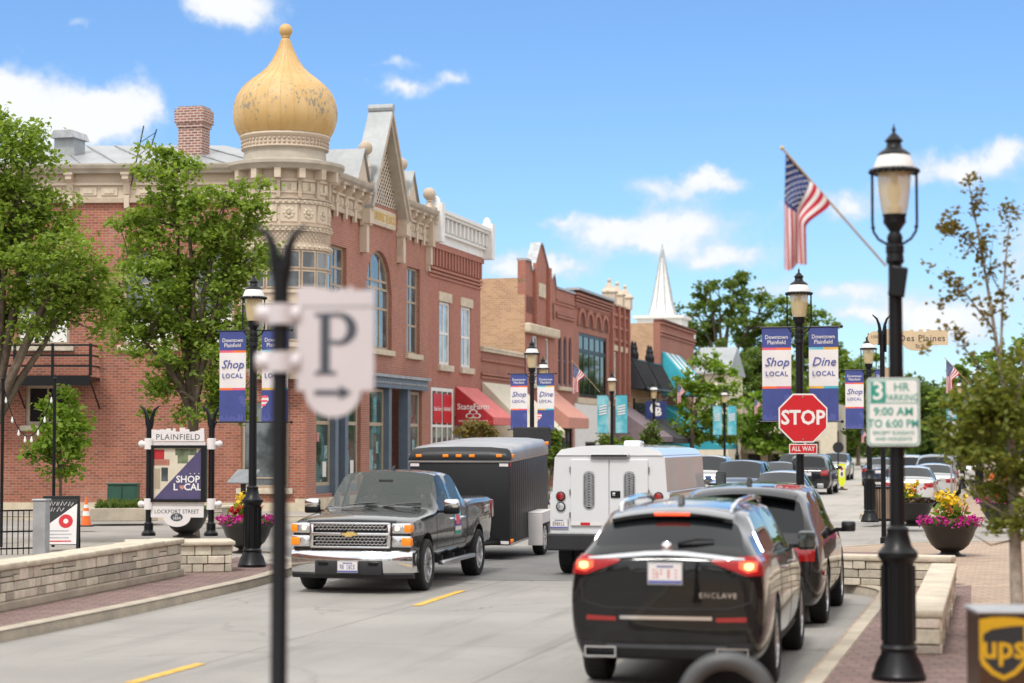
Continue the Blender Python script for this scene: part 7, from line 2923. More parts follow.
# street-name sign on a forked post behind the near lamp
ny = gnd(884, 548)
ns = thing('street_sign', 'tan street-name sign reading Des Plaines St. on a black forked post', 'street sign', ny, 0)
s_ = ny.y / 2000
zz = lambda y: 2.35 - (y - 441) * s_
b = MB()
fork_post(b, .055, 0, zz(335), .14, .45)
b.build('post', ns)
xx = lambda x: (x - 884) * s_
TAN = M['tan_sign'] = mk('tan_sign', (.62, .485, .31), .55, var=.06)
INK = M['slate_ink']
b = MB()
b.box(xx(888), xx(950), -.02, .02, zz(345), zz(333), TAN)
b.prism(skyline(xx(888), xx(950), zz(333.2), .09, 8), -.018, .018, 'y', TAN)
low = [(xx(906) + (xx(933) - xx(906)) * (1 + math.cos(PI + PI * k / 14)) / 2, zz(345) + .002 - .13 * math.sin(PI * k / 14)) for k in range(15)]
b.prism(low, -.02, .02, 'y', TAN)
b.text('Des Plaines', .20, Matrix(((1, 0, 0, xx(924)), (0, 0, -1, -.022), (0, 1, 0, zz(338.5)), (0, 0, 0, 1))), INK, space=1.1, bold=.004)
b.text('St.', .13, Matrix(((1, 0, 0, xx(920)), (0, 0, -1, -.022), (0, 1, 0, zz(346.5)), (0, 0, 0, 1))), INK, bold=.004)
b.build('name_board', ns, smooth=0)
b = MB()
T = Matrix.Translation((xx(876.5), 0, zz(338))) @ Matrix.Rotation(PI / 2, 4, 'X')
b.lathe([(.15, -.02), (.15, .02)], 24, m=TAN, M=T)
b.text('1500', .09, Matrix(((1, 0, 0, xx(876.5)), (0, 0, -1, -.022), (0, 1, 0, zz(337)), (0, 0, 0, 1))), INK)
b.build('number_disc', ns, smooth=30)
b = MB()
b.box(.05, .09, -.06, .06, zz(352), zz(326), BLK)
b.box(-.09, -.05, -.06, .06, zz(345), zz(330), BLK)
b.build('clamp', ns, smooth=0)
b = MB()
Mt = Matrix.Rotation(R(62), 4, 'Z')
b.box(.06, 1.45, -.02, .02, zz(379), zz(369), TAN, Mt)
b.prism(skyline(.06, 1.45, zz(369.2), .07, 9), -.018, .018, 'y', TAN, Mt)
b.build('cross_name_board', ns, smooth=0)

# small in-street crossing sign
cx_ = gnd(842, 490)
s_ = cx_.y / 2000
cs = thing('crossing_sign', 'small fluorescent yellow crossing sign standing in the middle of the far street', 'sign', cx_, -TH)
FY = M['fluo'] = mk('fluorescent_yellow', (.72, .80, .03), .5, var=.03)
b = MB()
b.prism(rrect(.165, .46, .06), -.015, .015, 'y', FY, Matrix.Translation((0, 0, .80)))
b.box(-.10, .10, -.018, -.0155, .62, 1.12, M['white'])
b.lathe([(.075, -.002), (.075, .002)], 16, m=M['red'], M=Matrix.Translation((0, -.02, 1.02)) @ Matrix.Rotation(PI / 2, 4, 'X'))
b.box(-.05, .05, -.021, -.0185, .68, .86, M['black_matte'])
b.prism([(-.16, .36), (.16, .36), (.05, .14), (-.05, .14)], -.014, .014, 'y', FY)
b.build('panel', cs, smooth=0)
b = MB()
b.lathe([(.28, 0), (.27, .05), (.1, .08), (.06, .16)], 16, m=M['rubber'])
b.build('foot', cs)
# round sign seen from behind
rp = at(838, 441, 108)
rb = thing('round_sign', 'dark round back of a road sign on a thin post down the far street', 'sign', (rp.x, 108, 0), 0)
b = MB()
b.tube([(0, 0, 0), (0, 0, 2.9)], .04, 8, M['black_matte'])
b.build('post', rb)
b = MB()
b.lathe([(.30, -.01), (.30, .01)], 24, m=M['black_matte'], M=Matrix.Translation((0, -.05, 2.0)) @ Matrix.Rotation(PI / 2, 4, 'X'))
b.build('disc', rb, smooth=30)
# small white sign on right
rp = at(951, 441, 74)
rb = thing('regulation_sign', 'small white sign on a thin post beneath the flag by the sapling', 'sign', (rp.x, 74, .13), 0)
b = MB()
b.tube([(0, 0, 0), (0, 0, 3.0)], .035, 8, M['galv'])
b.build('post', rb)
b = MB()
b.bbox(-.25, .25, -.06, -.045, 2.3, 2.95, .004, M['white'])
b.box(-.17, .17, -.063, -.058, 2.55, 2.85, M['green_sign'])
b.build('panel', rb, smooth=0)

# ------------------------------------------------------------------ stone walls


def ashlar(b, L, h, d, seed, m=None, courses=(.10, .19)):
    """random coursed stone skin on all four faces of a core of L x d x h, from x=0"""
    rs = random.Random(seed)
    b.box(.02, L - .02, .02, d - .02, 0, h, M['soil'])
    m = m or M['stone']
    for (axis, length) in (('f', L), ('b', L), ('l', d), ('r', d)):
        z = 0.0
        while z < h - .02:
            ch = min(rs.uniform(*courses), h - z)
            if h - z - ch < .06:
                ch = h - z
            x = 0.0
            while x < length - .01:
                w_ = min(rs.uniform(.16, .48), length - x)
                if length - x - w_ < .1:
                    w_ = length - x
                pcs = [(z, z + ch)]
                if ch > .16 and rs.random() < .35:
                    q = z + ch * rs.uniform(.4, .6)
                    pcs = [(z, q), (q, z + ch)]
                for za, zb in pcs:
                    o_ = rs.uniform(0, .022)
                    g_ = .006
                    if axis == 'f':
                        b.bbox(x + g_, x + w_ - g_, -o_, .06, za + g_, zb - g_, .012, m)
                    elif axis == 'b':
                        b.bbox(x + g_, x + w_ - g_, d - .06, d + o_, za + g_, zb - g_, .012, m)
                    elif axis == 'l':
                        b.bbox(-o_, .06, x + g_, x + w_ - g_, za + g_, zb - g_, .012, m)
                    else:
                        b.bbox(L - .06, L + o_, x + g_, x + w_ - g_, za + g_, zb - g_, .012, m)
                x += w_
            z += ch


def seat_wall(name, label, p0, p1, h, d, seed, foot=0.0, group=None, over=.05, caplen=(.9, 1.3), capt=.09, z=.134):
    dv = p1 - p0
    L = dv.length
    t = thing(name, label, 'stone wall', (p0.x, p0.y, z), math.atan2(dv.y, dv.x), group)
    b = MB(Matrix.Translation((0, 0, foot)))
    ashlar(b, L, h - foot - capt, d, seed)
    b.build('stonework', t, smooth=0)
    if foot:
        b = MB()
        b.bbox(-.03, L + .03, -.05, d + .05, 0, foot, .02, M['kerb'])
        b.build('footing', t, smooth=0)
    b = MB()
    rs = random.Random(seed + 1)
    x = -over
    while x < L + over - .01:
        w_ = rs.uniform(*caplen)
        if L + over - x - w_ < .4:
            w_ = L + over - x
        b.bbox(x + .004, x + w_ - .004, -over, d + over, h - capt, h + rs.uniform(-.006, .006), .028, M['cap'])
        x += w_
    b.build('cap_stone', t, smooth=40)
    return t


SW = 'limestone seat walls'
q1, q0 = gnd(181, 576, .134), gnd(0, 612, .134)
q0 = q0 + (q0 - q1) * .7
seat_wall('stone_wall', 'long limestone seat wall beside the left kerb, running out of the frame', q0, q1, .62, .42, 4, .12, SW)
seat_wall('stone_plinth', 'limestone plinth carrying the town sign', gnd(127, 574, .134) + Vector((.02, .12, 0)), gnd(232, 572, .134), .53, .85, 9, .0, SW, .06, (3, 4), .08)
seat_wall('stone_wall', 'limestone seat wall running from the near lamp post toward the corner', Vector((4.44, 20.85, 0)), Vector((6.33, 28.7, 0)), .47, .30, 14, .0, SW, .035, (1.2, 1.5), .09)
COL.objects['stone_wall.001'].rotation_euler.z += 0
seat_wall('stone_wall', 'short limestone wall facing the stopped SUVs at the right corner', Vector((5.0, 31.0, 0)), Vector((6.6, 30.3, 0)), .47, .32, 21, .0, SW, .04, (.8, 1.1), .09)
seat_wall('stone_wall', 'low limestone wall by the flower pot behind the left lamp post', gnd(212, 524, .134), gnd(262, 522, .134), .48, .35, 27, .0, SW, .04, (.8, 1.2), .08)

# ------------------------------------------------------------------ street corner furniture on the left
# fence, concrete post, board, cone, planter bed, cabinet
f0, f1 = gnd(-30, 556, .134), gnd(36, 554, .134)
dv = f1 - f0
fn = thing('metal_fence', 'black metal railing round the left corner terrace', 'fence', (f0.x, f0.y, .134), math.atan2(dv.y, dv.x))
b = MB()
L = dv.length
for z in (.12, .45, .86):
    b.box(0, L, -.015, .015, z - .015, z + .015, BLK)
b.build('rail', fn, smooth=0)
for k in range(int(L / .11)):
    b = MB()
    b.box(k * .11 + .05, k * .11 + .068, -.008, .008, .0, .86, BLK)
    b.build('baluster', fn, smooth=0)
cpp = gnd(41, 555, .134)
b = MB()
b.bbox(-.13, .13, -.13, .13, 0, 1.05, .02, M['galv'])
b.bbox(-.15, .15, -.15, .15, 1.05, 1.09, .015, M['galv'])
tag(b.build('concrete_post', None, cpp, R(-8), smooth=0), 'plain grey concrete post at the end of the black railing', 'post')
ap = gnd(61, 551, .134)
ab = thing('sandwich_board', 'black sandwich board with a red disc on its pale lower half', 'sandwich board', ap, R(8))
for sgn in (-1, 1):
    T = Matrix.Translation((0, sgn * .28, 0)) @ Matrix.Rotation(sgn * R(14), 4, 'X')
    b = MB(T)
    for x in (-.34, .34):
        b.bbox(x - .025, x + .025, -.02, .02, 0, 1.14, .005, BLK)
    b.bbox(-.32, .32, -.02, .02, 1.09, 1.14, .005, BLK)
    b.box(-.32, .32, -.012, .012, .14, 1.09, M['black_matte'] if sgn < 0 else M['galv'])
    if sgn < 0:
        b.add([(-.315, -.0135, .15), (.315, -.0135, .15), (.315, -.0135, .98), (-.315, -.0135, .50)], [(0, 1, 2, 3)], M['offwhite'])
        b.add([(.10 + .14 * math.cos(a), -.016, .62 + .14 * math.sin(a)) for a in np.linspace(0, 2 * PI, 26)[:-1]], [tuple(range(25))], M['red'])
        b.add([(.10 + .05 * math.cos(a), -.018, .62 + .05 * math.sin(a)) for a in np.linspace(0, 2 * PI, 16)[:-1]], [tuple(range(15))], M['offwhite'])
        for k, (x, w_, z) in enumerate(((-.22, .1, .98), (-.09, .05, .98), (-.01, .12, .98), (.14, .1, .97), (-.2, .08, .86), (-.08, .14, .86))):
            b.tube([(x, -.015, z - .04), (x + w_ * .3, -.015, z + .05), (x + w_ * .6, -.015, z - .04), (x + w_, -.015, z + .03)], .009, 4, M['offwhite'])
        for k in range(4):
            b.box(-.26, .22 - .05 * (k % 2), -.016, -.0138, .20 + k * .07, .225 + k * .07, M['galv'] if k else M['red'])
    b.build('panel', ab, smooth=0)
cn = gnd(86, 526.5, .134)
tc2 = thing('traffic_cone', 'orange traffic cone with two white bands beside the brick wall', 'traffic cone', (cn.x, cn.y, .134))
b = MB()
b.bbox(-.19, .19, -.19, .19, 0, .035, .01, M['rubber'])
b.build('foot', tc2, smooth=0)
b = MB()
rc = lambda z: .14 - .115 * z / .72
zs = [.03, .28, .282, .38, .382, .47, .472, .55, .552, .74]
for (z0, z1, mm) in ((.03, .28, 'orange'), (.28, .40, 'white'), (.40, .48, 'orange'), (.48, .57, 'white'), (.57, .75, 'orange')):
    b.lathe([(rc(z0), z0), (rc(z1), z1)], 20, m=M[mm], cap=False)
b.lathe([(rc(.75), .75), (.001, .752)], 20, m=M['orange'], cap=False)
b.build('cone', tc2)
pb = gnd(90, 521.5, .134)
pe = gnd(158, 521, .134)
dv = pe - pb
bed = thing('planter_bed', 'long concrete planter bed with grassy plants at the foot of the brick wall', 'planter', (pb.x, pb.y, .134), math.atan2(dv.y, dv.x))
L = dv.length
b = MB()
b.bbox(0, L, 0, .12, 0, .36, .02, M['kerb'])
b.bbox(0, L, 1.2, 1.32, 0, .36, .02, M['kerb'])
b.bbox(0, .12, .12, 1.2, 0, .36, .02, M['kerb'])
b.bbox(L - .12, L, .12, 1.2, 0, .36, .02, M['kerb'])
L_bed = L
b.build('kerb_edge', bed, smooth=0)
b = MB()
b.box(.12, L - .12, .12, 1.2, .2, .30, M['soil'])
b.build('soil', bed, smooth=0)
gp = gnd(126, 515, .134)
gc = thing('utility_cabinet', 'dark green utility cabinet in front of the brick wall', 'cabinet', (gp.x, gp.y - .4, .134), R(2))
b = MB()
GB = mk('cabinet_green', (.02, .075, .05), .5, var=.1)
b.bbox(-.44, .44, -.3, .3, 0, .92, .02, GB)
b.bbox(-.47, .47, -.33, .33, .92, .96, .01, GB)
b.build('cabinet_body', gc, smooth=0)
b = MB()
b.box(-.40, .40, -.312, -.302, .08, .86, GB)
b.box(-.01, .01, -.32, -.312, .08, .86, BLK)
b.build('door', gc, smooth=0)
ip = gnd(243, 532, .134)
it = thing('information_stand', 'grey slanted information panel on a thin stand by the corner window', 'information stand', (ip.x, ip.y, .134), R(-35))
b = MB()
b.bbox(-.36, .36, -.02, .02, -.26, .26, .01, M['galv'], Matrix.Translation((0, 0, 1.35)) @ Matrix.Rotation(R(-52), 4, 'X'))
b.build('panel', it, smooth=0)
b = MB()
b.box(-.05, .05, -.04, .04, 0, 1.33, BLK)
b.build('stand', it, smooth=0)
# string lights on two posts
lp0, lp1 = gnd(53, 547, .134), gnd(1, 547, .134)
for q_, lab in ((lp0, 'thin black post holding string lights beside the small sapling'), (lp1, 'thin black string-light post at the left edge of the frame')):
    b = MB()
    b.tube([(0, 0, 0), (0, 0, 3.5)], .035, 8, BLK)
    b.ball((0, 0, 3.52), .05, BLK, n=8)
    tag(b.build('light_post', None, (q_.x, q_.y, .134)), lab, 'post', 'string light posts')
sl = thing('string_lights', 'drooping string of small pale bulbs hung between the thin black posts', 'string lights', (lp0.x, lp0.y, 3.55))
dv = lp1 - lp0
pts = [Vector((dv.x * k / 16, dv.y * k / 16, -1.1 * (1 - (k / 8 - 1) ** 2))) for k in range(17)]
b = MB()
b.tube(pts, .012, 5, BLK)
b.build('wire', sl)
for k in range(1, 16, 2):
    b = MB()
    b.lathe([(.014, -.02), (.018, -.06), (.032, -.10), (.022, -.14), (.001, -.15)], 10, pts[k], M['white'])
    b.build('bulb', sl)

# ------------------------------------------------------------------ litter bin, parcel box, cycle hoop
bp_ = gnd(881, 521, .134)
lb = thing('litter_bin', 'slatted wooden litter bin beside the lamp post across the side street', 'litter bin', (bp_.x, bp_.y, .134))
b = MB()
b.lathe([(.24, .03), (.24, .92), (.2, .93)], 20, m=M['black_matte'])
b.lathe([(.29, 0), (.29, .06), (.25, .07)], 20, m=BLK)
b.lathe([(.27, .9), (.30, .91), (.30, .95), (.2, .97)], 20, m=BLK)
b.build('liner', lb)
SL = mk('bin_slat', (.27, .19, .13), .7, var=.15)
b = MB()
for k in range(22):
    a = 2 * PI * k / 22
    b.bbox(.255, .28, -.028, .028, .07, .9, .004, SL, Matrix.Rotation(a, 4, 'Z'))
b.build('slat_shell', lb, smooth=0)

up = at(968, 606, 14.0)
ux = thing('parcel_drop_box', 'brown parcel drop box with a gold UPS shield at the lower right', 'drop box', (up.x + .345, 14.0, .10), R(-3))
BR = M['ups_brown'] = mk('ups_brown', (.055, .024, .011), .35, var=.1)
UG = M['ups_gold'] = mk('ups_gold', (.58, .33, .012), .35, var=.06)
Ht = up.z - .13
b = MB()
b.bbox(-.27, .27, .0, .5, 0, Ht - .03, .015, BR)
b.build('box_body', ux, smooth=0)
b = MB()
b.bbox(-.285, .285, -.02, .52, Ht - .025, Ht + .0, .01, M['galv'])
b.build('lid', ux, smooth=0)
b = MB()


def shield(w, z1, z0, drop):
    pts = [(-w, z1 - .02), (-w * .5, z1 - .004), (0, z1), (w * .5, z1 - .004), (w, z1 - .02)]
    pts += [(w, z0 + drop), (w * .92, z0 + drop * .72), (w * .5, z0 + drop * .26), (0, z0), (-w * .5, z0 + drop * .26), (-w * .92, z0 + drop * .72), (-w, z0 + drop)]
    return list(reversed(pts))


zt = Ht - .045
cxs = -.10
b.prism([(x + cxs, z) for x, z in shield(.165, zt, zt - .44, .15)], -.004, .006, 'y', UG)
b.prism([(x + cxs, z) for x, z in shield(.14, zt - .03, zt - .405, .14)], -.0055, .004, 'y', M['black_matte'])
b.prism([(cxs - .14, zt - .12), (cxs - .14, zt - .03), (cxs + .14, zt - .03), (cxs + .14, zt - .06), (cxs + .05, zt - .065), (cxs - .08, zt - .085)], -.0068, .004, 'y', UG)
b.text('ups', .23, Matrix(((1, 0, 0, cxs), (0, 0, -1, -.0075), (0, 1, 0, zt - .215), (0, 0, 0, 1))), UG, bold=.022, sx=.95)
b.build('shield_emblem', ux, smooth=0)
b = MB()
b.bbox(-.25, .25, -.012, .0, .05, zt - .52, .006, BR)
b.build('door', ux, smooth=0)

hp_ = at(727, 652, 12.0)
b = MB()
arcp = [(.25 * math.cos(a), 0, hp_.z - .13 - .25 - .05 + .25 * math.sin(a)) for a in np.linspace(PI, 0, 25)]
arcp = [(-.25, 0, 0)] + arcp + [(.25, 0, 0)]
b.tube(arcp, .052, 14, mk('hoop_grey', (.075, .078, .08), .45, var=.15))
for x in (-.25, .25):
    b.lathe([(.1, 0), (.1, .015), (.06, .02)], 16, (x, 0, 0), M['galv'])
tag(b.build('cycle_hoop', None, (hp_.x, 12.0, .13), R(-6)), 'blurred dark grey cycle hoop in front of the black SUV', 'bike rack')
# ------------------------------------------------------------------ plants
LEAF = {
    'maple': leaf_mat('leaf_maple', (.135, .215, .03), (.30, .39, .07)),
    'lime': leaf_mat('leaf_lime', (.13, .23, .028), (.27, .37, .06)),
    'dark': leaf_mat('leaf_dark', (.065, .12, .024), (.14, .20, .042)),
    'mid': leaf_mat('leaf_mid', (.11, .185, .03), (.23, .30, .06)),
    'brown': leaf_mat('leaf_brown', (.14, .12, .03), (.24, .17, .05)),
    'olive': leaf_mat('leaf_olive', (.13, .175, .03), (.27, .28, .06)),
    'grass': leaf_mat('leaf_grass', (.08, .14, .02), (.16, .21, .05)),
    'plum': leaf_mat('leaf_plum', (.05, .015, .03), (.10, .09, .03), .15),
}


def petal(name, c):
    return leaf_mat(name, tuple(x * .75 for x in c), c, .2)


PET = {'magenta': petal('petal_magenta', (.55, .015, .26)), 'yellow': petal('petal_yellow', (.85, .60, .03)), 'orange': petal('petal_orange', (.80, .20, .05)), 'red': petal('petal_red', (.60, .02, .03)), 'white': petal('petal_white', (.75, .72, .68)), 'peach': petal('petal_peach', (.78, .34, .20))}


def leaves_mesh(name, C, size, mat, rng, up=.5, elong=1.5, cup=.25):
    """a folded leaf at every point of C (n,3)"""
    n = len(C)
    nv = rng.normal(size=(n, 3))
    nv[:, 2] = np.abs(nv[:, 2]) * (1 + up) + up * .6
    nv /= np.linalg.norm(nv, axis=1)[:, None]
    t = rng.normal(size=(n, 3))
    t -= nv * np.sum(t * nv, axis=1)[:, None]
    t /= np.linalg.norm(t, axis=1)[:, None]
    s_ = np.cross(nv, t)
    z = size * rng.uniform(.65, 1.25, n)[:, None]
    a, b_ = t * z * elong / 2, s_ * z / 2
    fold = nv * z * cup
    V = np.empty((n, 6, 3))
    V[:, 0] = C - a
    V[:, 1] = C - a * .15 + b_ + fold * .5
    V[:, 2] = C + a * .5 + b_ * .7 + fold * .3
    V[:, 3] = C + a * 1.05 - fold * .3
    V[:, 4] = C + a * .5 - b_ * .7 + fold * .3
    V[:, 5] = C - a * .15 - b_ + fold * .5
    me = bpy.data.meshes.new(name)
    me.vertices.add(n * 6)
    me.vertices.foreach_set('co', V.reshape(-1))
    idx = (np.arange(n)[:, None] * 6 + np.array([0, 1, 2, 3, 0, 3, 4, 5])[None, :]).reshape(-1)
    me.loops.add(n * 8)
    me.loops.foreach_set('vertex_index', idx.astype(np.int32))
    me.polygons.add(n * 2)
    me.polygons.foreach_set('loop_start', (np.arange(n * 2) * 4).astype(np.int32))
    me.polygons.foreach_set('loop_total', np.full(n * 2, 4, np.int32))
    me.materials.append(mat)
    me.update(calc_edges=True)
    return me


def crown_points(lobes, nclump, per, rng, clump=.5, shell=.55, flat=.7):
    """clump centres in the outer part of ellipsoid lobes ((x,y,z),(rx,ry,rz)); leaves scattered round each"""
    w = np.array([l[1][0] * l[1][1] * l[1][2] for l in lobes]) ** .7
    w /= w.sum()
    cc = []
    for k in range(nclump):
        l = lobes[rng.choice(len(lobes), p=w)]
        d_ = rng.normal(size=3)
        d_ /= np.linalg.norm(d_)
        r_ = rng.uniform(shell, 1.0) ** .7 * rng.uniform(.86, 1.08)
        cc.append(np.array(l[0]) + d_ * r_ * np.array(l[1]))
    cc = np.array(cc)
    pts = []
    for c in cc:
        m_ = int(per * rng.uniform(.5, 1.5))
        s_ = clump * rng.uniform(.6, 1.3)
        q = rng.normal(size=(m_, 3)) * .5
        q *= np.array([s_, s_, s_ * flat])
        pts.append(c + q)
    return cc, np.concatenate(pts)


def tree_obj(name, label, loc, lobes, trunk_r, fork_z, leaf, size, nclump, per, seed, clump=.5, shell=.5, bark=None, group=None, lean=(0, 0), nbr=26, elong=1.5, limbs=6, cat='tree', up=.5):
    rng = np.random.default_rng(seed)
    t = thing(name, label, cat, loc, 0, group)
    cc, pts = crown_points(lobes, nclump, per, rng, clump, shell)
    b = MB()
    bark = bark or M['bark']
    top = max(l[0][2] + l[1][2] for l in lobes)
    f = Vector((lean[0], lean[1], fork_z))
    b.tube([(0, 0, -.05), (lean[0] * .1, lean[1] * .1, fork_z * .08), (lean[0] * .45, lean[1] * .4, fork_z * .5), f], [trunk_r * 1.35, trunk_r * 1.05, trunk_r * .9, trunk_r * .85], 10, bark)
    # main limbs to lobes, then twigs to clumps
    lim = []
    cx = np.mean([l[0] for l in lobes], axis=0)
    for k in range(limbs):
        a = 2 * PI * k / limbs + rng.uniform(-.3, .3)
        l = lobes[k % len(lobes)]
        e = Vector(l[0]) + Vector((l[1][0] * .35 * math.cos(a), l[1][1] * .35 * math.sin(a), l[1][2] * rng.uniform(-.1, .45)))
        mid = f.lerp(e, .5) + Vector((rng.uniform(-.2, .2), rng.uniform(-.2, .2), (e.z - f.z) * .08))
        b.tube([f - Vector((0, 0, .1)), f.lerp(mid, .5) + Vector((0, 0, .05)), mid, e], [trunk_r * .62, trunk_r * .5, trunk_r * .36, trunk_r * .16], 7, bark)
        lim += [mid, mid.lerp(e, .5), e]
    for c in cc[rng.permutation(len(cc))[:nbr]]:
        c = Vector(c)
        s0 = min(lim, key=lambda p: (p - c).length + max(0, p.z - c.z) * .5)
        mid = s0.lerp(c, .5) + Vector((0, 0, (c - s0).length * .06))
        b.tube([s0, mid, c], [trunk_r * .16, trunk_r * .10, trunk_r * .03], 5, bark)
    b.build('trunk', t, smooth=60, recalc=False)
    o = bpy.data.objects.new('crown', leaves_mesh('crown', pts, size, LEAF[leaf], rng, elong=elong, up=up))
    COL.objects.link(o)
    o.parent = t
    return t


def loc_(px, Y, z=.1):
    q_ = at(px, 441, Y)
    return Vector((q_.x, Y, z))


# the two big trees on the left; lobes in metres from the foot
Y1 = 43.0
s1 = Y1 / 2000
base = loc_(-8, Y1)


def lobe(px, py, rx, ry, Y, b0, depth=None, dy=0.0):
    s_ = Y / 2000
    q_ = at(px, py, Y)
    if b0.x < -6:   # the crowns on the left spread a little wider
        rx *= 1.1
    return ((q_.x - b0.x, dy, q_.z - b0.z), (rx * s_, (depth or rx) * s_, ry * s_))


tree_obj('maple_tree', 'large leafy green tree filling the upper left edge', base,
         [lobe(8, 155, 46, 50, Y1, base), lobe(-30, 200, 62, 70, Y1, base), lobe(20, 225, 56, 50, Y1, base, 60, .4), lobe(66, 270, 52, 42, Y1, base, 55, -.5), lobe(20, 312, 60, 34, Y1, base, 60, .3), lobe(90, 300, 36, 34, Y1, base, 40, -.3)],
         .17, 2.6, 'maple', .082, 330, 66, 11, .33, .25, nbr=150, limbs=10)
Y2 = 47.5
base = loc_(193, Y2)
tree_obj('maple_tree', 'leafy green tree standing before the brick wall, behind the town sign', base,
         [lobe(170, 178, 34, 36, Y2, base), lobe(158, 232, 52, 46, Y2, base, 50, .3), lobe(215, 215, 42, 40, Y2, base, 44, -.4), lobe(250, 208, 30, 28, Y2, base, 30), lobe(142, 286, 42, 42, Y2, base, 44, -.3), lobe(200, 290, 56, 48, Y2, base, 55, .4), lobe(248, 262, 28, 42, Y2, base, 34), lobe(170, 345, 58, 46, Y2, base, 55), lobe(222, 350, 44, 46, Y2, base, 46, .3), lobe(190, 400, 46, 28, Y2, base, 40), lobe(132, 330, 34, 24, Y2, base, 34), lobe(235, 400, 26, 26, Y2, base, 30)],
         .15, 2.9, 'maple', .088, 360, 66, 12, .31, .25, nbr=190, limbs=12)
base = loc_(61, 43.2, .13)
tree_obj('sapling', 'small bright green sapling between the railing and the sandwich board', base,
         [lobe(60, 408, 22, 20, 43.2, base), lobe(66, 440, 28, 22, 43.2, base), lobe(54, 445, 24, 22, 43.2, base), lobe(62, 470, 18, 10, 43.2, base)],
         .035, 1.7, 'lime', .10, 70, 26, 13, .26, .2, nbr=24, limbs=5)

# blurred sapling at the right edge
Y3 = 21.5
base = loc_(1017, Y3, .13)
rng = np.random.default_rng(77)
t = thing('sapling', 'blurred sapling with sparse brownish upper twigs and a pale trunk, right edge', 'tree', base)
b = MB()
s3 = Y3 / 2000
rel = lambda px, py, dy=0: Vector((at(px, py, Y3).x - base.x, dy, at(px, py, Y3).z - base.z))
b.tube([(0, 0, -.05), rel(1017, 600), rel(1015, 520, .03), rel(1012, 440, .06)], [.085, .07, .06, .05], 10, M['bark_pale'])
tw = []
for (pts, r_) in (([(1012, 440), (1000, 360), (990, 290), (982, 240), (972, 180)], .028), ([(1000, 370), (1003, 300), (1008, 240), (1012, 205)], .018), ([(1012, 430), (1026, 340), (1034, 260), (1030, 190)], .025), ([(994, 330), (970, 300), (958, 285), (940, 275)], .012), ([(990, 380), (965, 350), (955, 330)], .012), ([(986, 260), (968, 240), (950, 228), (940, 225)], .009), ([(1012, 500), (980, 450), (960, 425)], .02), ([(1014, 520), (980, 500), (955, 470)], .016), ([(1014, 540), (990, 545), (965, 530)], .012), ([(1013, 470), (1040, 420), (1050, 380)], .02), ([(984, 245), (975, 215), (980, 185)], .008), ([(1004, 300), (990, 270), (995, 230)], .008)):
    dy = rng.uniform(-.35, .35)
    P_ = [rel(x, y, dy * i / len(pts)) for i, (x, y) in enumerate(pts)]
    b.tube(P_, [r_ * (1 - .8 * i / (len(P_) - 1)) for i in range(len(P_))], 6, M['bark_pale'] if r_ > .015 else M['bark'])
    tw.append(P_)
b.build('trunk', t, smooth=60, recalc=False)
up_pts = []
for P_ in tw:
    for i in range(len(P_) - 1):
        for k in range(9):
            c = P_[i].lerp(P_[i + 1], rng.uniform(0, 1))
            if c.z > rel(0, 360).z:
                if rng.uniform() < .72:
                    n_ = rng.integers(3, 10)
                    up_pts.append(np.array(c) + rng.normal(size=(n_, 3)) * .05)
for (px, py) in ((972, 178), (968, 182), (1012, 205), (1005, 212), (1018, 215), (955, 210), (943, 228), (938, 234), (958, 252), (928, 268), (944, 222), (985, 200), (948, 298), (938, 304), (955, 296), (942, 330), (960, 335), (928, 345), (925, 350), (1018, 280), (980, 320)):
    up_pts.append(np.array(rel(px, py, rng.uniform(-.3, .3))) + rng.normal(size=(14, 3)) * .045)
o = bpy.data.objects.new('crown', leaves_mesh('crown', np.concatenate(up_pts), .05, LEAF['brown'], rng, elong=1.3))
COL.objects.link(o)
o.parent = t
cc, pts = crown_points([lobe(990, 430, 50, 46, Y3, base), lobe(994, 470, 34, 40, Y3, base), lobe(1010, 400, 40, 50, Y3, base), lobe(1026, 500, 40, 44, Y3, base), lobe(975, 405, 34, 22, Y3, base), lobe(958, 436, 26, 20, Y3, base)], 150, 40, rng, .17, .3)
o = bpy.data.objects.new('lower_crown', leaves_mesh('lower_crown', pts, .052, LEAF['olive'], rng, elong=1.4))
COL.objects.link(o)
o.parent = t

# street trees and trees beyond, each with its own foot, crown and trunk
FTG = 'trees down the far street'


def far_tree(px, Y, lobes, leaf, size, ncl, per, seed, label, tr=.16, fz=2.4, shell=.4, clump=None, nbr=40, limbs=7, name='street_tree'):
    b0 = loc_(px, Y, .05)
    s_ = Y / 2000
    return tree_obj(name, label, b0, [lobe(x, y, rx, ry, Y, b0, rx * .9, dy) for x, y, rx, ry, dy in lobes], tr, fz, leaf, size, ncl, per, seed, clump or 7 * s_, shell, group=FTG, nbr=nbr, limbs=limbs)


far_tree(692, 121, [(705, 376, 28, 24, 0), (692, 398, 20, 24, 1), (718, 400, 28, 26, -1), (700, 426, 26, 18, 0), (724, 428, 22, 16, 1)], 'lime', .20, 96, 44, 31, 'bright green street tree before the far brick block', .16, 3.0)
far_tree(770, 135, [(770, 410, 30, 22, 0), (752, 432, 24, 18, 1), (786, 432, 24, 18, -1), (770, 445, 28, 10, 0)], 'lime', .26, 100, 44, 32, 'green street tree left of the stop sign post', .16, 2.0)
far_tree(722, 205, [(722, 300, 34, 24, 0), (700, 318, 28, 22, 2), (748, 318, 30, 26, -2), (728, 340, 42, 30, 0), (690, 345, 24, 22, 2), (762, 345, 26, 22, 1), (715, 285, 20, 12, 0), (740, 280, 18, 10, 0)], 'grass', .34, 150, 40, 33, 'tall airy old tree rising beyond the steeple', .42, 8.5, .45, nbr=110, limbs=12, name='tall_tree')
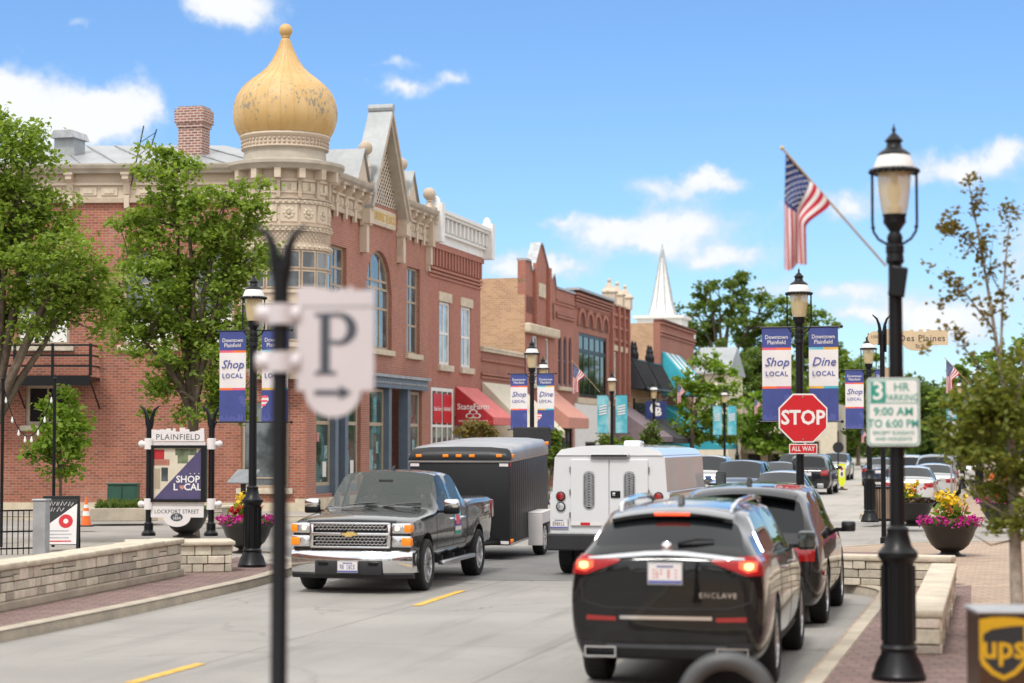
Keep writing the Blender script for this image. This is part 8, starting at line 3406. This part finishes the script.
far_tree(800, 200, [(796, 330, 30, 32, 0), (820, 330, 26, 26, 1), (780, 318, 22, 24, 0), (808, 370, 44, 34, 0), (784, 380, 36, 30, 2), (840, 380, 30, 34, 0)], 'mid', .36, 170, 48, 34, 'broad green tree behind the second lamp post banners', .3, 3.0)
far_tree(752, 180, [(756, 368, 34, 20, 0), (735, 385, 30, 24, 1), (770, 395, 34, 26, -1)], 'grass', .32, 110, 48, 35, 'pale green tree behind the street trees, left of the banners', .2, 2.5)
far_tree(900, 165, [(900, 425, 38, 26, 0), (935, 415, 34, 30, 2), (872, 428, 26, 24, 1), (915, 400, 26, 24, 0)], 'dark', .30, 140, 48, 36, 'dark green tree above the parked cars behind the parking sign', .25, 2.2)
far_tree(985, 120, [(985, 380, 44, 34, 0), (1020, 370, 40, 44, 1), (960, 410, 34, 30, 0), (1000, 420, 46, 36, 0), (1040, 420, 40, 40, 0)], 'mid', .24, 180, 46, 37, 'mid green tree beyond the blurred sapling on the right', .2, 2.2)
far_tree(858, 190, [(858, 400, 24, 34, 0), (850, 428, 28, 22, 1), (868, 375, 16, 22, 0)], 'mid', .32, 100, 48, 38, 'narrow green tree behind the lamp post across the side street', .2, 2.2)
far_tree(474, 61, [(474, 427, 12, 8, 0), (488, 432, 11, 8, .3), (464, 433, 10, 8, 0)], 'brown', .10, 30, 20, 39, 'small brownish tree before the red awning, behind the trailer', .06, 2.0, .3)
far_tree(549, 76, [(549, 440, 12, 12, 0), (546, 455, 13, 14, .3), (554, 452, 10, 12, 0)], 'mid', .13, 56, 32, 40, 'small green shrub between the trailer and the service truck', .04, .7, .3)
far_tree(652, 99, [(652, 438, 9, 8, 0), (652, 448, 13, 9, .2), (651, 430, 5, 6, 0)], 'grass', .13, 46, 32, 41, 'small yellow-green conical shrub below the charcoal awning', .05, .8, .3)
far_tree(612, 99, [(610, 445, 12, 9, 0), (626, 446, 9, 8, .2)], 'mid', .13, 40, 32, 42, 'low green shrub below the turquoise banners, before the shop', .05, .5, .3)
# far wood closing the street
rng = np.random.default_rng(5)
b0 = Vector((0, 0, 0))
LB = []
for k in range(34):
    px = 640 + k * 15 + rng.uniform(-6, 6)
    Yk = rng.uniform(250, 300)
    q_ = at(px, rng.uniform(408, 428), Yk)
    rr = rng.uniform(3.4, 5.2)
    LB.append(((q_.x, Yk, q_.z), (rr, rr, rr * 1.15)))
    LB.append(((q_.x, Yk, 1.8), (rr, rr, 3.0)))
cc, pts = crown_points(LB, 700, 36, rng, 1.4, .5)
me = leaves_mesh('distant_trees', pts, .62, LEAF['dark'], rng)
o = bpy.data.objects.new('distant_trees', me)
COL.objects.link(o)
tag(o, 'dark green belt of far trees closing the end of the street', 'trees', kind='stuff')

# ------------------------------------------------------------------ flower pots
POTG = 'large black bowl planters with flowers'
BWL = mk('planter_bronze', (.018, .016, .015), .38, var=.2, bump=.05)


def pot(label, loc, sc_, seed, rim, tall, mids, leaf='grass', trail=True):
    rng = np.random.default_rng(seed)
    t = thing('flower_pot', label, 'flower pot', loc, 0, POTG)
    t.scale = (sc_,) * 3
    b = MB()
    b.lathe([(.30, 0), (.30, .03), (.20, .05), (.17, .09), (.26, .13), (.36, .22), (.44, .36), (.49, .50), (.54, .575), (.575, .60), (.575, .62), (.53, .62), (.48, .56), (.45, .5)], 36, m=BWL)
    b.build('bowl', t)
    b = MB()
    b.lathe([(.001, .54), (.46, .54)], 24, m=M['soil'], cap=False)
    b.build('soil', t)
    # leafy base
    a, r_ = rng.uniform(0, 2 * PI, 420), .52 * np.sqrt(rng.uniform(0, 1, 420))
    C = np.stack([r_ * np.cos(a), r_ * np.sin(a), .58 + rng.uniform(0, .14, 420) * (1.2 - r_)], 1)
    o = bpy.data.objects.new('foliage', leaves_mesh('foliage', C, .085, LEAF[leaf], rng, elong=1.8))
    COL.objects.link(o)
    o.parent = t
    if rim:
        n_ = 520
        a, r_ = rng.uniform(0, 2 * PI, n_), rng.uniform(.36, .64, n_)
        cl_ = np.sin(a * 5 + seed) * .03
        C = np.stack([r_ * np.cos(a), r_ * np.sin(a), .66 + cl_ + rng.uniform(-.04, .10, n_) - np.maximum(0, r_ - .55) * .5], 1)
        o = bpy.data.objects.new('blossom', leaves_mesh('blossom', C, .055, PET[rim], rng, elong=1.0, up=.2))
        COL.objects.link(o)
        o.parent = t
    for colr, ct in mids:
        C = []
        for k in range(ct):
            a, rr = rng.uniform(0, 2 * PI), rng.uniform(.0, .38)
            C.append(np.array([rr * math.cos(a), rr * math.sin(a), rng.uniform(.72, .98)]) + rng.normal(size=(12, 3)) * .035)
        o = bpy.data.objects.new('blossom', leaves_mesh('blossom', np.concatenate(C), .06, PET[colr], rng, elong=1.1, up=.2))
        COL.objects.link(o)
        o.parent = t
    if tall:
        colr, ht, nst = tall
        b = MB()
        LV, FL = [], []
        for k in range(nst):
            a, rr = rng.uniform(0, 2 * PI), rng.uniform(.02, .22)
            x0, y0 = rr * math.cos(a), rr * math.sin(a)
            h_ = ht * rng.uniform(.72, 1.0)
            e = Vector((x0 * 1.5, y0 * 1.5, .55 + h_))
            b.tube([(x0, y0, .54), (x0 * 1.2, y0 * 1.2, .55 + h_ * .5), e], [.012, .009, .006], 5, M['stem'])
            FL.append(np.array(e) + rng.normal(size=(16, 3)) * np.array([.05, .05, .06]))
            for j in range(7):
                z = .58 + h_ * rng.uniform(.05, .75)
                LV.append([x0 * 1.2 + rng.normal() * .09, y0 * 1.2 + rng.normal() * .09, z])
        b.build('stems', t)
        o = bpy.data.objects.new('tall_leaves', leaves_mesh('tall_leaves', np.array(LV), .10, LEAF['lime'], rng, elong=2.8, up=-.1))
        COL.objects.link(o)
        o.parent = t
        o = bpy.data.objects.new('tall_blossom', leaves_mesh('tall_blossom', np.concatenate(FL), .075, PET[colr], rng, elong=1.2, up=.1))
        COL.objects.link(o)
        o.parent = t
    return t


M['stem'] = mk('stem_green', (.07, .12, .02), .7)
pot('black bowl planter with magenta petunias and tall yellow flowers, at the right corner', gnd(950, 556, .134), 1.0, 51, 'magenta', ('yellow', .62, 12), [('peach', 5), ('orange', 2)])
pot('black bowl planter with dark plum foliage and small yellow flowers, across the street', gnd(913, 526, .134), 1.0, 52, None, ('yellow', .55, 5), [('orange', 3), ('red', 2), ('yellow', 2)], 'plum')
pot('black bowl planter with red and orange flowers, behind the sapling trunk', gnd(1002, 528, .134), 1.05, 53, 'magenta', ('orange', .75, 8), [('red', 5)])
pot('black bowl planter with magenta and yellow flowers behind the left lamp post', gnd(247, 553, .134), .97, 54, 'magenta', ('yellow', .6, 7), [('red', 10), ('orange', 5)])
pot('black bowl planter with pale flowers showing below the town sign', gnd(186, 537, .134), 1.0, 55, None, None, [('white', 8), ('yellow', 7)])
# grassy plants in the long bed
rng = np.random.default_rng(8)
n_ = 900
C = np.stack([rng.uniform(.2, L_bed - .2, n_), rng.uniform(.2, 1.15, n_), .30 + rng.uniform(0, .16, n_)], 1)
o = bpy.data.objects.new('grasses', leaves_mesh('grasses', C, .09, LEAF['grass'], rng, elong=4, up=-.3))
COL.objects.link(o)
o.parent = bed

LB = []
for k in range(16):
    q_ = S(-95 + rng.uniform(-6, 6), -60 + k * 8)
    rr = rng.uniform(4, 6)
    LB.append(((q_.x, q_.y, rng.uniform(5, 8)), (rr, rr, rr * 1.3)))
cc, pts = crown_points(LB, 240, 40, rng, 1.6, .4)
o = bpy.data.objects.new('distant_trees', leaves_mesh('trees_behind', pts, .9, LEAF['dark'], rng))
COL.objects.link(o)
tag(o, 'green belt of trees closing the street behind the camera', 'trees', kind='stuff')
